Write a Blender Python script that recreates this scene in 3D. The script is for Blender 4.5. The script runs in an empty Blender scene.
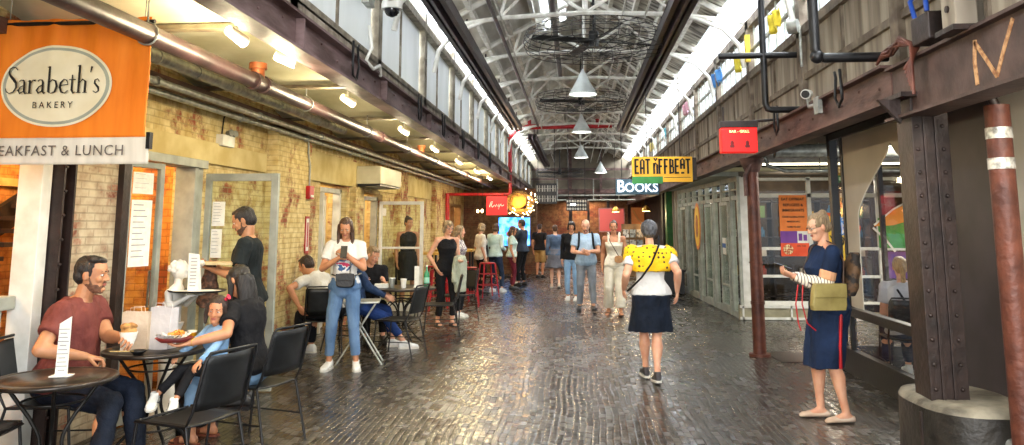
import bpy, math, random
from mathutils import Vector, Matrix, Euler, noise
random.seed(11)
PI = math.pi
SC = bpy.context.scene
COL = SC.collection

# ------------------------------------------------------------------ camera, sky, daylight, exposure
cam_data = bpy.data.cameras.new('camera')
cam = bpy.data.objects.new('camera', cam_data)
COL.objects.link(cam)
cam.location = (0, 0, 1.6)
cam.rotation_euler = (math.radians(90 + 8.0), 0, 0.08308)
cam_data.sensor_width = 36.0
cam_data.lens = 773.0 / 1024 * 36.0
cam_data.shift_y = -(222.5 - 115.36) / 1024
cam_data.clip_start = 0.05
SC.camera = cam

world = bpy.data.worlds.new('world')
SC.world = world
world.use_nodes = True
_bg = world.node_tree.nodes['Background']
_bg.inputs[0].default_value = (0.80, 0.90, 1.0, 1)
_bg.inputs[1].default_value = 1.5

SC.view_settings.view_transform = 'Standard'
SC.view_settings.look = 'None'
SC.view_settings.gamma = 1
SC.view_settings.use_curve_mapping = False
SC.view_settings.exposure = 0.68
try:
    SC.cycles.use_denoising = True
    SC.cycles.max_bounces = 6
    SC.cycles.transparent_max_bounces = 16
    SC.cycles.caustics_reflective = False
    SC.cycles.caustics_refractive = False
    SC.cycles.sample_clamp_indirect = 6.0
except Exception:
    pass

def area_light(name, loc, rot, sx, sy, power, color):
    d = bpy.data.lights.new(name, 'AREA')
    d.shape = 'RECTANGLE'
    d.size = sx
    d.size_y = sy
    d.energy = power
    d.color = color
    o = bpy.data.objects.new(name, d)
    o.location = loc
    o.rotation_euler = rot
    COL.objects.link(o)
    return o

# daylight falling in through the roof lights and the clerestory windows on both sides
area_light('daylight_right', (2.9, 14.5, 5.3), (0, math.radians(52), 0), 1.3, 38, 2700, (0.93, 0.97, 1.0))
area_light('daylight_left', (-2.6, 14.5, 5.3), (0, math.radians(-52), 0), 1.3, 38, 2700, (0.93, 0.97, 1.0))
# added fill lamp behind the camera for ambient light, as if from an entrance
area_light('added_rear_fill', (0.1, -3.2, 2.6), (math.radians(82), 0, 0), 4.0, 2.6, 380, (1.0, 0.97, 0.93))

def lamp(name, kind, loc, power, color, rot=(0, 0, 0), size=0.1, spot=None, parent=None):
    d = bpy.data.lights.new(name, kind)
    d.energy = power
    d.color = color
    if kind in ('POINT', 'SPOT'):
        d.shadow_soft_size = size
    if kind == 'SPOT':
        d.spot_size = spot or math.radians(100)
        d.spot_blend = 0.6
    if kind == 'AREA':
        d.size = size
    o = bpy.data.objects.new(name, d)
    o.location = loc
    o.rotation_euler = rot
    COL.objects.link(o)
    if parent:
        o.parent = parent
    return o

# ------------------------------------------------------------------ materials
def lin(c):
    return tuple((x / 12.92 if x <= 0.04045 else ((x + 0.055) / 1.055) ** 2.4) for x in c)

def hexc(h):
    return lin(tuple(int(h[i:i + 2], 16) / 255 for i in (0, 2, 4)))

_M = {}
def pm(name, h, h2=None, rough=0.6, metal=0.0, scale=6.0, bump=0.0, bscale=None, stretch=(1, 1, 1), lo=0.35, hi=0.65, sss=0.0, coat=0.0, spec=0.5, detail=4):
    """procedural paint / cloth / metal: two colours mixed by noise plus bump"""
    if name in _M:
        return _M[name]
    m = bpy.data.materials.new(name)
    m.use_nodes = True
    nt = m.node_tree
    b = nt.nodes['Principled BSDF']
    c1 = hexc(h)
    c2 = hexc(h2) if h2 else tuple(x * 0.8 for x in c1)
    tc = nt.nodes.new('ShaderNodeTexCoord')
    mp = nt.nodes.new('ShaderNodeMapping')
    mp.inputs['Scale'].default_value = stretch
    nt.links.new(tc.outputs['Object'], mp.inputs[0])
    n = nt.nodes.new('ShaderNodeTexNoise')
    n.inputs['Scale'].default_value = scale
    n.inputs['Detail'].default_value = detail
    nt.links.new(mp.outputs[0], n.inputs['Vector'])
    cr = nt.nodes.new('ShaderNodeValToRGB')
    cr.color_ramp.elements[0].position = lo
    cr.color_ramp.elements[1].position = hi
    cr.color_ramp.elements[0].color = (*c1, 1)
    cr.color_ramp.elements[1].color = (*c2, 1)
    nt.links.new(n.outputs[0], cr.inputs[0])
    nt.links.new(cr.outputs[0], b.inputs['Base Color'])
    b.inputs['Roughness'].default_value = rough
    b.inputs['Metallic'].default_value = metal
    b.inputs['Specular IOR Level'].default_value = spec
    if sss:
        b.inputs['Subsurface Weight'].default_value = sss
        b.inputs['Subsurface Radius'].default_value = (0.02, 0.008, 0.004)
        b.inputs['Subsurface Scale'].default_value = 0.5
    if coat:
        b.inputs['Coat Weight'].default_value = coat
        b.inputs['Coat Roughness'].default_value = 0.2
    if bump:
        n2 = nt.nodes.new('ShaderNodeTexNoise')
        n2.inputs['Scale'].default_value = bscale or scale * 3
        n2.inputs['Detail'].default_value = 5
        nt.links.new(mp.outputs[0], n2.inputs['Vector'])
        bp = nt.nodes.new('ShaderNodeBump')
        bp.inputs['Strength'].default_value = bump
        bp.inputs['Distance'].default_value = 0.02
        nt.links.new(n2.outputs[0], bp.inputs['Height'])
        nt.links.new(bp.outputs[0], b.inputs['Normal'])
    _M[name] = m
    return m

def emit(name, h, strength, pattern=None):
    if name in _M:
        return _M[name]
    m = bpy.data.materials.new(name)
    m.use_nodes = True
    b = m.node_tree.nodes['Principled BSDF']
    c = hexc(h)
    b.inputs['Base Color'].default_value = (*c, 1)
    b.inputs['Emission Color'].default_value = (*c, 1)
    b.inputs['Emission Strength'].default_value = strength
    if pattern:
        nt = m.node_tree
        tc = nt.nodes.new('ShaderNodeTexCoord')
        n = nt.nodes.new('ShaderNodeTexNoise')
        n.inputs['Scale'].default_value = 5
        nt.links.new(tc.outputs['Object'], n.inputs['Vector'])
        cr = nt.nodes.new('ShaderNodeValToRGB')
        cr.color_ramp.elements[0].position = 0.42
        cr.color_ramp.elements[1].position = 0.6
        cr.color_ramp.elements[0].color = (*c, 1)
        cr.color_ramp.elements[1].color = (*hexc(pattern), 1)
        nt.links.new(n.outputs[0], cr.inputs[0])
        nt.links.new(cr.outputs[0], b.inputs['Emission Color'])
    _M[name] = m
    return m

def glass(name, tint=(1, 1, 1), alpha=0.16, rough=0.03):
    """clear window pane: mostly see-through with a mirror-like sheen"""
    if name in _M:
        return _M[name]
    m = bpy.data.materials.new(name)
    m.use_nodes = True
    nt = m.node_tree
    nt.nodes.remove(nt.nodes['Principled BSDF'])
    out = nt.nodes['Material Output']
    t = nt.nodes.new('ShaderNodeBsdfTransparent')
    t.inputs[0].default_value = (*tint, 1)
    g = nt.nodes.new('ShaderNodeBsdfGlossy')
    g.inputs['Roughness'].default_value = rough
    fr = nt.nodes.new('ShaderNodeFresnel')
    fr.inputs[0].default_value = 1.45
    mx = nt.nodes.new('ShaderNodeMixShader')
    geo = nt.nodes.new('ShaderNodeNewGeometry')
    bk = nt.nodes.new('ShaderNodeMath')
    bk.operation = 'SUBTRACT'
    bk.inputs[0].default_value = 1
    nt.links.new(geo.outputs['Backfacing'], bk.inputs[1])
    ml = nt.nodes.new('ShaderNodeMath')
    ml.operation = 'MULTIPLY'
    nt.links.new(fr.outputs[0], ml.inputs[0])
    nt.links.new(bk.outputs[0], ml.inputs[1])
    nt.links.new(ml.outputs[0], mx.inputs[0])
    nt.links.new(t.outputs[0], mx.inputs[1])
    nt.links.new(g.outputs[0], mx.inputs[2])
    nt.links.new(mx.outputs[0], out.inputs[0])
    _M[name] = m
    return m

def brick_mat(name, plane, paint, paint2, brick, mortar, amount=0.55, pscale=1.3, bump=0.6, bw=0.21, bh=0.07):
    """old brick wall, partly covered by flaking paint"""
    m = bpy.data.materials.new(name)
    m.use_nodes = True
    nt = m.node_tree
    b = nt.nodes['Principled BSDF']
    tc = nt.nodes.new('ShaderNodeTexCoord')
    sep = nt.nodes.new('ShaderNodeSeparateXYZ')
    nt.links.new(tc.outputs['Object'], sep.inputs[0])
    cmb = nt.nodes.new('ShaderNodeCombineXYZ')
    nt.links.new(sep.outputs['Y' if plane == 'yz' else 'X'], cmb.inputs[0])
    nt.links.new(sep.outputs['Z'], cmb.inputs[1])
    br = nt.nodes.new('ShaderNodeTexBrick')
    br.inputs['Scale'].default_value = 1
    br.inputs['Brick Width'].default_value = bw
    br.inputs['Row Height'].default_value = bh
    br.inputs['Mortar Size'].default_value = 0.007
    br.inputs['Mortar Smooth'].default_value = 0.3
    br.inputs['Color1'].default_value = (*hexc(brick), 1)
    br.inputs['Color2'].default_value = (*[x * 0.6 for x in hexc(brick)], 1)
    br.inputs['Mortar'].default_value = (*hexc(mortar), 1)
    nt.links.new(cmb.outputs[0], br.inputs['Vector'])
    n = nt.nodes.new('ShaderNodeTexNoise')
    n.inputs['Scale'].default_value = pscale
    n.inputs['Detail'].default_value = 8
    n.inputs['Roughness'].default_value = 0.7
    nt.links.new(tc.outputs['Object'], n.inputs['Vector'])
    cr = nt.nodes.new('ShaderNodeValToRGB')
    cr.color_ramp.elements[0].position = amount
    cr.color_ramp.elements[1].position = amount + 0.09
    nt.links.new(n.outputs[0], cr.inputs[0])
    n3 = nt.nodes.new('ShaderNodeTexNoise')
    n3.inputs['Scale'].default_value = 9
    n3.inputs['Detail'].default_value = 6
    nt.links.new(tc.outputs['Object'], n3.inputs['Vector'])
    pr = nt.nodes.new('ShaderNodeValToRGB')
    pr.color_ramp.elements[0].position = 0.35
    pr.color_ramp.elements[1].position = 0.68
    pr.color_ramp.elements[0].color = (*hexc(paint), 1)
    pr.color_ramp.elements[1].color = (*hexc(paint2), 1)
    nt.links.new(n3.outputs[0], pr.inputs[0])
    mo = nt.nodes.new('ShaderNodeMix')
    mo.data_type = 'RGBA'
    mo.inputs[0].default_value = 0.3
    nt.links.new(br.outputs['Fac'], mo.inputs[0])
    nt.links.new(pr.outputs[0], mo.inputs[6])
    dark = nt.nodes.new('ShaderNodeMix')
    dark.data_type = 'RGBA'
    dark.blend_type = 'MULTIPLY'
    dark.inputs[0].default_value = 0.3
    nt.links.new(pr.outputs[0], dark.inputs[6])
    dark.inputs[7].default_value = (*hexc(mortar), 1)
    nt.links.new(dark.outputs[2], mo.inputs[7])
    mx = nt.nodes.new('ShaderNodeMix')
    mx.data_type = 'RGBA'
    nt.links.new(cr.outputs[0], mx.inputs[0])
    nt.links.new(mo.outputs[2], mx.inputs[6])
    nt.links.new(br.outputs['Color'], mx.inputs[7])
    nt.links.new(mx.outputs[2], b.inputs['Base Color'])
    b.inputs['Roughness'].default_value = 0.85
    inv = nt.nodes.new('ShaderNodeMath')
    inv.operation = 'SUBTRACT'
    inv.inputs[0].default_value = 1
    nt.links.new(br.outputs['Fac'], inv.inputs[1])
    ad = nt.nodes.new('ShaderNodeMath')
    ad.operation = 'ADD'
    nt.links.new(inv.outputs[0], ad.inputs[0])
    nt.links.new(n3.outputs[0], ad.inputs[1])
    bp = nt.nodes.new('ShaderNodeBump')
    bp.inputs['Strength'].default_value = bump
    bp.inputs['Distance'].default_value = 0.012
    nt.links.new(ad.outputs[0], bp.inputs['Height'])
    nt.links.new(bp.outputs[0], b.inputs['Normal'])
    _M[name] = m
    return m

def floor_mat():
    """worn dark wood blocks set in long rows, polished and wet looking; every block sits at its own slight tilt"""
    m = bpy.data.materials.new('wet_block_floor')
    m.use_nodes = True
    nt = m.node_tree
    b = nt.nodes['Principled BSDF']
    def mt(op, a, c=None, d=None):
        n = nt.nodes.new('ShaderNodeMath')
        n.operation = op
        for i, q in enumerate((a, c, d)):
            if q is None:
                continue
            if isinstance(q, (int, float)):
                n.inputs[i].default_value = q
            else:
                nt.links.new(q, n.inputs[i])
        return n.outputs[0]
    tc = nt.nodes.new('ShaderNodeTexCoord')
    wob = nt.nodes.new('ShaderNodeTexNoise')
    wob.inputs['Scale'].default_value = 0.8
    nt.links.new(tc.outputs['Object'], wob.inputs['Vector'])
    sep = nt.nodes.new('ShaderNodeSeparateXYZ')
    nt.links.new(tc.outputs['Object'], sep.inputs[0])
    u = mt('DIVIDE', mt('MULTIPLY_ADD', wob.outputs[0], 0.12, sep.outputs[0]), 0.054)
    row = mt('FLOOR', u)
    v = mt('ADD', mt('DIVIDE', sep.outputs[1], 0.12), mt('MULTIPLY', row, 0.382))
    col = mt('FLOOR', v)
    fu, fv = mt('FRACT', u), mt('FRACT', v)
    eu = mt('MINIMUM', fu, mt('SUBTRACT', 1, fu))
    ev = mt('MULTIPLY', mt('MINIMUM', fv, mt('SUBTRACT', 1, fv)), 2.2)
    edge = mt('MINIMUM', eu, ev)
    joint = nt.nodes.new('ShaderNodeMapRange')
    joint.interpolation_type = 'SMOOTHSTEP'
    joint.inputs['From Min'].default_value = 0.02
    joint.inputs['From Max'].default_value = 0.2
    nt.links.new(edge, joint.inputs[0])
    cell = nt.nodes.new('ShaderNodeCombineXYZ')
    nt.links.new(row, cell.inputs[0])
    nt.links.new(col, cell.inputs[1])
    wn = nt.nodes.new('ShaderNodeTexWhiteNoise')
    wn.noise_dimensions = '2D'
    nt.links.new(cell.outputs[0], wn.inputs['Vector'])
    big = nt.nodes.new('ShaderNodeTexNoise')
    big.inputs['Scale'].default_value = 0.7
    big.inputs['Detail'].default_value = 3
    nt.links.new(tc.outputs['Object'], big.inputs['Vector'])
    fine = nt.nodes.new('ShaderNodeTexNoise')
    fine.inputs['Scale'].default_value = 22
    fine.inputs['Detail'].default_value = 4
    nt.links.new(tc.outputs['Object'], fine.inputs['Vector'])
    cr = nt.nodes.new('ShaderNodeValToRGB')
    cr.color_ramp.elements[0].color = (*hexc('201d19'), 1)
    cr.color_ramp.elements[1].color = (*hexc('4e4842'), 1)
    e = cr.color_ramp.elements.new(0.6)
    e.color = (*hexc('35302b'), 1)
    nt.links.new(wn.outputs['Value'], cr.inputs[0])
    mx = nt.nodes.new('ShaderNodeMix')
    mx.data_type = 'RGBA'
    mx.inputs[6].default_value = (*hexc('13110f'), 1)
    nt.links.new(joint.outputs[0], mx.inputs[0])
    nt.links.new(cr.outputs[0], mx.inputs[7])
    nt.links.new(mx.outputs[2], b.inputs['Base Color'])
    rg = mt('ADD', mt('MULTIPLY_ADD', wn.outputs['Value'], 0.10, 0.09), mt('MULTIPLY', big.outputs[0], 0.22))
    nt.links.new(rg, b.inputs['Roughness'])
    b.inputs['IOR'].default_value = 1.7
    hgt = mt('ADD', joint.outputs[0], mt('MULTIPLY', fine.outputs[0], 0.8))
    bp = nt.nodes.new('ShaderNodeBump')
    bp.inputs['Strength'].default_value = 0.7
    bp.inputs['Distance'].default_value = 0.004
    nt.links.new(hgt, bp.inputs['Height'])
    sub = nt.nodes.new('ShaderNodeVectorMath')
    sub.operation = 'SUBTRACT'
    nt.links.new(wn.outputs['Color'], sub.inputs[0])
    sub.inputs[1].default_value = (0.5, 0.5, 0.5)
    sc = nt.nodes.new('ShaderNodeVectorMath')
    sc.operation = 'MULTIPLY'
    nt.links.new(sub.outputs[0], sc.inputs[0])
    sc.inputs[1].default_value = (0.095, 0.095, 0.0)
    ad = nt.nodes.new('ShaderNodeVectorMath')
    nt.links.new(bp.outputs[0], ad.inputs[0])
    nt.links.new(sc.outputs[0], ad.inputs[1])
    nm = nt.nodes.new('ShaderNodeVectorMath')
    nm.operation = 'NORMALIZE'
    nt.links.new(ad.outputs[0], nm.inputs[0])
    nt.links.new(nm.outputs[0], b.inputs['Normal'])
    return m

# ------------------------------------------------------------------ mesh kit
def frame_from(d, hint=Vector((0, 0, 1))):
    d = Vector(d).normalized()
    if abs(d.dot(hint)) > 0.97:
        hint = Vector((0, 1, 0)) if abs(d.y) < 0.9 else Vector((1, 0, 0))
    x = d.cross(hint).normalized()
    y = x.cross(d).normalized()
    return x, y, d

class MB:
    def __init__(self):
        self.v, self.f, self.s, self.m = [], [], [], []
    def add(self, verts, faces, smooth=False, mi=0):
        n = len(self.v)
        self.v += [tuple(p) for p in verts]
        for q in faces:
            self.f.append(tuple(i + n for i in q))
            self.s.append(smooth)
            self.m.append(mi)
        return self
    def box(self, c, size, rot=None, mi=0):
        x, y, z = size[0] / 2, size[1] / 2, size[2] / 2
        vs = [Vector(p) for p in ((-x, -y, -z), (x, -y, -z), (x, y, -z), (-x, y, -z), (-x, -y, z), (x, -y, z), (x, y, z), (-x, y, z))]
        if rot is not None:
            R = Euler(rot).to_matrix() if not isinstance(rot, Matrix) else rot
            vs = [R @ p for p in vs]
        c = Vector(c)
        return self.add([p + c for p in vs], [(0, 3, 2, 1), (4, 5, 6, 7), (0, 1, 5, 4), (1, 2, 6, 5), (2, 3, 7, 6), (3, 0, 4, 7)], False, mi)
    def b2(self, x0, x1, y0, y1, z0, z1, mi=0):
        return self.box(((x0 + x1) / 2, (y0 + y1) / 2, (z0 + z1) / 2), (abs(x1 - x0), abs(y1 - y0), abs(z1 - z0)), None, mi)
    def loft(self, rings, cap=True, closed=False, smooth=True, mi=0):
        """rings: list of equal-length lists of points"""
        n = len(rings[0])
        vs = [p for r in rings for p in r]
        fs = []
        m = len(rings)
        for i in range(m if closed else m - 1):
            a, b = i * n, ((i + 1) % m) * n
            for j in range(n):
                k = (j + 1) % n
                fs.append((a + j, a + k, b + k, b + j))
        base = len(self.f)
        self.add(vs, fs, smooth, mi)
        if cap and not closed:
            self.add(rings[0], [tuple(reversed(range(n)))], False, mi)
            self.add(rings[-1], [tuple(range(n))], False, mi)
        return self
    def ring(self, c, x, y, rx, ry, n=16, p=2.0):
        out = []
        for i in range(n):
            a = 2 * PI * i / n
            ca, sa = math.cos(a), math.sin(a)
            e = 2.0 / p
            u = math.copysign(abs(ca) ** e, ca) * rx
            v = math.copysign(abs(sa) ** e, sa) * ry
            out.append(Vector(c) + Vector(x) * u + Vector(y) * v)
        return out
    def cyl(self, p0, p1, r0, r1=None, n=12, mi=0, smooth=True):
        r1 = r0 if r1 is None else r1
        p0, p1 = Vector(p0), Vector(p1)
        x, y, d = frame_from(p1 - p0)
        return self.loft([self.ring(p0, x, y, r0, r0, n), self.ring(p1, x, y, r1, r1, n)], True, False, smooth, mi)
    def capsule(self, p0, p1, r0, r1, n=12, mi=0):
        p0, p1 = Vector(p0), Vector(p1)
        x, y, d = frame_from(p1 - p0)
        R = []
        for k in range(4):
            a = PI / 2 * (1 - k / 4)
            R.append(self.ring(p0 - d * r0 * math.sin(a), x, y, max(r0 * math.cos(a), r0 * 0.05), max(r0 * math.cos(a), r0 * 0.05), n))
        R.append(self.ring(p0, x, y, r0, r0, n))
        R.append(self.ring(p1, x, y, r1, r1, n))
        for k in range(1, 5):
            a = PI / 2 * k / 4
            R.append(self.ring(p1 + d * r1 * math.sin(a), x, y, max(r1 * math.cos(a), r1 * 0.05), max(r1 * math.cos(a), r1 * 0.05), n))
        return self.loft(R, True, False, True, mi)
    def ell(self, c, r, rot=None, n=14, m=9, mi=0):
        R = []
        M = rot if rot is not None else Matrix.Identity(3)
        c = Vector(c)
        for i in range(m):
            a = -PI / 2 + PI * (i + 0.5) / m if 0 < i < m - 1 else (-PI / 2 + 0.12 if i == 0 else PI / 2 - 0.12)
            R.append([c + M @ Vector((r[0] * math.cos(a) * math.cos(2 * PI * j / n), r[1] * math.cos(a) * math.sin(2 * PI * j / n), r[2] * math.sin(a))) for j in range(n)])
        return self.loft(R, True, False, True, mi)
    def tube(self, pts, r, n=8, mi=0, closed=False):
        pts = [Vector(p) for p in pts]
        R = []
        x = None
        m = len(pts)
        for i, p in enumerate(pts):
            a = pts[(i - 1) % m] if (i > 0 or closed) else p
            b = pts[(i + 1) % m] if (i < m - 1 or closed) else p
            d = (b - a).normalized()
            if x is None:
                x, y, _ = frame_from(d)
            x = (x - d * x.dot(d)).normalized()
            y = d.cross(x)
            rr = r[i] if isinstance(r, (list, tuple)) else r
            R.append(self.ring(p, x, y, rr, rr, n))
        return self.loft(R, not closed, closed, True, mi)
    def lathe(self, c, prof, n=24, axis=None, mi=0, smooth=True):
        x, y, d = frame_from(axis) if axis is not None else (Vector((1, 0, 0)), Vector((0, 1, 0)), Vector((0, 0, 1)))
        c = Vector(c)
        R = [self.ring(c + d * z, x, y, max(r, 1e-4), max(r, 1e-4), n) for r, z in prof]
        return self.loft(R, True, False, smooth, mi)
    def prism(self, poly, origin, ux, uy, depth, mi=0, smooth=False):
        """poly in (u,v); extruded by depth along ux x uy"""
        o, ux, uy = Vector(origin), Vector(ux), Vector(uy)
        nrm = ux.cross(uy).normalized() * depth
        n = len(poly)
        a = [o + ux * u + uy * v for u, v in poly]
        b = [p + nrm for p in a]
        fs = [tuple(range(n))[::-1], tuple(range(n, 2 * n))] + [(i, (i + 1) % n, (i + 1) % n + n, i + n) for i in range(n)]
        return self.add(a + b, fs, smooth, mi)
    def ribbon(self, pts, w, origin, ux, uy, depth, mi=0):
        """flat brush stroke through 2D pts with width(s) w"""
        m = len(pts)
        L, Rr = [], []
        for i in range(m):
            a, b = pts[max(i - 1, 0)], pts[min(i + 1, m - 1)]
            dx, dy = b[0] - a[0], b[1] - a[1]
            l = math.hypot(dx, dy) or 1
            ww = (w[i] if isinstance(w, (list, tuple)) else w) / 2
            L.append((pts[i][0] - dy / l * ww, pts[i][1] + dx / l * ww))
            Rr.append((pts[i][0] + dy / l * ww, pts[i][1] - dx / l * ww))
        o, ux, uy = Vector(origin), Vector(ux), Vector(uy)
        nrm = ux.cross(uy).normalized() * depth
        for i in range(m - 1):
            q = [L[i], Rr[i], Rr[i + 1], L[i + 1]]
            a = [o + ux * u + uy * v for u, v in q]
            self.add(a + [p + nrm for p in a], [(3, 2, 1, 0), (4, 5, 6, 7), (0, 1, 5, 4), (1, 2, 6, 5), (2, 3, 7, 6), (3, 0, 4, 7)], False, mi)
        return self
    def mesh(self, name, mats):
        me = bpy.data.meshes.new(name)
        me.from_pydata(self.v, [], self.f)
        me.polygons.foreach_set('use_smooth', self.s)
        me.polygons.foreach_set('material_index', self.m)
        for m in (mats if isinstance(mats, (list, tuple)) else [mats]):
            me.materials.append(m)
        me.update()
        return me
    def build(self, name, mats, parent=None, bevel=0, **tags):
        o = bpy.data.objects.new(name, self.mesh(name, mats))
        COL.objects.link(o)
        if parent is not None:
            o.parent = parent
        if bevel:
            bv = o.modifiers.new('bevel', 'BEVEL')
            bv.width = bevel
            bv.segments = 2
            bv.limit_method = 'ANGLE'
            bv.angle_limit = math.radians(40)
        for k, v in tags.items():
            o[k] = v
        return o

def arc(c, r, a0, a1, n=8):
    return [(c[0] + r * math.cos(a0 + (a1 - a0) * i / n), c[1] + r * math.sin(a0 + (a1 - a0) * i / n)) for i in range(n + 1)]

def earc(cx, cy, rx, ry, a0, a1, n=10):
    a0, a1 = math.radians(a0), math.radians(a1)
    return [(cx + rx * math.cos(a0 + (a1 - a0) * i / n), cy + ry * math.sin(a0 + (a1 - a0) * i / n)) for i in range(n + 1)]

def thing(name, label, cat, loc=(0, 0, 0), rz=0.0, group=None):
    o = bpy.data.objects.new(name, None)
    o.empty_display_size = 0.1
    COL.objects.link(o)
    o.location = loc
    o.rotation_euler = (0, 0, rz)
    o['label'] = label
    o['category'] = cat
    if group:
        o['group'] = group
    return o

def tag(o, label, cat, group=None):
    o['label'] = label
    o['category'] = cat
    if group:
        o['group'] = group
    return o

def struct(name, mb, mats, bevel=0):
    return mb.build(name, mats, None, bevel, kind='structure')

def dup(root, loc, rz, label=None, group=None):
    """copy of a thing with its parts and sub-parts"""
    r = root.copy()
    COL.objects.link(r)
    r.location = loc
    r.rotation_euler = (0, 0, rz)
    if label:
        r['label'] = label
    if group:
        r['group'] = group
    def rec(src, dst):
        for ch in list(src.children):
            c = ch.copy()
            COL.objects.link(c)
            c.parent = dst
            rec(ch, c)
    rec(root, r)
    return r

def text_mesh(name, body, size, mat, origin, ux, uy, depth=0.004, parent=None, xs=1.0, offset=0.0, align='CENTER', spacing=1.0, label=None):
    cu = bpy.data.curves.new(name, 'FONT')
    cu.body = body
    cu.size = size
    cu.extrude = depth / 2
    cu.offset = offset
    cu.align_x = align
    cu.align_y = 'CENTER'
    cu.space_character = spacing
    cu.resolution_u = 3
    t = bpy.data.objects.new(name, cu)
    COL.objects.link(t)
    dg = bpy.context.evaluated_depsgraph_get()
    me = bpy.data.meshes.new_from_object(t.evaluated_get(dg))
    bpy.data.objects.remove(t)
    ux, uy = Vector(ux).normalized(), Vector(uy).normalized()
    M = Matrix((ux * xs, uy, ux.cross(uy))).transposed().to_4x4()
    M.translation = Vector(origin)
    me.transform(M)
    me.materials.clear()
    me.materials.append(mat)
    o = bpy.data.objects.new(name, me)
    COL.objects.link(o)
    if parent:
        o.parent = parent
    if label:
        o['label'] = label
    return o

# ================================================================== MATERIAL SET
m_left_brick = brick_mat('left_brick', 'yz', 'e6d49c', 'c4a766', 'a8583a', '9c875c', 0.515, 2.4, bw=0.19, bh=0.062)
m_pier_brick = brick_mat('pier_brick', 'yz', 'c9bda2', 'a48d74', '9c5a44', '857a68', 0.55, 2.4, bw=0.19, bh=0.06)
m_warm_brick = brick_mat('warm_brick', 'yz', 'd99a48', 'a86428', 'a8592c', '6f4322', 0.52, 2.0)
m_warm_brick_x = brick_mat('warm_brick_x', 'xz', 'd99a48', 'b87430', 'a8592c', '6f4322', 0.5, 2.0)
m_far_brick = brick_mat('far_brick', 'xz', '8a6a48', '5e4630', '7c4630', '3a2c20', 0.5, 1.2)
m_plaster = pm('plaster_yellow', 'e0cf96', 'c9b273', 0.85, scale=3, bump=0.3)
m_cream = pm('cream_vault', 'e6e2c4', 'c9c49c', 0.7, scale=2.2, bump=0.2)
m_girder = pm('girder_paint', '7a6363', '4c3530', 0.55, 0.0, scale=5, bump=0.35, stretch=(1, 0.5, 2))
m_girder_r = pm('girder_rust', '6e5048', '3d2722', 0.6, 0.0, scale=5, bump=0.4, stretch=(1, 0.5, 2))
m_dark_steel = pm('dark_steel', '3a2c28', '241c1a', 0.45, 0.3, scale=7, bump=0.3)
m_rust = pm('rust_column', '6b3a2a', '4a251b', 0.5, 0.1, scale=9, bump=0.4)
m_rail = pm('rail_purple', '3b2c33', '251b20', 0.4, 0.3, scale=8, bump=0.15)
m_panel_w = pm('panel_pale', 'e9edf0', 'd0d4d4', 0.6, scale=1.5, bump=0.1, stretch=(1, 1, 0.3))
_nt = m_panel_w.node_tree
_tl = _nt.nodes.new('ShaderNodeBsdfTranslucent')
_tl.inputs[0].default_value = (0.82, 0.86, 0.90, 1)
_ms = _nt.nodes.new('ShaderNodeMixShader')
_ms.inputs[0].default_value = 0.06
_nt.links.new(_nt.nodes['Principled BSDF'].outputs[0], _ms.inputs[1])
_nt.links.new(_tl.outputs[0], _ms.inputs[2])
_nt.links.new(_ms.outputs[0], _nt.nodes['Material Output'].inputs[0])
m_clad = pm('weathered_cladding', 'aaa08f', '6f6558', 0.8, scale=3.0, bump=0.4, stretch=(1, 2.4, 0.25))
m_roof = pm('roof_board', 'efeee6', 'bdbab0', 0.8, scale=2.0, bump=0.3, stretch=(2.5, 0.4, 1))
m_roof_r = pm('roof_board_stained', 'dcd9cf', '6e6a61', 0.8, scale=2.2, bump=0.3, stretch=(1.2, 4, 1), lo=0.42, hi=0.62)
m_white_metal = pm('white_truss', 'f2f1ea', 'cfccc2', 0.45, scale=9, bump=0.2)
m_black = pm('black_metal', '1c1c1e', '111112', 0.4, 0.3, scale=20)
m_black_frame = pm('black_frame', '1b1918', '121110', 0.4, 0.1, scale=8, bump=0.1)
m_red = pm('red_pipe', 'c31a22', '9a1016', 0.35, scale=8)
m_pipe = pm('brown_pipe', '442f30', '2d1e1e', 0.42, 0.1, scale=6, bump=0.15)
m_galv = pm('galvanised', 'b3b5ae', '84867f', 0.4, 0.6, scale=14)
m_grey_paint = pm('grey_green_paint', 'a7aba0', '8b8f85', 0.45, scale=6, bump=0.08)
m_white_paint = pm('white_paint', 'e6e6e0', 'cfcfc6', 0.45, scale=6, bump=0.08)
m_plaster_w = pm('plaster_white', 'd6d0c2', 'bdb5a4', 0.8, scale=1.5, bump=0.15)
m_film = pm('frosted_film', 'c6bdac', 'b3aa99', 0.6, scale=1.2)
m_dark_wood = pm('dark_wood', '2c2422', '1b1614', 0.5, scale=5, bump=0.3, stretch=(1, 1, 0.15))
m_far_dark = pm('far_dark', '3a3028', '241c17', 0.8, scale=3)
m_beige_far = pm('far_beige', '8d8371', '6a6152', 0.8, scale=2, bump=0.2)
m_glass = glass('clear_glass')
m_glass2 = glass('clear_glass_tint', (0.93, 0.97, 0.95))
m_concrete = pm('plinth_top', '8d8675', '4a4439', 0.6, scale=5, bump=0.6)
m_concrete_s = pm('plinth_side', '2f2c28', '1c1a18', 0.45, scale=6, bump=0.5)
m_paper = pm('paper', 'f0eee6', 'e2dfd4', 0.8, scale=20)
m_ink = pm('ink', '26221e', '1a1714', 0.8)
m_copper = pm('copper_fitting', 'b0663c', '8a4a2a', 0.4, 0.3, scale=12)

# ================================================================== FLOOR
fl = MB().b2(-7, 9, -4, 40, -0.2, 0)
struct('floor', fl, floor_mat())

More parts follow.
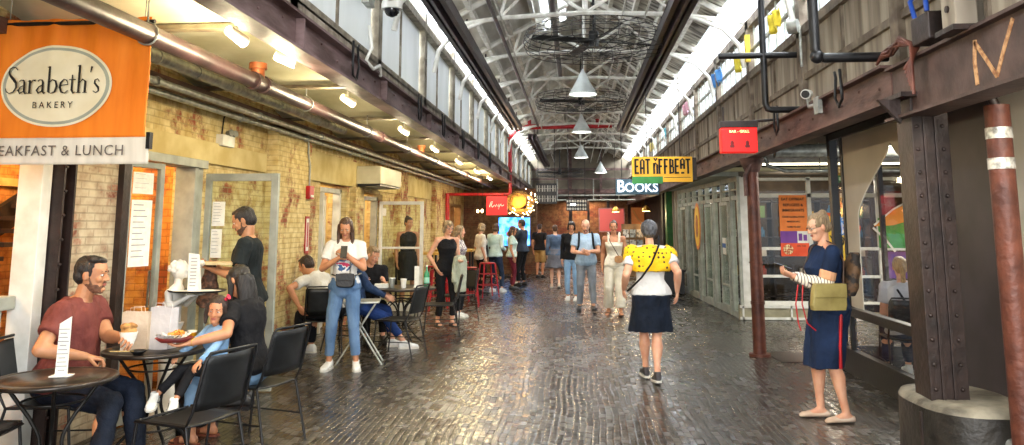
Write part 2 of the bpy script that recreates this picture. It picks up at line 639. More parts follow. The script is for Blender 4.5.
# ================================================================== LEFT WALL
w = MB()
def wseg(y0, y1, z0, z1, x0=-4.0, x1=-3.7):
    w.b2(x0, x1, y0, y1, z0, z1)
wseg(-4, 34, 2.95, 3.25)
wseg(-4, 3.0, 0, 2.95)
wseg(3.0, 5.32, 2.15, 2.95)
wseg(5.96, 7.40, 2.20, 2.95)
wseg(7.40, 10.96, 0, 2.95)
wseg(10.96, 12.27, 2.2, 2.95)
wseg(12.27, 13.2, 0, 2.95)
wseg(13.2, 14.6, 2.15, 2.95)
wseg(14.6, 22.4, 0, 2.95)
wseg(22.4, 24.6, 2.2, 2.95)
wseg(24.6, 34, 0, 2.95)
struct('wall_left', w, m_left_brick)
pl = MB().b2(-3.72, -3.56, 8.98, 10.16, 0, 2.72).b2(-3.72, -3.6, 12.45, 12.95, 0, 2.2).b2(-3.72, -3.58, 15.6, 16.3, 0, 2.7).b2(-3.72, -3.58, 19.6, 20.3, 0, 2.7)
struct('trim_1', pl, m_left_brick)
pier = MB().b2(-4.0, -3.69, 5.32, 5.97, 0, 2.95)
struct('wall_pier', pier, m_pier_brick)
lint = MB().b2(-3.75, -3.66, 5.9, 8.9, 2.2, 2.42).b2(-3.75, -3.66, 10.3, 19.4, 2.2, 2.62)
struct('trim_2', lint, m_plaster, 0.01)
ledge = MB().b2(-3.8, -3.55, -2, 34, 2.78, 2.88)
struct('trim_3', ledge, m_girder_r)

# shop interiors seen through the openings on the left
iw = MB().b2(-6.0, -5.8, 1.5, 8.0, 0, 2.75)
struct('wall_interior_back', iw, m_warm_brick)
iw = MB().b2(-5.8, -4.0, 7.9, 8.05, 0, 2.75).b2(-5.8, -4.0, 1.4, 1.5, 0, 2.75)
struct('wall_interior_side', iw, m_warm_brick_x)
struct('ceiling_interior', MB().b2(-6, -4.0, 1.5, 8.0, 2.7, 2.8), m_plaster)
iw = MB().b2(-5.4, -5.3, 10.4, 15.2, 0, 2.75)
struct('wall_interior_middle', iw, m_warm_brick)
iw = MB().b2(-5.4, -4.0, 10.35, 10.45, 0, 2.75).b2(-5.4, -4.0, 12.7, 12.78, 0, 2.75).b2(-5.4, -4.0, 15.1, 15.2, 0, 2.75)
struct('wall_interior_middle_side', iw, m_plaster)
struct('ceiling_interior_middle', MB().b2(-5.4, -4.0, 10.4, 15.2, 2.7, 2.8), m_plaster)
iw = MB().b2(-5.6, -5.5, 21.8, 25.2, 0, 2.75).b2(-5.5, -4, 21.8, 21.9, 0, 2.75).b2(-5.5, -4, 25.1, 25.2, 0, 2.75)
struct('wall_interior_far', iw, m_warm_brick)
struct('ceiling_interior_far', MB().b2(-5.5, -4.0, 21.8, 25.2, 2.7, 2.8), m_plaster)
lamp('cafe_light', 'POINT', (-4.9, 4.0, 2.45), 60, (1.0, 0.66, 0.32), size=0.15)
lamp('cafe_light_rear', 'POINT', (-4.8, 6.9, 2.45), 60, (1.0, 0.66, 0.32), size=0.15)
lamp('shop_light', 'POINT', (-4.7, 11.6, 2.4), 35, (1.0, 0.8, 0.5), size=0.15)
lamp('shop_light_rear', 'POINT', (-4.7, 13.9, 2.4), 35, (1.0, 0.8, 0.5), size=0.15)
lamp('far_shop_light', 'POINT', (-4.8, 23.5, 2.3), 45, (1.0, 0.7, 0.36), size=0.15)

# staircase and shelf inside the cafe
t = thing('staircase', 'dark sloping staircase against the orange brick inside the cafe doorway', 'staircase', (-5.7, 7.6, 0))
s = MB()
s.prism([(-1.2, 2.05), (-1.2, 1.75), (0.9, 0.65), (0.9, 0.95)], (0.02, -1.0, 0), (0, -1, 0), (0, 0, 1), 0.06)
s.build('stringer', m_dark_wood, t)
s = MB()
for k in range(9):
    s.box((0.3, 0.1 - k * 0.23, 1.9 - k * 0.122), (0.5, 0.24, 0.04))
s.build('steps', m_dark_wood, t)
t = tag(MB().b2(-5.8, -5.72, 5.9, 7.8, 1.98, 2.06).build('wall_shelf', pm('shelf_wood', 'd9b36c', 'b98a44', 0.6)), 'pale timber shelf high on the brick inside the doorway', 'shelf')
t = thing('brass_lamp_box', 'square brass box lamp above the shelf inside the doorway', 'lamp', (-5.62, 6.9, 2.06))
MB().b2(-0.08, 0.08, -0.09, 0.09, 0, 0.2).build('lamp_shade', emit('lamp_box_glow', 'ffcf7a', 1.2), t, 0.01)
MB().b2(-0.1, 0.1, -0.11, 0.11, 0.2, 0.225).build('lamp_cap', m_galv, t)

# window opening beside the seated man: posts and rail
MB().b2(-3.86, -3.68, 5.07, 5.17, 0, 2.15).build('window_1', m_white_paint, None, 0.006, kind='structure')
sp = MB().b2(-3.82, -3.6, 5.18, 5.2, 0, 2.6).b2(-3.82, -3.6, 5.3, 5.32, 0, 2.6).b2(-3.73, -3.7, 5.2, 5.3, 0, 2.6)
for k in range(12):
    sp.ell((-3.59, 5.19, 0.3 + k * 0.17), (0.012, 0.012, 0.012), n=6, m=5)
struct('window_1_steel_post', sp, m_dark_steel)
t = thing('window_rail', 'grey painted metal rail across the front window opening', 'railing', (-3.85, 4.0, 0))
MB().b2(-0.04, 0.06, -1.0, 1.06, 1.03, 1.12).build('top_rail', m_grey_paint, t, 0.01)
for y in (-0.95, 0.95):
    MB().b2(-0.02, 0.03, y - 0.025, y + 0.025, 0, 1.03).build('post', m_grey_paint, t, 0.005)

# doorway with two glazed leaves (door_1)
jm = MB().b2(-3.85, -3.64, 5.97, 6.07, 0, 2.2)
struct('door_1_dark_jamb', jm, m_dark_steel)
jm = MB().b2(-3.86, -3.66, 7.18, 7.26, 0, 2.2).b2(-3.84, -3.69, 7.26, 7.40, 0, 2.14).b2(-3.86, -3.64, 5.97, 7.4, 2.14, 2.22)
struct('door_1_pale_frame', jm, m_grey_paint, 0.004)

def notice(parent, x, y, z, wd, ht, ux, uy, lines=9, name='paper_notice'):
    """sheet of paper fixed to glass, with rows of grey print"""
    n = Vector(ux).cross(Vector(uy))
    o = MB().prism([(0, 0), (wd, 0), (wd, ht), (0, ht)], (x, y, z), ux, uy, 0.003).build(name, m_paper, parent)
    t = MB()
    for k in range(lines):
        ln = wd * (0.55 + 0.3 * ((k * 7) % 5) / 5)
        v = ht * (0.93 - 0.86 * k / lines)
        t.prism([(wd * 0.1, v), (wd * 0.1 + ln * 0.85, v), (wd * 0.1 + ln * 0.85, v - ht * 0.013), (wd * 0.1, v - ht * 0.013)], Vector((x, y, z)) + n * 0.003, ux, uy, 0.001)
    t.build('print', pm('print_grey', '8c8f92', '7a7d80', 0.8), o)
    return o

def glazed_door(name, label, loc, rz, wd, ht, mt, mid=None, fw=0.07, group=None, bottom=0.16, handle=True):
    """leaf in local x (0..wd), hinge at x=0"""
    t = thing(name, label, 'door', loc, rz, group)
    f = MB()
    f.b2(0, fw, -0.022, 0.022, 0.01, ht).b2(wd - fw, wd, -0.022, 0.022, 0.01, ht)
    f.b2(fw, wd - fw, -0.022, 0.022, ht - fw, ht).b2(fw, wd - fw, -0.022, 0.022, 0.01, bottom)
    if mid:
        f.b2(fw, wd - fw, -0.02, 0.02, mid - 0.02, mid + 0.02)
    f.build('door_frame', mt, t, 0.004)
    MB().b2(fw, wd - fw, -0.004, 0.004, bottom, ht - fw).build('glass_pane', m_glass2, t)
    if handle:
        h = MB().tube([(wd - fw / 2, 0.02, 0.9), (wd - fw / 2, 0.06, 0.9), (wd - fw / 2, 0.06, 1.2), (wd - fw / 2, 0.02, 1.2)], 0.01)
        h.build('door_handle', m_galv, t)
    for z in (0.25, ht - 0.3):
        MB().cyl((0.0, 0, z), (0.0, 0, z + 0.1), 0.014).build('hinge', m_galv, t)
    return t

d1 = glazed_door('glazed_door', 'narrow pale blue-grey glazed door leaf with notices, ajar beside the brick pier', (-3.68, 6.06, 0), math.radians(80), 0.44, 2.12, m_grey_paint, fw=0.05)
notice(d1, 0.07, -0.012, 1.25, 0.24, 0.55, (1, 0, 0), (0, 0, 1), 10)
notice(d1, 0.07, -0.012, 1.85, 0.24, 0.18, (1, 0, 0), (0, 0, 1), 4)
d2 = glazed_door('glazed_door', 'grey-green glazed door leaf standing open behind the man in black tee', (-3.72, 7.5, 0), 0.0, 0.77, 2.1, m_grey_paint, fw=0.075)
notice(d2, 0.1, -0.012, 1.58, 0.13, 0.24, (1, 0, 0), (0, 0, 1), 7)
notice(d2, 0.1, -0.012, 1.27, 0.11, 0.28, (1, 0, 0), (0, 0, 1), 7)
# second pair of openings further on
def door_frame(name, y0, y1, ht, mt, xf=-3.78):
    f = MB().b2(xf - 0.12, xf, y0, y0 + 0.07, 0, ht).b2(xf - 0.12, xf, y1 - 0.07, y1, 0, ht).b2(xf - 0.12, xf, y0, y1, ht - 0.07, ht)
    f.b2(xf - 0.1, xf - 0.02, y0 + 0.45, y0 + 0.5, 0, ht)
    return struct(name, f, mt, 0.004)
door_frame('door_2', 10.98, 12.25, 2.15, m_white_paint)
glazed_door('glazed_door', 'pale shop door standing half open behind the woman in the white tee', (-3.9, 11.5, 0), math.radians(100), 0.68, 2.05, m_white_paint, mid=0.95)
MB().b2(-3.92, -3.88, 11.05, 11.42, 0.05, 2.05).build('door_2_panel', m_plaster, None, kind='structure')
door_frame('door_3', 13.22, 14.55, 2.1, m_grey_paint)
MB().b2(-3.88, -3.84, 13.3, 13.85, 0.02, 1.78).build('door_3_panel', pm('pale_ply', 'd0b27c', 'b8945c', 0.6), None, kind='structure')
d3 = glazed_door('glazed_door', 'white framed glazed door leaf with a middle bar, open past the seated man', (-3.7, 14.4, 0), 0.0, 0.84, 2.02, m_white_paint, mid=1.16, fw=0.06)
MB().b2(0.06, 0.13, -0.016, -0.006, 1.75, 1.9).build('sticker', m_paper, d3)
struct('door_4', MB().b2(-3.86, -3.68, 22.42, 22.52, 0, 2.2).b2(-3.86, -3.68, 24.5, 24.6, 0, 2.2).b2(-3.86, -3.68, 23.2, 23.28, 0, 2.2).b2(-3.86, -3.68, 22.4, 24.6, 2.12, 2.2), pm('door_wood', 'a9824e', '7d5a30', 0.5))

# left vaulted ceiling between wall and girder
vz = MB()
sp_y = 2.28
for b in range(-1, 14):
    y0 = 0.35 + b * sp_y
    n = 10
    prev = None
    rows = []
    for i in range(n + 1):
        u = i / n
        rows.append((y0 + u * sp_y, 2.92 + 0.17 * math.sin(PI * u)))
    vs, fs = [], []
    for (y, z) in rows:
        vs += [(-3.75, y, z), (-1.90, y, z + 0.02)]
    for i in range(n):
        fs.append((2 * i, 2 * i + 1, 2 * i + 3, 2 * i + 2))
    vz.add(vs, fs, True)
    vz.add([(v[0], v[1], v[2] + 0.01) for v in vs], [tuple(reversed(q)) for q in fs], True)
struct('ceiling_left', vz, m_cream)
bm_ = MB()
for b in range(-1, 15):
    y0 = 0.35 + b * sp_y
    bm_.b2(-3.75, -1.9, y0 - 0.05, y0 + 0.05, 2.90, 2.93).b2(-3.75, -1.9, y0 - 0.012, y0 + 0.012, 2.93, 3.05)
struct('ceiling_left_beams', bm_, pm('vault_beam', '8f8566', '5b4a38', 0.7, scale=6))

# ================================================================== GIRDERS
def rivets(mb, x, ys, z, r=0.011):
    for y in ys:
        mb.ell((x, y, z), (r * 0.8, r, r), n=6, m=5)
g = MB().b2(-1.89, -1.86, -2, 34, 2.745, 2.975).b2(-1.95, -1.79, -2, 34, 2.735, 2.755).b2(-1.95, -1.79, -2, 34, 2.965, 2.985)
for y in [0.35 + 2.28 * b for b in range(0, 15)]:
    g.b2(-1.86, -1.80, y - 0.01, y + 0.01, 2.75, 2.97)
for i in range(60):
    rivets(g, -1.855, [2 + i * 0.38], 2.86 + 0.05 * (i % 2))
struct('beam_left', g, m_girder)
g = MB().b2(2.19, 2.23, 5.5, 34, 2.43, 2.69).b2(2.12, 2.30, 5.5, 34, 2.42, 2.44).b2(2.12, 2.30, 5.5, 34, 2.68, 2.70)
for i in range(40):
    rivets(g, 2.185, [5.7 + i * 0.4], 2.56 + 0.05 * (i % 2))
struct('beam_right', g, m_girder_r)
g = MB().b2(2.20, 2.24, 0.5, 5.5, 2.31, 2.66).b2(2.13, 2.33, 0.5, 5.5, 2.295, 2.315).b2(2.15, 2.30, 0.5, 5.5, 2.65, 2.67)
struct('beam_right_near', g, pm('girder_near', '55403a', '372521', 0.6, scale=5, bump=0.4))
nl = MB()
no = (2.2, 4.50, 2.315)
nl.ribbon([(0.13, 0.04), (0.12, 0.17), (0.14, 0.29)], 0.03, no, (0, -1, 0), (0, 0, 1), 0.006)
nl.ribbon([(0.135, 0.28), (0.24, 0.16), (0.33, 0.05)], 0.024, no, (0, -1, 0), (0, 0, 1), 0.006)
nl.ribbon([(0.33, 0.05), (0.42, 0.18), (0.52, 0.31)], 0.024, no, (0, -1, 0), (0, 0, 1), 0.006)
nl.build('painted_letter', pm('letter_paint', 'c79a6a', '9a6a44', 0.7, scale=30, lo=0.45, hi=0.6), None, kind='structure')

# ================================================================== UPPER WALLS, ROOF
lw = MB().b2(-1.93, -1.88, -2, 34, 2.98, 3.12)
struct('wall_left_band', lw, m_clad)
lp = MB()
for b in range(-1, 15):
    y0 = 0.35 + b * sp_y
    lp.add([(-1.95, y0 + 0.1, 3.16), (-1.95, y0 + sp_y - 0.1, 3.16), (-1.95, y0 + sp_y - 0.1, 4.02), (-1.95, y0 + 0.1, 4.02)], [(0, 1, 2, 3)])
struct('wall_left_upper_panels', lp, m_panel_w)
lf = MB().b2(-1.98, -1.88, -2, 34, 3.10, 3.17).b2(-1.98, -1.86, -2, 34, 4.01, 4.10)
for b in range(-1, 15):
    y0 = 0.35 + b * sp_y
    lf.b2(-1.98, -1.88, y0 - 0.07, y0 + 0.07, 2.98, 4.25).b2(-1.95, -1.93, y0 + 1.1, y0 + 1.13, 3.16, 4.02)
struct('wall_left_upper_frame', lf, pm('frame_weathered', '9c9484', '6b6152', 0.7, scale=7, bump=0.2))
# weathered cladding on the right above the girder
rw = MB()
for b in range(-1, 15):
    y0 = 0.9 + b * sp_y
    rw.b2(2.27, 2.31, y0 + 0.05, y0 + sp_y - 0.05, 2.70, 3.46)
struct('wall_right_upper_panels', rw, m_clad)
rf = MB().b2(2.22, 2.32, -2, 34, 3.44, 3.53).b2(2.24, 2.32, -2, 34, 3.00, 3.06).b2(2.22, 2.32, -2, 34, 4.10, 4.22)
for b in range(-1, 15):
    y0 = 0.9 + b * sp_y
    rf.b2(2.22, 2.32, y0 - 0.07, y0 + 0.07, 2.70, 4.2)
    rf.b2(2.25, 2.32, y0 + 1.12, y0 + 1.16, 2.7, 3.5)
struct('wall_right_upper_frame', rf, pm('frame_weathered_right', '847868', '55493c', 0.75, scale=7, bump=0.3))
for b in range(1, 13):
    y0 = 0.9 + b * sp_y
    f = MB()
    k = y0 + 0.07
    f.b2(2.25, 2.29, y0 + 0.07, y0 + sp_y - 0.07, 3.80, 3.83)
    yy = y0 + 0.26
    while yy < y0 + sp_y - 0.1:
        f.b2(2.26, 2.28, yy - 0.011, yy + 0.011, 3.53, 4.10)
        yy += 0.36
    win = MB().b2(2.268, 2.272, y0 + 0.07, y0 + sp_y - 0.07, 3.53, 4.10)
    o = f.build('window_%d' % (b + 1), m_grey_paint, None, kind='structure')
    win.build('window_pane', m_glass, o)
# roof slopes with a translucent strip along both eaves and a ridge light
def slope(x0, z0, x1, z1, y0, y1, th=0.04):
    d = Vector((x1 - x0, 0, z1 - z0)).normalized()
    nn = Vector((-d.z, 0, d.x)) * th
    if nn.z < 0:
        nn = -nn
    a = [Vector((x0, y0, z0)), Vector((x1, y0, z1)), Vector((x1, y1, z1)), Vector((x0, y1, z0))]
    mb = MB()
    mb.add(a + [p + nn for p in a], [(0, 1, 2, 3), (7, 6, 5, 4), (0, 4, 5, 1), (1, 5, 6, 2), (2, 6, 7, 3), (3, 7, 4, 0)])
    return mb
r1 = slope(-1.70, 4.37, 0.15, 5.40, 13.5, 34.2)
for q in (slope(-1.70, 4.37, -0.55, 5.01, -2, 13.5), slope(-0.15, 5.23, 0.15, 5.40, -2, 13.5), slope(-2.0, 4.2, -1.95, 4.23, -2, 34)):
    r1.add(q.v, q.f)
struct('ceiling_roof_left', r1, m_roof)
struct('ceiling_roof_right', slope(1.93, 4.41, 0.15, 5.40, -2, 34.2), m_roof_r)
pu = MB()
for u in (0.16, 0.36, 0.56, 0.76, 0.95):
    for sx, xe, ze in ((-1, -1.70, 4.37), (1, 1.93, 4.41)):
        x = xe + (0.15 - xe) * u
        z = ze + (5.40 - ze) * u - 0.05
        pu.b2(x - 0.03, x + 0.03, -2, 34, z - 0.05, z + 0.05)
struct('ceiling_purlins', pu, m_white_metal)
m_sky = pm('translucent_strip', 'f4f6f6', 'e2e8ea', 0.5, scale=3)
_nt = m_sky.node_tree
_tr = _nt.nodes.new('ShaderNodeBsdfTranslucent')
_tr.inputs[0].default_value = (0.98, 0.98, 0.98, 1)
_tp = _nt.nodes.new('ShaderNodeBsdfTransparent')
_mx = _nt.nodes.new('ShaderNodeMixShader')
_mx.inputs[0].default_value = 0.45
_nt.links.new(_tr.outputs[0], _mx.inputs[1])
_nt.links.new(_tp.outputs[0], _mx.inputs[2])
_nt.links.new(_mx.outputs[0], _nt.nodes['Material Output'].inputs[0])
n = 0
for b in range(2, 14):
    y0 = 0.9 + b * sp_y
    n += 1
    slope(2.22, 4.21, 1.95, 4.40, y0 + 0.1, y0 + sp_y - 0.1, 0.01).build('window_rooflight_%d' % n, m_sky, None, kind='structure')
for b in range(2, 14):
    y0 = 0.35 + b * sp_y
    n += 1
    slope(-1.93, 4.23, -1.72, 4.36, y0 + 0.1, y0 + sp_y - 0.1, 0.01).build('window_rooflight_%d' % n, m_sky, None, kind='structure')
slope(-0.55, 5.01, -0.15, 5.23, 5.0, 13.5, 0.01).build('window_ridge_light', m_sky, None, kind='structure')

for k in range(11):
    y = 5.46 + k * sp_y
    tr = MB()
    def bar(p, q, a=0.05):
        tr.cyl((p[0], y, p[1]), (q[0], y, q[1]), a * 0.75, n=6, smooth=False)
    R0, L0, RT = (2.2, 4.2), (-1.9, 4.2), (0.15, 5.3)
    bar(L0, RT, 0.06); bar(R0, RT, 0.06)
    pl_ = [L0, (-1.0, 4.33), (0.15, 4.38), (1.3, 4.33), R0]
    for a, c in zip(pl_, pl_[1:]):
        bar(a, c, 0.045)
    def onL(u): return (L0[0] + (RT[0] - L0[0]) * u, L0[1] + (RT[1] - L0[1]) * u)
    def onR(u): return (R0[0] + (RT[0] - R0[0]) * u, R0[1] + (RT[1] - R0[1]) * u)
    bar((0.15, 4.38), RT, 0.035); bar((-1.0, 4.33), onL(0.5), 0.035); bar((-1.0, 4.33), onL(0.8), 0.03); bar((0.15, 4.38), onL(0.62), 0.035)
    bar((1.3, 4.33), onR(0.5), 0.035); bar((1.3, 4.33), onR(0.8), 0.03); bar((0.15, 4.38), onR(0.62), 0.035)
    # curved knee braces down to the side frames
    for sx, e in ((1, (2.2, 3.95)), (-1, (-1.9, 3.95))):
        pts = [(e[0] - sx * 0.02, y, 3.6), (e[0] - sx * 0.08, y, 3.9), (e[0] - sx * 0.28, y, 4.12), (e[0] - sx * 0.7, y, 4.3)]
        tr.tube(pts, 0.032, n=6)
    struct('ceiling_truss', tr, m_white_metal)
# long rods running the length of the roof
rd = MB()
for x, z in ((-0.95, 4.25), (0.62, 4.28), (0.9, 4.24), (-0.35, 4.6), (1.15, 4.5)):
    rd.cyl((x, 3, z), (x, 34, z), 0.014, n=6)
struct('ceiling_rods', rd, m_white_metal)
for px in ((1.02, 9.5), (1.08, 12.8), (0.86, 15.5), (1.0, 18)):
    pass

# far end
fe = MB().b2(-2.2, 2.6, 34, 34.2, 2.75, 5.6)
struct('wall_far_gable', fe, m_beige_far)
fe = MB().b2(-4, 5, 35.5, 35.7, 0, 2.9)
struct('wall_far', fe, m_far_brick)
fe = MB().b2(-4, 5, 33.9, 35.6, 2.7, 2.8)
struct('ceiling_far', fe, m_far_dark)
fe = MB().b2(-2.2, 2.6, 33.7, 33.9, 2.9, 3.1).b2(-2.2, 2.6, 33.6, 33.8, 3.5, 3.56).b2(-2.2, 2.6, 33.6, 33.8, 3.9, 4.0).b2(-0.35, -0.2, 33.6, 33.85, 2.6, 4.9).b2(1.0, 1.1, 33.6, 33.85, 2.6, 4.9)
struct('beam_far', fe, m_girder_r)
fe = MB().b2(-4, -1.95, 33.9, 34.1, 0, 3.0).b2(2.3, 5, 33.9, 34.1, 0, 3.0)
struct('wall_far_return', fe, m_far_brick)
fd = MB()
for x0, x1 in ((-1.95, -1.85), (-0.35, -0.2), (0.45, 0.55), (1.3, 1.42), (2.2, 2.3)):
    fd.b2(x0, x1, 34.0, 34.15, 0, 2.7)
struct('wall_far_posts', fd, m_far_dark)

# ================================================================== RIGHT SIDE
# plaster wall close to the camera and the dark sliding panel
struct('wall_right', MB().b2(2.95, 3.1, -2, 5.62, 0, 3.3), m_plaster_w)
struct('wall_right_dark_panel', MB().b2(2.93, 3.0, 5.62, 6.5, 0.0, 2.55).b2(2.90, 2.93, 6.50, 6.53, 0, 2.55), pm('dark_panel', '3a3438', '2b2629', 0.5, scale=3))
struct('wall_right_panel_edge', MB().b2(2.915, 2.93, 6.47, 6.50, 0.0, 2.5), m_plaster_w)
struct('wall_right_upper', MB().b2(2.9, 3.1, 5.62, 9.3, 2.62, 3.3), m_far_dark)
struct('ceiling_right', MB().b2(2.31, 9, -2, 34, 2.80, 2.86), pm('low_ceiling', '4c463c', '2e2a24', 0.8, scale=2))
# arched dark window at the very right edge
t = MB().b2(2.90, 2.95, 4.60, 4.95, 0.78, 0.84).b2(2.90, 2.95, 4.60, 4.66, 0, 0.8)
struct('trim_4', t, m_black_frame)
t = MB().prism([(0, 0), (0, 0.8), (0.05, 0.95), (0.14, 1.02), (0.3, 1.02), (0.3, 0)], (2.94, 4.93, 0.86), (0, -1, 0), (0, 0, 1), -0.02)
t.build('window_2', m_glass2, None, kind='structure')
t = MB().ribbon([(0.02, 0), (0.02, 0.8), (0.07, 0.94), (0.15, 1.0), (0.3, 1.0)], 0.035, (2.93, 4.93, 0.86), (0, -1, 0), (0, 0, 1), -0.03)
struct('window_2_frame', t, m_black_frame)

# riveted steel column standing in its concrete plinth
t = thing('steel_column', 'thick dark riveted steel column rising from the concrete plinth at right', 'column', (2.30, 5.33, 0))
s = MB().b2(-0.115, -0.09, -0.11, 0.11, 0.505, 2.42).b2(0.09, 0.115, -0.11, 0.11, 0.505, 2.42).b2(-0.09, 0.09, -0.012, 0.012, 0.505, 2.42)
s.b2(-0.05, -0.03, -0.14, -0.11, 0.505, 2.42).b2(0.02, 0.04, -0.14, -0.11, 0.505, 2.42).b2(-0.115, 0.115, -0.125, -0.11, 0.505, 2.42)
s.build('shaft', m_dark_steel, t, 0.003)
s = MB()
for k in range(13):
    for x in (-0.085, 0.075):
        s.ell((x, -0.127, 0.58 + k * 0.15), (0.014, 0.012, 0.014), n=8, m=5)
s.build('rivets', m_dark_steel, t)
s = MB().b2(-0.2, 0.2, -0.2, 0.18, 2.42, 2.45).prism([(0, 0), (-0.14, 0.16), (0, 0.16)], (-0.15, -0.02, 2.26), (1, 0, 0), (0, 0, 1), 0.04)
s.build('cap_bracket', m_dark_steel, t)
t = thing('concrete_plinth', 'lens-shaped dark concrete plinth with worn grey top around the steel column', 'plinth', (2.44, 5.38, 0))
s = MB()
X, Y = (1, 0, 0), (0, 1, 0)
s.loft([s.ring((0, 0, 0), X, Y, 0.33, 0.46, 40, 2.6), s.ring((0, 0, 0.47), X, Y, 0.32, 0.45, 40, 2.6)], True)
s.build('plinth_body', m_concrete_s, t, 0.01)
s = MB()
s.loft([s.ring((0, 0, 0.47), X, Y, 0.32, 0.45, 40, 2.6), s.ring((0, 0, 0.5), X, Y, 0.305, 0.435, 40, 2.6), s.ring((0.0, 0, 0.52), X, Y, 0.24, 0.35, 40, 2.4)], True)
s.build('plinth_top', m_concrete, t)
for a in (200, 250, 300):
    a = math.radians(a)
    s = MB().b2(0.33 * math.cos(a) - 0.012, 0.33 * math.cos(a) + 0.012, 0.44 * math.sin(a) - 0.012, 0.44 * math.sin(a) + 0.012, 0, 0.44)
    s.build('edge_bar', m_dark_steel, t)
# rust pipe with tape
t = thing('standing_pipe', 'thick brown vertical pipe with two bands of silver tape beside the plastered wall', 'pipe', (2.50, 4.78, 0))
MB().cyl((0, 0, 0.02), (0, 0, 2.30), 0.068, n=24).build('pipe', m_rust, t)
for z in (2.1, 1.92):
    MB().cyl((0, 0, z), (0, 0, z + 0.065), 0.0715, n=24).build('tape_band', pm('silver_tape', 'dcdcd6', '8a8a84', 0.35, 0.5, scale=22, lo=0.4, hi=0.6), t)
MB().cyl((0, 0, 0.0), (0, 0, 0.32), 0.082, n=24).build('sleeve', pm('brick_band', '9a5f4a', 'c9b39c', 0.6, scale=26, lo=0.45, hi=0.55), t)
s = MB().tube([(0, 0.0, 2.28), (-0.03, 0.0, 2.36), (-0.14, 0.02, 2.38), (-0.22, 0.03, 2.33)], 0.03)
s.build('branch', m_dark_steel, t)
t = thing('standpipe_cap', 'silver threaded pipe end sticking out of the concrete plinth', 'pipe', (2.50, 4.93, 0.33))
MB().cyl((0, 0.02, 0), (0.0, -0.09, -0.03), 0.04, n=20).build('pipe', m_galv, t)
MB().cyl((0, -0.085, -0.029), (0.0, -0.12, -0.038), 0.05, n=20).build('cap', m_white_paint, t)
t = thing('white_cable', 'white cable loop bent over the left girder below the dome camera', 'cable', (-1.80, 6.5, 2.98))
MB().tube([(0, 0.0, 0.35), (0.02, 0.02, 0.15), (0.0, -0.08, 0.02), (0.03, 0.05, -0.03), (0.02, 0.3, 0.05), (0, 0.42, -0.02)], 0.016, 8).build('cable_run', m_white_paint, t)
t = thing('strip_light', 'added white strip light out of frame, brightening the plaster wall on the right', 'ceiling light', (2.62, 3.4, 2.74))  # unseen fixture and lamp added to brighten the near right plaster
MB().b2(-0.04, 0.04, -0.6, 0.6, 0.0, 0.06).build('light_housing', m_white_metal, t)
MB().b2(-0.03, 0.03, -0.58, 0.58, -0.015, 0.0).build('tube_light', emit('strip_glow', 'fff3d0', 3.0), t)
lamp('added_wall_fill', 'AREA', (0, 0, -0.03), 45, (1.0, 0.93, 0.8), size=0.9, parent=t)
# slim rust column further along
t = thing('iron_column', 'slim round rust-brown iron column standing free before the white shop front', 'column', (2.214, 10.0, 0))
MB().cyl((0, 0, 0.0), (0, 0, 2.42), 0.078, 0.074, n=24).build('shaft', m_rust, t)
s = MB().cyl((0, 0, 0), (0, 0, 0.03), 0.13, n=24)
for z in (0.62, 0.64, 1.12):
    s.cyl((0, 0, z), (0, 0, z + 0.015), 0.086, n=20)
s.build('rings', m_rust, t)
s = MB().cyl((0, 0, 2.25), (0, 0, 2.42), 0.09, 0.16, n=16)
s.tube([(0.1, -0.05, 2.42), (-0.02, -0.1, 2.36), (-0.1, -0.06, 2.2), (-0.09, -0.04, 1.95)], 0.03)
s.build('capital', m_girder_r, t)
s = MB().b2(2.35, 3.1, 9.55, 10.3, 0.0, 0.006)
o = s.build('floor_plate', pm('floor_plate_metal', '2c2927', '191716', 0.35, 0.4, scale=12), None)
tag(o, 'dark rectangular metal cover plate in the floor beside the slim column', 'floor plate')

# glazed vitrine (window_3) with frosted film cut to an ogee arch
Xv = 2.95
f = MB()
f.b2(Xv - 0.04, Xv + 0.05, 9.16, 9.26, 0, 2.62)
f.b2(Xv - 0.04, Xv + 0.05, 6.53, 9.26, 2.55, 2.64)
f.b2(Xv - 0.04, Xv + 0.05, 6.53, 9.26, 0.62, 0.71)
f.b2(Xv - 0.04, Xv + 0.05, 6.53, 6.62, 0, 2.62)
f.b2(Xv - 0.03, Xv + 0.05, 6.53, 9.26, 0.0, 0.26)
f.b2(Xv - 0.02, Xv + 0.04, 8.83, 8.89, 0.26, 2.6)
o = f.build('window_3', m_black_frame, None, 0.004, kind='structure')
MB().b2(Xv, Xv + 0.006, 6.6, 9.2, 0.24, 2.56).build('window_3_pane', m_glass, o)
# film: vertical strips that follow the arch outline
def arch_half(z):
    """half width of the clear arch at height z"""
    if z < 1.7:
        return 0.95
    if z < 2.36:
        u = (z - 1.7) / 0.66
        return 0.95 * ((1 - u * u) * (1 - u) ** 0.45)
    return 0.0
fm = MB()
yc = 7.52
N = 46
pts = [(arch_half(0.72 + 1.84 * i / N), 0.72 + 1.84 * i / N) for i in range(N + 1)]
for i in range(N):
    (h0, z0), (h1, z1) = pts[i], pts[i + 1]
    for sgn, ye in ((1, 8.83), (-1, 6.62)):
        a = [(Xv - 0.003, yc + sgn * h0, z0), (Xv - 0.003, ye, z0), (Xv - 0.003, ye, z1), (Xv - 0.003, yc + sgn * h1, z1)]
        fm.add(a, [(0, 1, 2, 3)])
fm.build('window_3_film', m_film, o)
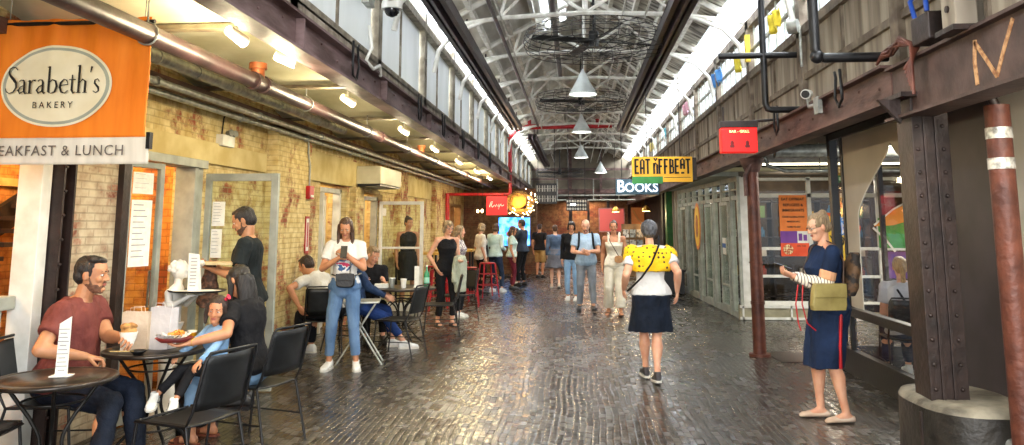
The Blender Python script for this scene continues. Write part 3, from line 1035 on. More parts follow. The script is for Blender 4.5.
# edge of grey printed backing beside the arch
st = MB()
st.ribbon([(yc + arch_half(z) - 0.008, z) for (h, z) in pts if z < 2.34], 0.02, (Xv - 0.006, 0, 0), (0, 1, 0), (0, 0, 1), 0.002)
st.build('window_3_arch_edge', m_white_paint, o)
f = MB().b2(Xv, 4.6, 9.2, 9.26, 0.0, 0.25).b2(Xv + 0.5, Xv + 0.55, 9.2, 9.25, 0, 2.6).b2(3.05, 4.6, 9.2, 9.26, 0.62, 0.7).b2(3.0, 4.6, 9.2, 9.26, 2.5, 2.6)
struct('window_4', f, m_black_frame)
# stone planter with dark bowl seen low through the pane
t = thing('stone_urn', 'rounded reddish stone urn with dark top seen low behind the glass', 'urn', (3.35, 7.62, 0))
MB().lathe((0, 0, 0), [(0.12, 0), (0.2, 0.08), (0.24, 0.25), (0.2, 0.42), (0.12, 0.48)]).build('urn_body', pm('urn_red', '8a5a4c', '6a3f36', 0.7, scale=9), t)
MB().lathe((0, 0, 0.48), [(0.14, 0), (0.18, 0.03), (0.17, 0.08), (0.1, 0.12)]).build('urn_rim', m_dark_steel, t)

# side passage and shop front behind it
struct('wall_passage_end', MB().b2(8.8, 9.0, 5, 34, 0, 2.9), m_plaster_w)
Yf = 13.7
f = MB()
x0, x1 = 2.80, 8.6
for z, h in ((0.24, 0.07), (0.70, 0.045), (1.16, 0.05), (2.05, 0.07), (2.34, 0.05)):
    f.b2(x0, x1, Yf - 0.03, Yf + 0.03, z, z + h)
f.b2(2.80, 2.93, Yf - 0.05, Yf + 0.07, 0, 2.4)
for x in (3.96, 5.1, 6.25, 7.4):
    f.b2(x - 0.035, x + 0.035, Yf - 0.03, Yf + 0.03, 0.2, 2.4)
o = f.build('window_5', m_white_paint, None, 0.004, kind='structure')
MB().b2(2.9, 8.6, Yf - 0.003, Yf + 0.003, 0.3, 2.36).build('window_5_pane', m_glass, o)
b = MB().b2(2.72, 8.6, Yf - 0.06, Yf + 0.06, 0.0, 0.24)
struct('wall_shop_base', b, pm('shop_base', 'a39e84', '7c7862', 0.6, scale=4))
b = MB().b2(2.72, 8.6, Yf - 0.09, Yf - 0.06, 0.01, 0.05).b2(2.72, 8.6, Yf - 0.09, Yf - 0.06, 0.2, 0.245)
for x in (2.76, 3.55, 4.4, 5.3):
    b.b2(x, x + 0.03, Yf - 0.09, Yf - 0.06, 0.01, 0.24)
struct('wall_shop_base_trim', b, m_white_paint)
b = MB().b2(2.35, 8.6, Yf - 0.2, Yf, 2.50, 2.56)
struct('trim_5', b, m_cream)
struct('trim_6', MB().b2(2.35, 8.6, Yf - 0.02, Yf + 0.1, 2.56, 2.8), m_far_dark)
t = thing('strip_light', 'long pale fluorescent strip light under the dark ceiling of the side passage', 'ceiling light', (4.3, 12.9, 2.58))
MB().b2(-1.4, 1.4, -0.03, 0.03, -0.03, 0.0).build('tube_light', emit('strip_glow', 'fff3d0', 3.0), t)
MB().b2(-1.45, 1.45, -0.05, 0.05, 0.0, 0.22).build('light_housing', m_white_metal, t)
t = thing('conduit_run', 'grey conduit pipe running under the passage ceiling over the shop front', 'pipe', (4.0, 11.8, 2.36))
MB().tube([(-1.2, 0, 0.25), (-1.15, 0, 0.1), (-0.9, 0, 0.02), (3.0, 0, 0.02)], 0.03).build('pipe', m_galv, t)
for x in (-0.4, 0.8, 2.0):
    MB().cyl((x, 0, 0.02), (x, 0, 0.45), 0.008).build('hanger', m_galv, t)
t = thing('air_duct', 'round grey air duct hanging under the passage ceiling', 'duct', (5.0, 11.2, 2.62))
MB().cyl((-2.2, 0, 0), (3.0, 0, 0), 0.1, n=20).build('duct', m_galv, t)

# shop interior
struct('wall_shop_interior', MB().b2(2.5, 8.8, 20.2, 20.4, 0, 2.8), pm('shop_inner', '4a3e30', '2f271e', 0.8, scale=3))
t = thing('display_shelf', 'tall dark shelving filled with small goods inside the shop', 'shelf', (4.6, 17.0, 0))
s = MB()
for z in (0.1, 0.5, 0.9, 1.3, 1.7, 2.05):
    s.b2(-1.5, 1.5, -0.2, 0.2, z, z + 0.03)
for x in (-1.5, -0.5, 0.5, 1.5):
    s.b2(x - 0.02, x + 0.02, -0.2, 0.2, 0, 2.1)
s.build('shelf_frame', m_dark_wood, t)
gcol = ['c8a040', '9a4030', 'd8d0c0', '3a6a8a', '6a8a4a', '8a5a9a', 'd07830', '403838']
gm = [pm('goods_%s' % c, c, None, 0.6) for c in gcol]
goods = []
for k, z in enumerate((0.53, 0.93, 1.33, 1.73)):
    for i in range(12):
        g = MB()
        h = random.uniform(0.12, 0.3)
        if (i + k) % 2:
            g.lathe((0, 0, 0), [(0.05, 0), (0.055, h * 0.6), (0.02, h * 0.8), (0.02, h)], 10)
        else:
            g.box((0, 0, h / 2), (0.11, 0.12, h))
        o = g.build('shelf_goods', gm[(i * 3 + k) % 8], None)
        o.location = (3.3 + (i // 4) * 1.0 + (i % 4) * 0.2, 16.9, z + 0.004)
        tag(o, 'small jar or carton on the dark shelving inside the shop', 'goods', 'goods on the shop shelves')
lamp('shop_inside_light', 'POINT', (4.4, 15.3, 2.5), 70, (1.0, 0.88, 0.7), size=0.2)
lamp('shop_inside_light_far', 'POINT', (5.2, 18.6, 2.5), 60, (1.0, 0.85, 0.65), size=0.2)
lamp('passage_light', 'AREA', (4.6, 10.6, 2.72), 120, (1.0, 0.94, 0.82), size=1.2)
lamp('passage_light_far', 'AREA', (7.0, 10.6, 2.72), 120, (1.0, 0.94, 0.82), size=1.2)

# posters on the shop window
t = thing('window_poster', 'orange, purple and red poster with dark lettering taped inside the shop window', 'poster', (3.45, Yf - 0.045, 1.06))
MB().b2(0, 0.46, 0, 0.006, 0.42, 1.03).build('orange_panel', pm('poster_orange', 'f08a3c', 'e87c2c', 0.6), t)
MB().b2(0, 0.28, 0, 0.006, 0.22, 0.42).build('purple_panel', pm('poster_purple', '7a3f9c', '6a338a', 0.6), t)
s = MB().b2(0.28, 0.46, 0, 0.006, 0.22, 0.42)
s.build('white_panel', m_paper, t)
MB().b2(0.30, 0.36, -0.002, 0.0, 0.26, 0.38).b2(0.38, 0.44, -0.002, 0.0, 0.26, 0.36).build('white_panel_print', pm('poster_purple', ''), t)
MB().b2(0, 0.47, 0, 0.006, 0.0, 0.22).build('red_panel', pm('poster_red', 'ee5a2c', 'e04a1e', 0.6), t)
s = MB().ell((0.12, -0.001, 0.11), (0.085, 0.002, 0.085))
s.build('food_plate', pm('plate_print', 'f2e2b0', 'b04820', 0.7, scale=34, lo=0.45, hi=0.55), t)
for k, (tx, sz) in enumerate((('EAT OFFBEAT', 0.062), ('REFUGEES &', 0.062), ('IMMIGRANTS', 0.062), ('COOK GLOBAL FOOD', 0.036), ('MADE IN NYC', 0.034), ('COME TO EAT', 0.034))):
    text_mesh('poster_text', tx, sz, m_ink, (0.23, -0.003, (0.96, 0.86, 0.77, 0.66, 0.58, 0.49)[k]), (1, 0, 0), (0, 0, 1), 0.002, t, offset=0.0015)
text_mesh('poster_text', 'ON THE', 0.04, m_ink, (0.34, -0.003, 0.17), (1, 0, 0), (0, 0, 1), 0.002, t)
# flame-shaped yellow sticker with scribbled words
t = thing('flame_sticker', 'big yellow flame-shaped window sticker with orange rim and black words', 'sticker', (4.42, Yf - 0.04, 1.42))
def flame(k):
    out = []
    for i in range(28):
        a = 2 * PI * i / 28
        r = k * (1 + 0.16 * math.sin(5 * a + 0.6) + 0.07 * math.sin(9 * a))
        out.append((r * math.cos(a) * 0.62, r * math.sin(a)))
    return out
MB().prism(flame(0.5), (0, 0, 0), (1, 0, 0), (0, 0, 1), -0.002).build('rim', pm('flame_orange', 'ef6a2a', 'e2551c', 0.6), t)
MB().prism(flame(0.42), (0, -0.004, 0), (1, 0, 0), (0, 0, 1), -0.002).build('centre', pm('flame_yellow', 'f6cf3c', 'efc02a', 0.6), t)
for k, tx in enumerate(('OPEN', 'LOCAL', 'COOKS')):
    text_mesh('sticker_text', tx, 0.15, m_ink, (0.05 - 0.02 * k, -0.009, 0.2 - k * 0.17), Vector((0.8, 0, 0.5)), Vector((-0.5, 0, 0.8)), 0.002, t, offset=0.004, xs=0.8)
# green and orange figure graphic seen through the vitrine
t = thing('window_graphic', 'large orange, green and red painted graphic on the inner shop window', 'window graphic', (5.22, Yf - 0.04, 1.2))
MB().b2(-0.15, 1.5, 0, 0.004, 0.0, 0.5).build('green_field', pm('gr_green', '3f9a3a', '2f842e', 0.6), t)
MB().b2(-0.1, 1.5, 0.0, 0.004, -0.5, -0.06).build('purple_field', pm('gr_purple', '6d4390', '553070', 0.6), t)
MB().prism([(-0.2, 0.42), (0.9, 0.72), (1.5, 0.95), (1.5, 0.72), (0.9, 0.66)][:0] + [(-0.22, 0.36), (0.1, 0.62), (0.5, 0.83), (0.85, 0.86), (0.9, 0.62), (0.5, 0.5), (0.1, 0.38)], (0, -0.004, 0), (1, 0, 0), (0, 0, 1), 0.003).build('orange_leaf', pm('gr_orange', 'f09a38', 'e88a28', 0.6), t)
MB().prism([(0.62, 0.85), (0.9, 1.2), (1.5, 1.1), (1.5, 0.55), (0.9, 0.6)], (0, 0.0, 0), (1, 0, 0), (0, 0, 1), 0.002).build('red_field', pm('gr_red', 'd8552f', 'c84a28', 0.6), t)
MB().ribbon([(-0.24, 0.34), (-0.05, 0.15), (0.1, -0.06)], 0.035, (0, -0.007, 0), (1, 0, 0), (0, 0, 1), 0.002).ribbon([(-0.22, 0.38), (0.1, 0.64), (0.5, 0.86), (0.9, 0.9)], 0.03, (0, -0.007, 0), (1, 0, 0), (0, 0, 1), 0.002).build('white_outline', m_paper, t)

# long glazed side of the shop facing the corridor
A, B = Vector((2.80, Yf, 0)), Vector((2.55, 19.7, 0))
dl = (B - A)
L = dl.length
def side_frame():
    f = MB()
    for z, h, th in ((0.0, 0.1, 0.08), (2.02, 0.07, 0.06), (2.34, 0.08, 0.08), (2.18, 0.03, 0.05)):
        f.b2(0, L, -th / 2, th / 2, z, z + h)
    for u in (0.0, 0.55, 1.25, 1.95, 2.65, 3.35, 4.05, 4.75, 5.4, L):
        f.b2(u - 0.035, u + 0.035, -0.045, 0.045, 0, 2.4)
    return f
f = side_frame().build('window_6', m_grey_paint, None, 0, kind='structure')
f.location = A
f.rotation_euler = (0, 0, math.atan2(dl.y, dl.x))
MB().b2(0, L, -0.003, 0.003, 0.1, 2.34).build('window_6_pane', m_glass2, f)
struct('trim_7', MB().b2(2.3, 2.8, 13.7, 19.9, 2.42, 2.5), m_grey_paint)
for i, (u, rz) in enumerate(((0.62, 0), (2.0, 0), (3.4, 0), (4.8, 0))):
    p = A + dl * ((u) / L)
    ang = math.atan2(dl.y, dl.x)
    glazed_door('shop_door', ['grey shop door nearest the white corner post, with blue notice', 'second grey shop door from the white corner post', 'third grey shop door along, beyond the yellow oval sticker', 'farthest grey shop door, next to the green column'][i], (p.x - 0.05, p.y, 0), ang, 0.66, 2.0, m_grey_paint, mid=0.5, fw=0.06)
t = thing('notice_sheet', 'blue and white notice on the nearest grey shop door', 'notice', (A.x - 0.12, 14.6, 1.05))
MB().b2(-0.003, 0.003, -0.16, 0.16, 0, 0.3).build('sheet', m_paper, t)
MB().b2(-0.006, -0.003, -0.16, 0.16, 0.12, 0.2).build('blue_band', pm('notice_blue', '3a6ab0', '2c5a9c', 0.6), t)
t = thing('oval_sticker', 'tall yellow and orange oval sticker on the grey shop doors', 'sticker', (2.57, 17.0, 1.55))
for rx, rz, m, dx in ((0.42, 0.5, pm('oval_orange', 'e0842c', 'd07020', 0.6), 0), (0.33, 0.42, pm('oval_yellow', 'f4cb3a', 'eabb2a', 0.6), -0.006), (0.16, 0.24, pm('oval_dark', 'c8702a', '8a4a20', 0.6, scale=10), -0.012)):
    s = MB()
    s.loft([s.ring((dx, 0, 0), (0, 1, 0), (0, 0, 1), rx, rz, 24), s.ring((dx - 0.004, 0, 0), (0, 1, 0), (0, 0, 1), rx, rz, 24)])
    s.build('oval', m, t)
t = thing('planter_box', 'low black box planter at the foot of the grey shop doors', 'planter', (1.98, 18.5, 0))
MB().b2(-0.2, 0.45, -0.3, 0.3, 0.02, 0.52).build('box', m_black, t, 0.01)
MB().b2(-0.23, 0.48, -0.33, 0.33, 0.52, 0.56).build('lid', m_black, t, 0.005)
t = thing('green_post', 'tall bright green painted post at the end of the shop front', 'post', (2.66, 22.2, 0))
MB().b2(-0.17, 0.17, -0.2, 0.2, 0, 2.6).build('shaft', pm('green_paint', '2f7a2c', '1f5c1e', 0.5, scale=6), t, 0.01)
MB().b2(-0.19, 0.19, -0.22, 0.22, 0, 0.3).build('base', m_black, t, 0.01)
struct('wall_right_far', MB().b2(2.9, 3.1, 20.4, 34, 0, 2.8).b2(2.45, 2.9, 22.6, 23.0, 0, 2.8), m_far_dark)
struct('wall_right_far_posts', MB().b2(2.45, 2.55, 19.75, 19.85, 0, 2.5).b2(2.5, 2.6, 20.6, 20.75, 0, 2.5), m_clad)

# ================================================================== ROOF FITTINGS
def crane_rail(name, label, x, y0, y1, z, w_=0.2):
    t = thing(name, label, 'rail', (x, y0, z))
    s = MB()
    l = y1 - y0
    s.b2(-w_ / 2, -w_ / 2 + 0.02, 0, l, -0.02, 0.13).b2(w_ / 2 - 0.02, w_ / 2, 0, l, -0.02, 0.13).b2(-w_ / 2, w_ / 2, 0, l, 0.11, 0.13)
    s.b2(-w_ / 2 + 0.02, -w_ / 2 + 0.06, 0, l, -0.02, 0.0).b2(w_ / 2 - 0.06, w_ / 2 - 0.02, 0, l, -0.02, 0.0)
    s.build('track', m_rail, t)
    s = MB().b2(-0.018, 0.018, 0, l, -0.05, 0.11)
    s.build('centre_bar', pm('rail_bar', '6e6068', '4a3d44', 0.35, 0.4), t)
    k = 1.0
    while k < l:
        MB().cyl((0, k, 0.13), (0, k, 0.5), 0.012).build('hanger', m_rail, t)
        k += 2.28
    return t
crane_rail('overhead_rail', 'long purple-brown overhead track left of the pendant lamps, running into the distance', -1.52, 5.0, 19.8, 4.0, 0.26)
crane_rail('overhead_rail', 'dark overhead track to the right of the pendant lamps, with pale centre bar', 1.20, 5.0, 20.2, 4.0, 0.26)
crane_rail('overhead_rail', 'short dark overhead track starting beyond the red cross pipe', -1.24, 21.8, 33.0, 4.0, 0.24)
t = thing('sprinkler_pipe', 'thin dark pipe running along the left roof slope beside the track', 'pipe', (-1.05, 5, 4.3))
MB().cyl((0, 0, 0), (0, 16.5, 0), 0.028).build('pipe', m_rail, t)
t = thing('sprinkler_pipe', 'dark pipe hanging across the roof left of the nearest fan', 'pipe', (-0.3, 9.5, 4.55))
MB().cyl((0, 0, 0), (0, 6.0, 0), 0.04).cyl((0, 0, 0), (0, 0, 0.5), 0.03).build('pipe', m_rail, t)

def pendant(name, label, loc, k=1.0):
    t = thing(name, label, 'pendant lamp', loc, 0, 'white cone pendant lamps in the roof')
    s = MB().lathe((0, 0, 0), [(0.245 * k, 0), (0.24 * k, 0.02 * k), (0.20 * k, 0.10 * k), (0.105 * k, 0.27 * k), (0.06 * k, 0.36 * k), (0.03 * k, 0.42 * k), (0.012, 0.46 * k)], 32)
    s.f = s.f[:-2] + [s.f[-1]]; s.s = s.s[:-2] + [s.s[-1]]; s.m = s.m[:-2] + [s.m[-1]]
    s.build('lamp_shade', pm('shade_white', 'd9dfdd', 'c2c9c6', 0.35, scale=4), t)
    MB().lathe((0, 0, 0.012), [(0.22 * k, 0.0), (0.2 * k, 0.02)], 24).build('diffuser', emit('lamp_diffuser', 'fffaf0', 5.0), t)
    MB().cyl((0, 0, 0.44 * k), (0, 0, 5.36 - abs(loc[0] - 0.15) * 0.56 - loc[2]), 0.008).build('cord', m_black, t)
    d = lamp('pendant_light', 'SPOT', (0, 0, -0.03), 130, (1.0, 0.96, 0.88), size=0.2, spot=math.radians(150), parent=t)
    return t
for k, (x, y, z, lb) in enumerate(((0.13, 13.4, 3.84, 'nearest and largest white cone pendant lamp under the wire fan cage'),
                                   (0.14, 19.2, 3.86, 'second white cone pendant lamp, hanging just below the red cross pipe'),
                                   (0.16, 26.0, 3.80, 'third white cone pendant lamp, small and far down the hall'),
                                   (0.95, 30.5, 3.58, 'farthest white cone pendant lamp, lower and to the right of the row'))):
    pendant('pendant_lamp', lb, (x, y, z))
# lamps nearer than the frame shows keep the row going over the camera
t = pendant('pendant_lamp', 'white cone pendant lamp above the camera, out of the frame', (0.13, 5.0, 3.84))

def fan(name, label, loc, blades=4, R=0.95, a0=0.1):
    t = thing(name, label, 'ceiling fan', loc, 0)
    MB().cyl((0, 0, -0.08), (0, 0, 0.14), 0.07, n=16).cyl((0, 0, 0.14), (0, 0, 0.9), 0.018).build('motor', m_black, t)
    for k in range(blades):
        a = a0 + 2 * PI * k / blades
        c, s_ = math.cos(a), math.sin(a)
        b = MB()
        b.loft([[Vector((c * r - s_ * w_, s_ * r + c * w_, z)) for w_, z in ((-wd, 0.012 - 0.02), (wd, 0.012 + 0.02), (wd, 0.02), (-wd, -0.02))] for r, wd in ((0.06, 0.03), (0.2, 0.055), (R * 0.8, 0.05), (R * 0.97, 0.035))], True, False, False)
        b.build('blade', m_black, t)
    cg = MB()
    for zz, rr in ((-0.13, R * 1.02), (-0.13, R * 0.7), (-0.16, R * 0.4), (0.0, R * 1.06), (0.12, R * 1.02), (0.14, R * 0.6), (-0.06, R * 1.05), (0.06, R * 1.05)):
        cg.tube([(rr * math.cos(2 * PI * i / 36), rr * math.sin(2 * PI * i / 36), zz) for i in range(36)], 0.006, n=5, closed=True)
    for i in range(20):
        a = 2 * PI * i / 20
        c, s_ = math.cos(a), math.sin(a)
        cg.tube([(0.08 * c, 0.08 * s_, -0.18), (R * 0.6 * c, R * 0.6 * s_, -0.15), (R * 1.02 * c, R * 1.02 * s_, -0.12), (R * 1.06 * c, R * 1.06 * s_, 0), (R * 1.0 * c, R * 1.0 * s_, 0.12), (R * 0.5 * c, R * 0.5 * s_, 0.14)], 0.005, n=5)
    cg.build('wire_cage', pm('cage_wire', '5a5a58', '383836', 0.4, 0.5), t)
    return t
fan('ceiling_fan', 'big black caged ceiling fan nearest the camera, at top centre', (0.26, 10.5, 4.10), 4, 0.92, 0.35)
fan('ceiling_fan', 'second black caged ceiling fan, beyond the nearest pendant lamp', (0.12, 15.9, 4.12), 4, 0.9, 0.15)
fan('ceiling_fan', 'farthest dark caged ceiling fan, low against the far gable', (-0.65, 30.5, 3.6), 4, 0.9, 0.3)

# red sprinkler main with drop to the sign arm
t = thing('red_sprinkler_main', 'bright red sprinkler pipe crossing under the roof and dropping down at left', 'pipe', (0, 21.5, 0))
s = MB().tube([(1.0, 0, 4.32), (-1.35, 0, 4.30), (-1.62, 0, 4.18), (-1.84, 0, 4.02)], 0.075, n=12)
s.tube([(-1.84, 0, 4.04), (-1.84, 0, 2.45)], 0.05, n=12)
for x in (-1.3, 0.6):
    s.cyl((x, 0, 4.26), (x, 0, 4.5), 0.05)
s.ell((-1.84, 0, 4.03), (0.08, 0.08, 0.08)).cyl((-1.84, 0, 3.2), (-1.84, 0, 3.3), 0.065)
s.build('main_pipe', m_red, t)
MB().tube([(-1.84, 0, 2.45), (-1.9, 0, 2.42), (-3.62, 0, 2.42)], 0.042, n=10).build('sign_arm', m_red, t)
MB().tube([(-3.6, 0, 2.45), (-3.6, 0, 0.02)], 0.06, n=12).cyl((-3.6, 0, 0), (-3.6, 0, 0.06), 0.12, n=16).build('post', m_red, t)

# orange-capped brown pipe along the left wall and the conduits
t = thing('drain_pipe', 'thick purple-brown pipe running the whole length of the left side', 'pipe', (-2.6, 1.0, 2.75))
s = MB().cyl((0, 0, 0), (0, 30, 0), 0.062, n=20)
for y in (1.5, 4.95, 5.15, 9.0, 13.0, 17.0, 21.0, 25.0):
    s.cyl((0, y, 0), (0, y + 0.07, 0), 0.075, n=20)
s.build('pipe', m_pipe, t)
for y in (5.05, 11.8):
    MB().cyl((0, y, 0), (0, y, 0.13), 0.055, n=16).cyl((0, y, 0.11), (0, y, 0.16), 0.072, n=16).build('branch_fitting', m_copper, t)
for y in (0.9, 3.4, 6.2, 8.4, 10.7, 13.0, 15.3, 17.6):
    s = MB()
    s.tube([(0.07 * math.cos(2 * PI * i / 14), y, 0.07 * math.sin(2 * PI * i / 14)) for i in range(14)], 0.006, n=5, closed=True)
    s.cyl((0, y, 0.07), (0, y, 0.32), 0.006)
    s.build('hanger', m_galv, t)
for k, (x, z, r, lb) in enumerate(((-3.30, 2.72, 0.028, 'pale conduit pipe nearest the thick brown pipe, along the left wall top'),
                                   (-3.42, 2.76, 0.02, 'thin middle conduit along the left wall top'),
                                   (-3.50, 2.70, 0.03, 'pale conduit pipe closest to the left wall, under the ledge'))):
    s = MB().cyl((0, 0, 0), (0, 30, 0), r, n=10)
    for y in range(1, 30, 2):
        s.cyl((0, y, 0), (0, y + 0.04, 0), r * 1.4, n=10)
    o = s.build('conduit', m_galv if k != 1 else m_white_metal, None)
    o.location = (x, 4.75, z)
    tag(o, lb, 'conduit')
t = thing('insulated_duct', 'grey banded duct above the orange banner', 'duct', (-3.12, 4.52, 2.84))
s = MB().cyl((0, 0, 0), (0, 5.6, 0.0), 0.05, n=20)
s.build('duct', m_galv, t)
for k in range(9):
    MB().cyl((0, 0.3 + k * 0.6, 0), (0, 0.33 + k * 0.6, 0), 0.056, n=20).build('band', m_galv, t)

# track lights under the vault
for k, (x, y, z, rz) in enumerate(((-2.2, 4.75, 2.86, 0.5), (-2.1, 5.35, 2.83, -0.4), (-2.25, 7.4, 2.86, 0.3), (-2.25, 9.9, 2.86, 0.3))):
    t = thing('track_light', ['white track spotlight under the vault, nearest the banner', 'white track spotlight just right of the first, close to the girder', 'white spotlight under the vault over the open grey-green door', 'white spotlight under the vault over the yellow pilaster'][k], 'spotlight', (x, y, z), rz)
    s = MB().cyl((0, 0, -0.02), (0, 0, 0.27), 0.012).cyl((-0.05, -0.04, -0.02), (0.06, 0.05, -0.07), 0.035, 0.042, n=16)
    s.build('lamp_head', m_white_paint, t)
    MB().b2(-0.06, 0.06, -0.03, 0.03, 0.06, 0.1).build('bracket', m_galv, t)
    MB().cyl((-0.056, -0.045, -0.018), (-0.052, -0.042, -0.02), 0.03, n=16).build('lens', emit('spot_lens', 'ffe6b8', 2.5), t)
    lamp('track_bulb', 'POINT', (-0.02, -0.02, -0.16), 33, (1.0, 0.84, 0.54), size=0.08, parent=t)
for k, y in enumerate((12.4, 15.0, 17.8, 20.4)):
    t = thing('track_light', ['white spotlight under the vault over the second shop opening', 'white spotlight under the vault over the white framed leaf', 'white spotlight under the vault short of the red stools', 'white spotlight under the vault over the red stools'][k], 'spotlight', (-2.3, y, 2.86), 0.2)
    MB().cyl((0, 0, -0.02), (0, 0, 0.27), 0.012).cyl((-0.05, -0.04, -0.02), (0.06, 0.05, -0.07), 0.035, 0.042, n=16).build('lamp_head', m_white_paint, t)
    MB().cyl((-0.056, -0.045, -0.018), (-0.052, -0.042, -0.02), 0.03, n=16).build('lens', emit('spot_lens', 'ffe6b8', 2.5), t)
    lamp('track_bulb', 'POINT', (-0.02, -0.02, -0.16), 33, (1.0, 0.82, 0.5), size=0.08, parent=t)

# wall fittings on the left
t = thing('emergency_light', 'white emergency light box with two small heads on the brick above the open door', 'emergency light', (-3.7, 7.78, 2.40))
MB().b2(0.0, 0.08, -0.14, 0.14, 0, 0.12).build('box', m_white_paint, t, 0.008)
for y in (0.03, 0.13):
    MB().cyl((0.05, y, 0.14), (0.1, y - 0.02, 0.15), 0.035, n=14).build('lamp_head', m_galv, t)
MB().tube([(0.02, -0.05, 0.12), (0.02, -0.02, 0.3), (0.02, 0.12, 0.45)], 0.008).build('cable', m_black, t)
t = thing('fire_alarm_strobe', 'small red fire alarm box on the yellow brick pilaster', 'fire alarm', (-3.56, 10.05, 1.93))
MB().b2(0, 0.06, -0.08, 0.08, 0, 0.17).build('box', m_red, t, 0.008)
MB().b2(0.06, 0.07, -0.05, 0.05, 0.02, 0.05).build('lens', m_white_paint, t, 0.003)
MB().tube([(0.02, 0, 0.17), (0.02, 0, 0.45), (0.02, -0.08, 0.6), (0.02, -0.08, 0.85)], 0.012).build('cable_pipe', m_galv, t)
t = thing('extinguisher_sign', 'tall white sign with red border on the yellow pilaster under the alarm', 'sign', (-3.555, 10.05, 1.22))
MB().b2(0, 0.01, -0.07, 0.07, 0, 0.48).build('plate', m_red, t)
MB().b2(0.01, 0.013, -0.05, 0.05, 0.03, 0.45).build('face', m_paper, t)
MB().ribbon([(0, 0.08), (0, 0.4)], 0.045, (0.013, 0, 0), (0, 1, 0), (0, 0, 1), 0.002).build('red_bar', m_red, t)
t = thing('wall_air_unit', 'boxy beige air unit mounted high on the left wall over the doors', 'air conditioner', (-3.66, 13.4, 2.26))
MB().b2(0, 0.42, -0.75, 0.75, 0, 0.3).build('casing', pm('unit_beige', 'd3cdb4', 'b9b396', 0.5, scale=3), t, 0.015)
MB().b2(0.02, 0.4, -0.72, 0.72, -0.03, 0.0).build('vent', m_black, t)
t = thing('junction_conduit', 'thin grey conduit running down the brick beside the open door', 'conduit', (-3.68, 9.1, 2.15))
MB().tube([(0.01, 0, 0.6), (0.01, 0, 0.05)], 0.012).b2(0, 0.06, -0.04, 0.04, -0.06, 0.06).build('conduit_box', m_galv, t)

# security cameras
t = thing('dome_camera', 'white dome security camera on an arm under the pale upper panels', 'security camera', (-1.86, 6.6, 3.62))
MB().b2(-0.02, 0.05, -0.1, 0.1, -0.08, 0.1).build('mount_box', m_galv, t, 0.006)
MB().tube([(0.05, 0, 0.06), (0.12, 0.08, 0.08), (0.14, 0.36, 0.09)], 0.035, n=10).build('arm', m_white_paint, t)
MB().lathe((0.13, 0.42, 0), [(0.1, 0.0), (0.1, 0.05), (0.085, 0.1), (0.04, 0.13)], 24).build('housing', m_white_paint, t)
MB().lathe((0.13, 0.42, -0.075), [(0.012, 0), (0.05, 0.018), (0.068, 0.045), (0.072, 0.075)], 24).build('dome', pm('smoked_dome', '15161a', '0c0c0f', 0.08, scale=3), t)
for k in range(3):
    pass
t = thing('bullet_camera', 'white bullet security camera bracketed to the right girder', 'security camera', (2.13, 7.2, 2.66))
MB().cyl((-0.06, -0.12, 0.1), (0.02, 0.06, 0.13), 0.045, 0.04, n=16).build('housing', m_white_paint, t)
MB().cyl((-0.068, -0.135, 0.098), (-0.06, -0.12, 0.1), 0.035, n=16).build('lens', m_black, t)
MB().tube([(0, 0.0, 0.08), (0.0, -0.02, 0.0), (0.0, -0.2, -0.01)], 0.022).b2(-0.02, 0.02, -0.32, -0.2, -0.1, 0.05).build('bracket', m_galv, t)
t = thing('flood_light', 'grey cylindrical fitting on a stalk beneath the right clerestory windows', 'light fitting', (2.2, 7.6, 3.42))
MB().cyl((-0.02, -0.02, 0.1), (-0.1, 0.03, 0.1), 0.07, n=18).cyl((0, 0, -0.3), (0, 0, 0.1), 0.014).build('housing', m_galv, t)
MB().cyl((-0.105, 0.033, 0.1), (-0.1, 0.03, 0.1), 0.055, n=18).build('lens', m_black, t)
t = thing('black_gas_pipe', 'black pipe dropping from the roof and elbowing along the right girder', 'pipe', (2.1, 7.9, 0))
s = MB().tube([(-0.38, -2.3, 4.45), (-0.38, -2.3, 2.84), (-0.36, -2.3, 2.80), (-0.32, -2.3, 2.78), (0.12, -2.3, 2.78)], 0.036, n=12).ell((-0.37, -2.3, 2.79), (0.05, 0.05, 0.05))
s.build('pipe', m_black, t)
t = thing('black_gas_pipe', 'second black pipe, hanging farther along the right side with a horizontal branch', 'pipe', (2.12, 10.4, 0))
s = MB().tube([(-0.21, -2.5, 4.5), (-0.21, -2.5, 2.80), (-0.19, -2.5, 2.75), (-0.15, -2.5, 2.74), (0.14, -2.5, 2.74)], 0.033, n=12)
s.cyl((-0.66, -2.5, 3.30), (0.14, -2.5, 3.30), 0.032)
s.build('pipe', m_black, t)
# cables looped under both girders
for k, y in enumerate((6.0, 8.6, 10.2, 12.0, 13.9, 15.8)):
    s = MB()
    s.tube([(-0.02, 0, 0.1), (0.0, -0.07, -0.06), (0.0, -0.06, -0.19), (0, 0.05, -0.21), (0, 0.1, -0.1), (0.0, 0.06, 0.06), (-0.02, 0.16, 0.1)], 0.01, n=6)
    o = s.build('hanging_cable', m_black, None)
    o.location = (-1.77, y, 2.97)
    tag(o, 'black cable looped over the left girder', 'cable', 'cable loops on the left girder')
for k, y in enumerate((5.9, 8.2)):
    s = MB().tube([(0.02, 0, 0.1), (0.0, -0.08, -0.04), (0.0, -0.08, -0.15), (0, 0.0, -0.2), (0, 0.08, -0.12), (0.0, 0.04, 0.04), (0.02, 0.12, 0.1)], 0.012, n=6)
    o = s.build('hanging_cable', m_black, None)
    o.location = (2.08, y + 0.35 * (1 - k), 2.72)
    tag(o, ['black cable loop on the right girder beside the thick column', 'black cable loop on the right girder by the bullet camera'][k], 'cable')
t = thing('cable_bundle', 'tangle of rusty cables and a blue strap on the girder above the thick column', 'cables', (2.13, 5.12, 2.70))
s = MB()
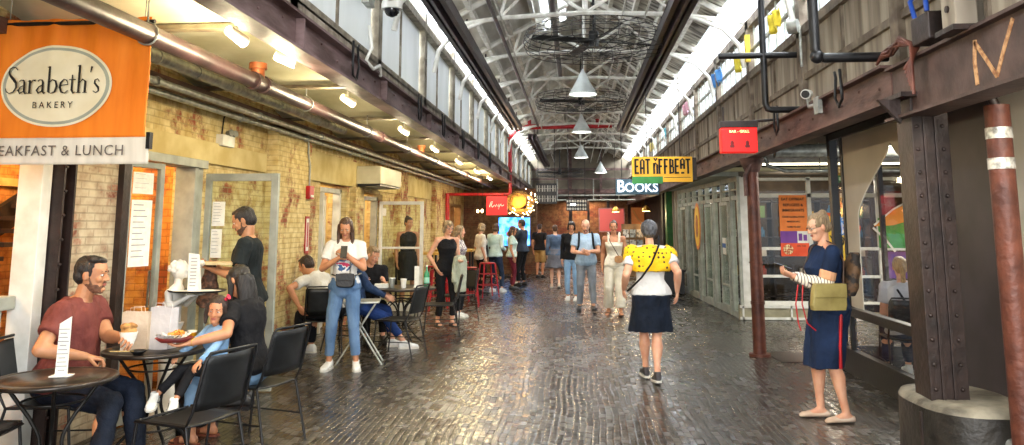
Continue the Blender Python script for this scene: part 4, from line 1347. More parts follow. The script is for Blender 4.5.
for k in range(7):
    a = k * 0.9
    s.tube([(0.0, 0.45 - k * 0.02, 0.02 + 0.01 * k), (0.02 * math.sin(a), 0.2, 0.06 + 0.03 * math.cos(a)), (-0.02, 0.0, 0.08 + 0.03 * math.sin(a * 2)), (-0.02 + 0.01 * k, -0.16, 0.02), (-0.03, -0.18 + 0.02 * k, -0.3 + 0.03 * k)], 0.011, n=6)
s.build('cables', m_rust, t)
s = MB().b2(-0.02, 0.1, -0.42, -0.18, 0.0, 0.17)
s.build('bracket_box', m_dark_steel, t, 0.008)
s = MB().tube([(0.0, -0.2, 0.18), (-0.03, -0.22, 0.28), (0.0, -0.3, 0.36), (0.0, -0.36, 0.3), (0.0, -0.37, 0.18)], 0.015, n=8)
s.build('blue_strap', pm('blue_strap', '2458c0', '183f94', 0.4), t)
t = thing('timber_prop', 'short square timber post bolted above the girder at upper right', 'post', (2.16, 4.46, 2.68))
MB().b2(-0.06, 0.06, -0.11, 0.05, 0.0, 0.75).build('timber', m_clad, t, 0.006)
MB().b2(-0.09, 0.08, -0.14, 0.08, -0.02, 0.01).build('foot_plate', m_dark_steel, t)
for z in (0.12, 0.3):
    MB().cyl((-0.07, -0.03, z), (-0.06, -0.03, z), 0.02).build('bolt', m_dark_steel, t)
struct('wall_right_upper_near', MB().b2(2.32, 2.36, -2, 34, 2.66, 3.5), m_plaster_w)

# coloured pennants in front of the right clerestory
for k, (y, z, c, c2, lb, wd) in enumerate(((8.6, 3.78, 'e8d23a', 'c8b020', 'yellow cloth pennant by the right windows, the nearer of two yellow ones', 0.34),
                                           (10.5, 3.72, 'e6d842', 'cdb928', 'yellow cloth pennant beside the pale post, the farther yellow one', 0.42),
                                           (12.2, 3.82, '4a90d0', '2a6cb0', 'blue cloth pennant in the right windows past the yellow ones', 0.6),
                                           (15.6, 3.85, 'd8a8b4', 'b98090', 'pink cloth pennant in the right windows past the blue one', 0.7),
                                           (19.5, 3.8, '7ac4d4', '58a8bc', 'pale turquoise cloth pennant, farthest of the row but one', 0.7),
                                           (23.0, 3.8, 'e8d890', 'd0c070', 'pale yellow cloth pennant, farthest of the row', 0.6))):
    t = thing('cloth_pennant', lb, 'pennant', (2.215, y, z), 0, 'pennants along the right windows')
    s = MB()
    rows = []
    for i in range(7):
        u = i / 6
        zz = 0.22 * (1 - u)
        rows.append([Vector((0.03 * math.sin(j * 1.3 + i * 0.4), -wd / 2 + wd * j / 8, zz + (0.03 * math.sin(j * 0.9) if i == 6 else 0) - 0.05)) for j in range(9)])
    vs = [p for r in rows for p in r]
    fs = [(i * 9 + j, i * 9 + j + 1, (i + 1) * 9 + j + 1, (i + 1) * 9 + j) for i in range(6) for j in range(8)]
    s.add(vs, fs, True)
    o = s.build('cloth', pm('pennant_%d' % k, c, c2, 0.7, scale=6), t)
    sm = o.modifiers.new('thick', 'SOLIDIFY')
    sm.thickness = 0.006
    MB().cyl((0, -wd / 2, 0.18), (0, wd / 2, 0.18), 0.008).build('rod', m_galv, t)
t = thing('yellow_bracket', 'yellow painted bracket post beside the right windows', 'bracket', (2.2, 9.9, 3.2))
MB().b2(-0.03, 0.03, -0.03, 0.03, 0.45, 0.8).build('post', pm('bracket_yellow', 'e0c63a', 'c0a224', 0.6, scale=8), t)

# ================================================================== SIGNS
# orange banner
t = thing('bakery_banner', 'orange bakery banner with cream oval and white strip hanging at upper left', 'banner', (-3.46 * 0.9175, 4.86 * 0.9175, 1.6 * 0.0825))
t.scale = (0.9175, 0.9175, 0.9175)
s = MB()
nx, nz = 60, 30
x0, x1, zt, zb, zs = -0.60, 0.62, 2.985, 1.992, 2.17
def by(x, z):
    u = (z - zb) / (zt - zb)
    return 0.012 * math.sin(x * 17) * u + 0.008 * math.sin(x * 41 + 1) * u ** 3 + 0.006 * math.sin(z * 9 + x * 5)
def grid(s, xa, xb, za, zb_, nx, nz, off=0.0, mi=0):
    vs = []
    for i in range(nz + 1):
        for j in range(nx + 1):
            x = xa + (xb - xa) * j / nx
            z = za + (zb_ - za) * i / nz
            vs.append((x, by(x, z) - off, z))
    s.add(vs, [(i * (nx + 1) + j, i * (nx + 1) + j + 1, (i + 1) * (nx + 1) + j + 1, (i + 1) * (nx + 1) + j) for i in range(nz) for j in range(nx)], True, mi)
grid(s, x0, x1, zs, zt, 90, 40)
o = s.build('orange_cloth', pm('banner_orange', 'f0861c', 'e27408', 0.75, scale=3, stretch=(3, 1, 0.5), bump=0.08), t)
o.modifiers.new('thick', 'SOLIDIFY').thickness = 0.006
s = MB()
grid(s, x0, x1 + 0.03, zb, zs, 60, 8, 0.001)
o = s.build('white_strip', pm('banner_white', 'e4dccb', 'cfc6b4', 0.8, scale=3, stretch=(3, 1, 0.5)), t)
o.modifiers.new('thick', 'SOLIDIFY').thickness = 0.006
MB().cyl((x0, 0, zt - 0.03), (x1 + 0.02, 0, zt - 0.03), 0.014).build('banner_rod', m_black, t)
MB().b2(x1 + 0.02, x1 + 0.045, -0.02, 0.02, zs - 0.08, zs + 0.03).build('corner_clip', m_black, t)
for x in (x1 - 0.05, x0 + 0.2):
    MB().cyl((x, 0, zt - 0.03), (x, 0, 3.3), 0.004).build('hanging_wire', m_galv, t)
def oval(rx, rz, off, th=None):
    s = MB()
    n = 64
    cx, cz = -0.02, 2.52
    if th is None:
        rings = 8
        vs = [(cx, by(cx, cz) - off, cz)]
        for k in range(1, rings + 1):
            for i in range(n):
                a = 2 * PI * i / n
                x, z = cx + rx * k / rings * math.cos(a), cz + rz * k / rings * math.sin(a)
                vs.append((x, by(x, z) - off, z))
        fs = [(0, 1 + i, 1 + (i + 1) % n) for i in range(n)]
        for k in range(rings - 1):
            a, b = 1 + k * n, 1 + (k + 1) * n
            fs += [(a + i, b + i, b + (i + 1) % n, a + (i + 1) % n) for i in range(n)]
        s.add(vs, [tuple(reversed(f)) for f in fs], True)
    return s
oval(0.395, 0.278, 0.012).build('oval_edge', pm('oval_cream', 'f0e6c6', 'e6dab6', 0.8), t)
oval(0.38, 0.262, 0.014).build('oval_grey_line', pm('oval_grey', 'a9ad9c', '9a9e8e', 0.8), t)
oval(0.358, 0.243, 0.016).build('oval_field', pm('oval_cream', ''), t)
# hand-drawn old-style capitals and small letters, thick and thin strokes
def old_style(parent, mat, ox, oz, k, off):
    s = MB()
    o = (0, 0, 0)
    def st(pts, w):
        ws = w if isinstance(w, (list, tuple)) else [w] * len(pts)
        P = [(ox + p[0] * k, oz + p[1] * k) for p in pts]
        s.ribbon(P, [q * k for q in ws], (0, -off, 0), (1, 0, 0), (0, 0, 1), 0.001)
    def serif(x, z, w=0.16):
        st([(x - w / 2, z), (x + w / 2, z)], 0.035)
    T, t_ = 0.12, 0.04
    # S
    st([(0.62, 1.28), (0.50, 1.42), (0.33, 1.44), (0.17, 1.34), (0.14, 1.15), (0.24, 0.96), (0.42, 0.78), (0.58, 0.58), (0.60, 0.34), (0.46, 0.10), (0.24, 0.02), (0.06, 0.12), (0.0, 0.3)], [.05, .05, .05, .07, .1, .13, .15, .14, .1, .07, .05, .05, .04])
    def a_(x):
        st([(x + 0.08, 0.66), (x + 0.18, 0.74), (x + 0.32, 0.72), (x + 0.37, 0.58), (x + 0.37, 0.12), (x + 0.46, 0.0), (x + 0.54, 0.06)], [.07, .05, .07, T, T, .08, .03])
        st([(x + 0.37, 0.46), (x + 0.16, 0.36), (x + 0.05, 0.18), (x + 0.14, 0.02), (x + 0.37, 0.14)], [.04, .06, .11, .09, .04])
    def r_(x):
        st([(x + 0.1, 0.72), (x + 0.1, 0.0)], T); serif(x + 0.1, 0.02, 0.28)
        st([(x + 0.12, 0.5), (x + 0.26, 0.72), (x + 0.42, 0.70)], [.03, .06, .11])
        st([(x - 0.02, 0.66), (x + 0.1, 0.72)], .04)
    def b_(x):
        st([(x + 0.1, 1.46), (x + 0.1, 0.06)], T); st([(x - 0.02, 1.4), (x + 0.1, 1.46)], .04)
        st([(x + 0.12, 0.56), (x + 0.28, 0.74), (x + 0.48, 0.66), (x + 0.56, 0.38), (x + 0.46, 0.08), (x + 0.26, 0.0), (x + 0.1, 0.06)], [.03, .06, .1, .13, .1, .05, .04])
    def e_(x):
        st([(x + 0.08, 0.42), (x + 0.5, 0.46), (x + 0.42, 0.7), (x + 0.26, 0.74), (x + 0.09, 0.56), (x + 0.06, 0.32), (x + 0.16, 0.06), (x + 0.34, 0.0), (x + 0.52, 0.14)], [.04, .05, .06, .06, .11, .13, .1, .06, .04])
    def t__(x):
        st([(x + 0.14, 0.98), (x + 0.14, 0.16), (x + 0.24, 0.0), (x + 0.36, 0.06)], [.06, T, .09, .04]); st([(x - 0.02, 0.72), (x + 0.34, 0.72)], .05)
    def h_(x):
        st([(x + 0.1, 1.5), (x + 0.1, 0.0)], T); serif(x + 0.1, 0.02, 0.26)
        st([(x + 0.12, 0.52), (x + 0.3, 0.74), (x + 0.46, 0.62), (x + 0.46, 0.0)], [.03, .07, T, T]); serif(x + 0.46, 0.02, 0.24)
        st([(x - 0.02, 1.44), (x + 0.1, 1.5)], .04)
    def s_(x):
        st([(x + 0.34, 0.6), (x + 0.24, 0.74), (x + 0.09, 0.68), (x + 0.08, 0.52), (x + 0.3, 0.28), (x + 0.32, 0.1), (x + 0.18, 0.0), (x + 0.02, 0.1)], [.04, .05, .07, .1, .12, .08, .05, .04])
    a_(0.68); r_(1.26); a_(1.72); b_(2.32); e_(3.0); t__(3.58); h_(4.0)
    st([(4.78, 1.42), (4.72, 1.1)], [.12, .04])
    s_(4.90)
    return s.build('lettering', mat, parent)
old_style(t, m_ink, -0.36, 2.465, 0.126, 0.038)
text_mesh('small_lettering', 'BAKERY', 0.062, m_ink, (-0.02, -0.036, 2.385), (1, 0, 0), (0, 0, 1), 0.001, t, spacing=1.5, xs=0.95)
text_mesh('strip_lettering', 'BREAKFAST & LUNCH', 0.098, pm('strip_ink', '6a6058', '5a5048', 0.8), (0.50, -0.030, 2.078), (1, 0, 0), (0, 0, 1), 0.001, t, spacing=1.12, xs=0.95, align='RIGHT')

# EAT OFFBEAT sign: bold condensed strokes
t = thing('hanging_sign', 'yellow rectangular hanging sign with bold black letters and a green lower edge', 'sign', (1.70 * 0.9, 15.5 * 0.9, 1.6 + 1.06 * 0.9))
t.scale = (0.9, 0.9, 0.9)
MB().b2(-0.60, 0.58, -0.03, 0.03, -0.24, 0.26).build('board', pm('sign_yellow', 'f6b81e', 'eead12', 0.5), t, 0.004)
MB().b2(-0.60, 0.0, -0.032, 0.0, -0.27, -0.13).build('green_edge', pm('sign_green', '2f8a3c', '257a30', 0.5), t)
for x in (-0.3, 0.35):
    MB().cyl((x, 0, 0.26), (x, 0, 1.9), 0.008).build('hanger', m_dark_steel, t)
MB().b2(0.58, 0.66, -0.03, 0.03, -0.2, 0.24).build('bracket', m_dark_steel, t)
s = MB()
def glyph(s, ch, x, k, h, th, off):
    o = (0, off, 0)
    def st(pts):
        s.ribbon([(x + p[0] * k, p[1] * h) for p in pts], th, o, (1, 0, 0), (0, 0, 1), 0.002)
    G = {'E': [[(0.12, 0), (0.12, 1)], [(0, 0.94), (0.62, 0.94)], [(0, 0.5), (0.55, 0.5)], [(0, 0.06), (0.62, 0.06)]],
         'A': [[(0.12, 0), (0.12, 0.85), (0.35, 0.95), (0.58, 0.85), (0.58, 0)], [(0.12, 0.38), (0.58, 0.38)]],
         'T': [[(0.36, 0), (0.36, 1)], [(0, 0.94), (0.72, 0.94)]],
         'F': [[(0.12, 0), (0.12, 1)], [(0, 0.94), (0.6, 0.94)], [(0, 0.5), (0.5, 0.5)]],
         'B': [[(0.12, 0), (0.12, 1)], [(0.1, 0.94), (0.5, 0.9), (0.5, 0.56), (0.2, 0.5)], [(0.2, 0.5), (0.58, 0.44), (0.58, 0.1), (0.1, 0.06)]],
         'n': [[(0.12, 0), (0.12, 0.72)], [(0.12, 0.5), (0.35, 0.72), (0.58, 0.6), (0.58, 0.0)], [(0.14, 1.04), (0.35, 0.88), (0.56, 1.04)]],
         'u': [[(0.12, 0.32), (0.12, 0.9), (0.35, 0.98), (0.58, 0.9), (0.58, 0.32)], [(0.12, 0.6), (0.58, 0.6)], [(0.12, 0.06), (0.58, 0.06)]]}
    for p in G[ch]:
        st(p)
x = -0.55
for ch in 'EAT nFFBEuT':
    if ch == ' ':
        x += 0.05
        continue
    glyph(s, ch, x, 0.135, 0.30, 0.037, -0.036)
    x += 0.105
s.location = None
o = s.build('lettering', m_ink, t)
o.location = (0, 0, -0.08)
MB().b2(0.02, 0.54, -0.034, -0.03, -0.155, -0.145).build('small_line', m_ink, t)

t = thing('books_sign', 'glowing white BOOKS sign on a blue-grey panel below the yellow sign', 'sign', (1.58, 20.4, 2.56))
MB().b2(-0.56, 0.56, 0.0, 0.05, -0.2, 0.2).build('panel', pm('books_panel', '4a6a7c', '3a5868', 0.5), t, 0.01)
text_mesh('lettering', 'B', 0.44, emit('books_glow', 'e6f2ff', 0.8), (-0.43, -0.02, 0.0), (1, 0, 0), (0, 0, 1), 0.03, t, xs=0.85, offset=0.006)
text_mesh('lettering', 'OOKS', 0.33, emit('books_glow', 'e6f2ff', 0.8), (0.10, -0.02, -0.03), (1, 0, 0), (0, 0, 1), 0.03, t, xs=0.95, offset=0.006)
for x in (-0.4, 0.4):
    MB().cyl((x, 0.02, 0.2), (x, 0.02, 2.0), 0.01).build('hanger', m_black, t)

t = thing('red_light_box', 'glowing red light box sign with dark top fixed to the right girder', 'sign', (1.75, 8.5, 2.36))
MB().b2(-0.19, 0.19, -0.07, 0.07, 0.0, 0.27).build('red_face', emit('red_glow', 'e8140f', 0.5), t, 0.008)
MB().b2(-0.2, 0.2, -0.08, 0.08, 0.27, 0.34).build('top_cap', m_dark_steel, t, 0.004)
MB().cyl((0.15, 0, 0.34), (0.42, 0, 0.36), 0.015).cyl((-0.15, 0, 0.34), (-0.15, 0, 0.5), 0.01).build('bracket', m_dark_steel, t)
text_mesh('lettering', 'BAR - GRILL', 0.04, emit('red_text', 'ffd98a', 2.0), (0, -0.073, 0.225), (1, 0, 0), (0, 0, 1), 0.003, t)
for x in (-0.08, 0.08):
    s = MB().ell((x, -0.072, 0.1), (0.02, 0.003, 0.03)).b2(x - 0.025, x + 0.025, -0.074, -0.07, 0.05, 0.08)
    s.build('dark_icon', pm('icon_red', '8a0a0c', '6a0708', 0.5), t)

t = thing('red_cafe_sign', 'square red sign with white script hanging from the red pipe arm', 'sign', (-2.2, 21.37, 2.12))
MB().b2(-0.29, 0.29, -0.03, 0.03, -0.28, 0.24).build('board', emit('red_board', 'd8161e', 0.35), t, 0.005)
s = MB()
s.ribbon([(-0.2, -0.06), (-0.16, 0.08), (-0.12, 0.1), (-0.15, -0.02), (-0.12, -0.06), (-0.06, 0.0), (-0.04, -0.05), (0.0, 0.02), (0.02, -0.04), (0.06, 0.03), (0.05, -0.12), (0.08, -0.03), (0.12, 0.03), (0.14, -0.03), (0.2, 0.0)], 0.022, (0, -0.034, 0), (1, 0, 0), (0, 0, 1), 0.002)
s.build('script', m_paper, t)
MB().cyl((-0.2, 0, 0.24), (-0.2, 0.06, 0.3), 0.01).cyl((0.2, 0, 0.24), (0.2, 0.06, 0.3), 0.01).build('hook', m_black, t)

def slat_sign(name, label, loc, w_, h_, rows, lit=False):
    t = thing(name, label, 'sign', loc)
    MB().b2(-w_ / 2, w_ / 2, 0, 0.05, -h_ / 2, h_ / 2).build('board', m_black, t, 0.004)
    for r in range(rows):
        s = MB().b2(-w_ * 0.45, w_ * 0.45, -0.011, 0.0, h_ / 2 - h_ * (r + 0.5) / rows - 0.008, h_ / 2 - h_ * (r + 0.5) / rows + 0.008)
        for k in range(8):
            x = -w_ / 2 + w_ * (k + 0.5) / 8
            z = h_ / 2 - h_ * (r + 0.5) / rows
            s.b2(x - w_ * 0.035, x + w_ * 0.035 * (0.2 if k % 2 else 1), -0.012, 0.0, z - h_ * 0.3 / rows, z + h_ * 0.3 / rows)
        s.build('pale_lettering', pm('sign_marks', 'a8a49a', '88847a', 0.7), t)
    for x in (-w_ * 0.4, w_ * 0.4):
        MB().cyl((x, 0.02, h_ / 2), (x, 0.02, 5.36 - abs(loc[0] + x - 0.15) * 0.56 - loc[2]), 0.01).build('hanger', m_black, t)
    return t
slat_sign('black_board_sign', 'square black hanging board with pale markings at far left of the hall end', (-0.95, 24.5, 2.55), 0.66, 0.64, 2)
t = slat_sign('black_board_sign', 'small speckled hanging board right of the square black one, with two bright lamps', (0.0, 27.0, 2.25), 0.72, 0.4, 3)
for x in (-0.18, -0.08):
    MB().ell((x, -0.04, 0.02), (0.035, 0.03, 0.035)).build('bulb', emit('bulb_white', 'ffffff', 8.0), t)

# far end shop fittings
t = thing('poster_board', 'tall coral red poster board on the far back wall', 'poster', (1.5, 33.96, 0.75))
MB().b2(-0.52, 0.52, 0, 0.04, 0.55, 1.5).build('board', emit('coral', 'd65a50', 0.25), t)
s = MB().b2(-0.56, -0.52, -0.01, 0.05, 0.5, 1.54).b2(0.52, 0.56, -0.01, 0.05, 0.5, 1.54).b2(-0.56, 0.56, -0.01, 0.05, 1.5, 1.54).b2(-0.56, 0.56, -0.01, 0.05, 0.5, 0.55)
s.build('picture_frame', pm('frame_pink', 'c98f86', 'a9756c', 0.6), t)
t = thing('orange_board', 'orange-brown lit board on the far wall behind the grey-haired woman', 'board', (2.62, 33.8, 1.1))
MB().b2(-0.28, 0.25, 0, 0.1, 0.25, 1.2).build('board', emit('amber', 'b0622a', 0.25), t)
MB().ribbon([(-0.22, 1.1), (0.0, 0.7), (0.2, 0.5)], 0.04, (0, -0.005, 0), (1, 0, 0), (0, 0, 1), 0.003).build('slash', pm('slash', 'd8a060', 'c09050', 0.6), t)
t = thing('magazine_rack', 'pale rack of papers standing before the far wall', 'rack', (1.72, 24.5, 0))
MB().b2(-0.34, 0.34, 0.05, 0.12, 0.0, 1.6).build('back', pm('rack_wood', 'b08a60', '8a6a48', 0.6), t)
for r in range(4):
    for k in range(3):
        MB().box((-0.21 + 0.21 * k, 0.0, 0.35 + r * 0.32), (0.18, 0.03, 0.25), (math.radians(-12), 0, 0)).build('paper_stack', pm('mag_%d' % ((r + k) % 3), ['d8d4cc', 'a0a8a8', 'c8b8a0'][(r + k) % 3], '6a6a68', 0.6, scale=14, lo=0.5, hi=0.6), t)
for k, (x, y) in enumerate(((1.28, 26.0), (2.15, 24.5))):
    t = thing('brass_pendant', ['small brass dome pendant lamp in front of the coral board', 'small brass dome pendant lamp above the grey-haired woman'][k], 'pendant lamp', (x, y, 2.0))
    MB().lathe((0, 0, 0), [(0.15, 0), (0.14, 0.04), (0.08, 0.13), (0.03, 0.17)], 24).build('lamp_shade', pm('brass', 'c8963c', 'a0722a', 0.35, 0.6), t)
    MB().lathe((0, 0, -0.01), [(0.12, 0), (0.11, 0.015)], 20).build('diffuser', emit('brass_glow', 'ffd890', 6.0), t)
    MB().cyl((0, 0, 0.17), (0, 0, 3.35 - abs(x - 0.15) * 0.56), 0.008).build('cord', m_black, t)
    lamp('brass_light', 'POINT', (0, 0, -0.1), 25, (1.0, 0.75, 0.4), size=0.08, parent=t)
# low ceiling pipes at the far end
s = MB()
for x0, z in ((-1.9, 2.62), (-1.9, 2.45)):
    s.cyl((x0, 28, z), (2.1, 28, z), 0.03)
for x in (-0.7, 0.6, 1.5):
    s.cyl((x, 28, 2.45), (x, 28, 3.2), 0.02)
o = tag(s.build('cross_pipes', m_galv, None), 'pair of grey pipes crossing the hall low at the far end', 'pipes')
lamp('far_hall_light', 'AREA', (0.3, 34.6, 2.6), 70, (1.0, 0.62, 0.4), size=1.5)

# wall screen and string-light wreath at the end of the left side
t = thing('video_screen', 'large lit blue screen behind the group at the far left', 'screen', (-1.92, 23.9, 0.92))
MB().b2(-0.50, 0.50, 0.0, 0.08, 0.0, 0.9).build('casing', m_black, t)
o = MB().b2(-0.48, 0.48, -0.006, 0.0, 0.02, 0.88).build('display', emit('screen_blue', '1f7ae8', 2.0, '7cc2ff'), t)
MB().b2(-0.05, 0.05, 0.02, 0.08, -0.88, 0.0).b2(-0.3, 0.3, -0.15, 0.25, -0.92, -0.88).build('stand', m_black, t)
t = thing('light_wreath', 'round gold wreath wrapped in warm string lights above the blue screen', 'wreath', (-1.65, 22.6, 2.22))
s = MB()
for k in range(26):
    a = random.uniform(0, 2 * PI)
    pts = []
    for i in range(6):
        b = a + i * 0.5
        r = 0.28 + random.uniform(-0.08, 0.1)
        pts.append((r * 1.1 * math.cos(b), random.uniform(-0.08, 0.08), r * 0.9 * math.sin(b)))
    s.tube(pts, 0.012, n=5)
s.build('branches', pm('wreath_gold', 'c8a050', '7a5a28', 0.5, scale=10), t)
s = MB()
MB().ell((-0.05, 0.02, 0.05), (0.24, 0.08, 0.22)).build('centre', emit('wreath_glow', 'd8a040', 0.25), t)
for k in range(38):
    a = random.uniform(-2.6, 1.2)
    r = random.uniform(0.22, 0.46)
    s = MB().ell((r * 1.15 * math.cos(a), random.uniform(-0.16, 0.0), r * 0.95 * math.sin(a)), (0.018, 0.018, 0.018), n=8, m=5)
    s.build('bulb', emit('bulb_warm', 'ffd9a0', 7.0), t)
MB().cyl((0, 0, 0.3), (0, 0, 2.22), 0.008).build('cord', m_black, t)
lamp('wreath_light', 'POINT', (0, -0.45, -0.2), 30, (1.0, 0.62, 0.25), size=0.25, parent=t)
for x, y in ((-2.55, 20.9), (-2.72, 21.3), (-2.4, 21.9)):
    t = thing('bare_bulb', 'warm bare bulb hanging beside the red sign', 'light bulb', (x, y, 1.95), 0, 'bare bulbs by the red sign')
    MB().ell((0, 0, 0), (0.035, 0.035, 0.045)).build('bulb', emit('bulb_warm2', 'ffd28a', 14.0), t)
    MB().cyl((0, 0, 0.04), (0, 0, 1.2), 0.006).build('cord', m_black, t)
struct('wall_left_far_end', MB().b2(-3.7, -1.3, 25.3, 25.5, 0, 2.75), m_far_brick)

# ================================================================== FURNITURE
m_table = pm('table_top_bronze', '4a423a', '2a2522', 0.28, 0.5, scale=9, bump=0.1)
m_iron = pm('wrought_iron', '23211f', '141312', 0.45, 0.5, scale=14)
m_blackchair = pm('black_sheet', '202224', '151617', 0.42, 0.3, scale=14)

def cafe_table(name, label, loc, r, rz=0, h=0.73, legs=4, scroll=False):
    t = thing(name, label, 'table', loc, rz)
    MB().lathe((0, 0, h), [(r - 0.012, -0.028), (r, -0.02), (r, -0.004), (r - 0.008, 0.0), (r * 0.93, 0.0), (r * 0.92, -0.003), (r * 0.8, -0.003), (r * 0.79, 0.0), (0.02, 0.0)], 48).build('table_top', m_table, t)
    for k in range(legs):
        a = 2 * PI * k / legs + 0.6
        c, s_ = math.cos(a), math.sin(a)
        P = [(r * 0.72, h - 0.03), (r * 0.5, h - 0.14), (0.1, h - 0.24), (0.055, h - 0.36), (0.10, h - 0.50), (0.22, 0.12), (r * 0.75, 0.012)]
        pts = []
        for i in range(len(P) - 1):
            p0, p1, p2, p3 = P[max(i - 1, 0)], P[i], P[i + 1], P[min(i + 2, len(P) - 1)]
            for j in range(4):
                u = j / 4
                q = [0.5 * ((2 * p1[d]) + (-p0[d] + p2[d]) * u + (2 * p0[d] - 5 * p1[d] + 4 * p2[d] - p3[d]) * u * u + (-p0[d] + 3 * p1[d] - 3 * p2[d] + p3[d]) * u ** 3) for d in (0, 1)]
                pts.append((q[0] * c, q[0] * s_, q[1]))
        pts.append((P[-1][0] * c, P[-1][0] * s_, P[-1][1]))
        MB().tube(pts, 0.011, n=8).build('leg', m_iron, t)
    for zz, rr in ((h - 0.13, r * 0.5), (0.2, 0.17)):
        MB().tube([(rr * math.cos(2 * PI * i / 24), rr * math.sin(2 * PI * i / 24), zz) for i in range(24)], 0.007, n=6, closed=True).build('ring_brace', m_iron, t)
    if scroll:
        for k in range(2):
            a = k * PI / 2 + 0.2
            c, s_ = math.cos(a), math.sin(a)
            s = MB()
            for rr in (0.2, 0.165):
                s.tube([(rr * 1.15 * math.cos(2 * PI * i / 24) * c, rr * 1.15 * math.cos(2 * PI * i / 24) * s_, 0.42 + rr * math.sin(2 * PI * i / 24)) for i in range(24)], 0.008, n=6, closed=True)
            s.build('scroll_ring', m_iron, t)
    return t

def cafe_chair(name, label, loc, rz, group=None):
    """faces local +y"""
    t = thing(name, label, 'chair', loc, rz, group)
    s = MB()
    nx_, ny_ = 8, 8
    vs = []
    for i in range(ny_ + 1):
        for j in range(nx_ + 1):
            x = -0.21 + 0.42 * j / nx_
            y = -0.2 + 0.42 * i / ny_
            z = 0.45 - 0.012 * (1 - (x / 0.21) ** 2) - (0.012 if i == ny_ else 0)
            vs.append((x, y, z))
    s.add(vs, [(i * 9 + j, i * 9 + j + 1, (i + 1) * 9 + j + 1, (i + 1) * 9 + j) for i in range(8) for j in range(8)], True)
    o = s.build('seat', m_blackchair, t)
    o.modifiers.new('thick', 'SOLIDIFY').thickness = 0.008
    s = MB()
    vs = []
    for i in range(7):
        z = 0.53 + 0.31 * i / 6
        for j in range(9):
            x = -0.20 + 0.40 * j / 8
            vs.append((x, -0.235 - 0.07 * i / 6 - 0.03 * (1 - (x / 0.2) ** 2), z))
    s.add(vs, [(i * 9 + j, i * 9 + j + 1, (i + 1) * 9 + j + 1, (i + 1) * 9 + j) for i in range(6) for j in range(8)], True)
    o = s.build('backrest', m_blackchair, t)
    o.modifiers.new('thick', 'SOLIDIFY').thickness = 0.006
    s = MB().tube([(-0.215, 0.2, 0.445), (-0.215, -0.19, 0.445), (-0.213, -0.23, 0.52), (-0.207, -0.31, 0.82), (-0.19, -0.325, 0.86), (0.19, -0.325, 0.86), (0.207, -0.31, 0.82), (0.213, -0.23, 0.52), (0.215, -0.19, 0.445), (0.215, 0.2, 0.445)], 0.0095, n=8)
    s.build('back_frame', m_black, t)
    MB().tube([(-0.2, 0.21, 0.44), (0.2, 0.21, 0.44)], 0.009).build('front_rail', m_black, t)
    for sx in (-1, 1):
        MB().tube([(sx * 0.212, 0.19, 0.445), (sx * 0.225, 0.235, 0.005)], 0.0095).build('leg', m_black, t)
        MB().tube([(sx * 0.212, -0.19, 0.445), (sx * 0.228, -0.29, 0.005)], 0.0095).build('leg', m_black, t)
        MB().tube([(sx * 0.22, 0.215, 0.2), (sx * 0.22, -0.245, 0.2)], 0.006).build('side_stretcher', m_black, t)
    return t

cafe_table('round_table', 'round dark bronze cafe table nearest the camera at lower left, with a tall menu card', (-3.0, 4.38, 0), 0.33)
cafe_table('round_table', 'round dark cafe table with paper bags, between the seated man and the mother', (-2.98, 5.42, 0), 0.35, 0.3)
cafe_table('round_table', 'round black cafe table with green bottle behind the woman in the white tee', (-2.36, 10.45, 0), 0.46, 0.2, 0.76, scroll=True)
cafe_chair('cafe_chair', 'black metal chair under the man in the maroon tee, by the front window', (-3.46, 5.05, 0), math.radians(-80))
cafe_chair('cafe_chair', 'black metal chair under the mother in the black top', (-2.38, 5.76, 0), math.radians(72))
cafe_chair('cafe_chair', 'empty black metal chair in front, its back turned to the aisle', (-2.36, 4.72, 0), math.radians(72))
cafe_chair('cafe_chair', 'black metal chair at the lower left corner, by the nearest table', (-3.46, 4.28, 0), math.radians(-85))
cafe_chair('cafe_chair', 'black chair by the pilaster under the person leaning over in white', (-3.12, 9.5, 0), math.radians(20))
cafe_chair('cafe_chair', 'empty black chair on the aisle side of the folding table, facing the wall', (-2.2, 9.6, 0), math.radians(78))
cafe_chair('cafe_chair', 'black chair on the aisle beyond the round table with the green bottle', (-2.0, 11.4, 0), math.radians(100))
cafe_chair('cafe_chair', 'farthest black chair of the row, beside the woman carrying a jacket', (-1.98, 12.9, 0), math.radians(150))
cafe_chair('cafe_chair', 'black chair under the man in black tee beside the middle door', (-2.98, 10.95, 0), math.radians(-110))
cafe_chair('cafe_chair', 'black chair under the seated woman in blue behind the woman in the white tee', (-2.98, 10.1, 0), math.radians(-85))

t = thing('folding_table', 'small grey folding table with crossed legs behind the woman in the white tee', 'table', (-2.52, 9.05, 0), 0.2)
MB().b2(-0.22, 0.22, -0.2, 0.2, 0.70, 0.72).build('table_top', m_galv, t, 0.005)
for sy in (-0.16, 0.16):
    MB().tube([(-0.26, sy, 0.01), (0.18, sy, 0.7)], 0.011).build('leg', m_galv, t)
    MB().tube([(0.26, sy * 0.85, 0.01), (-0.18, sy * 0.85, 0.7)], 0.011).build('leg', m_galv, t)
MB().tube([(0.0, -0.16, 0.30), (0.0, 0.16, 0.30)], 0.007).build('cross_brace', m_galv, t)

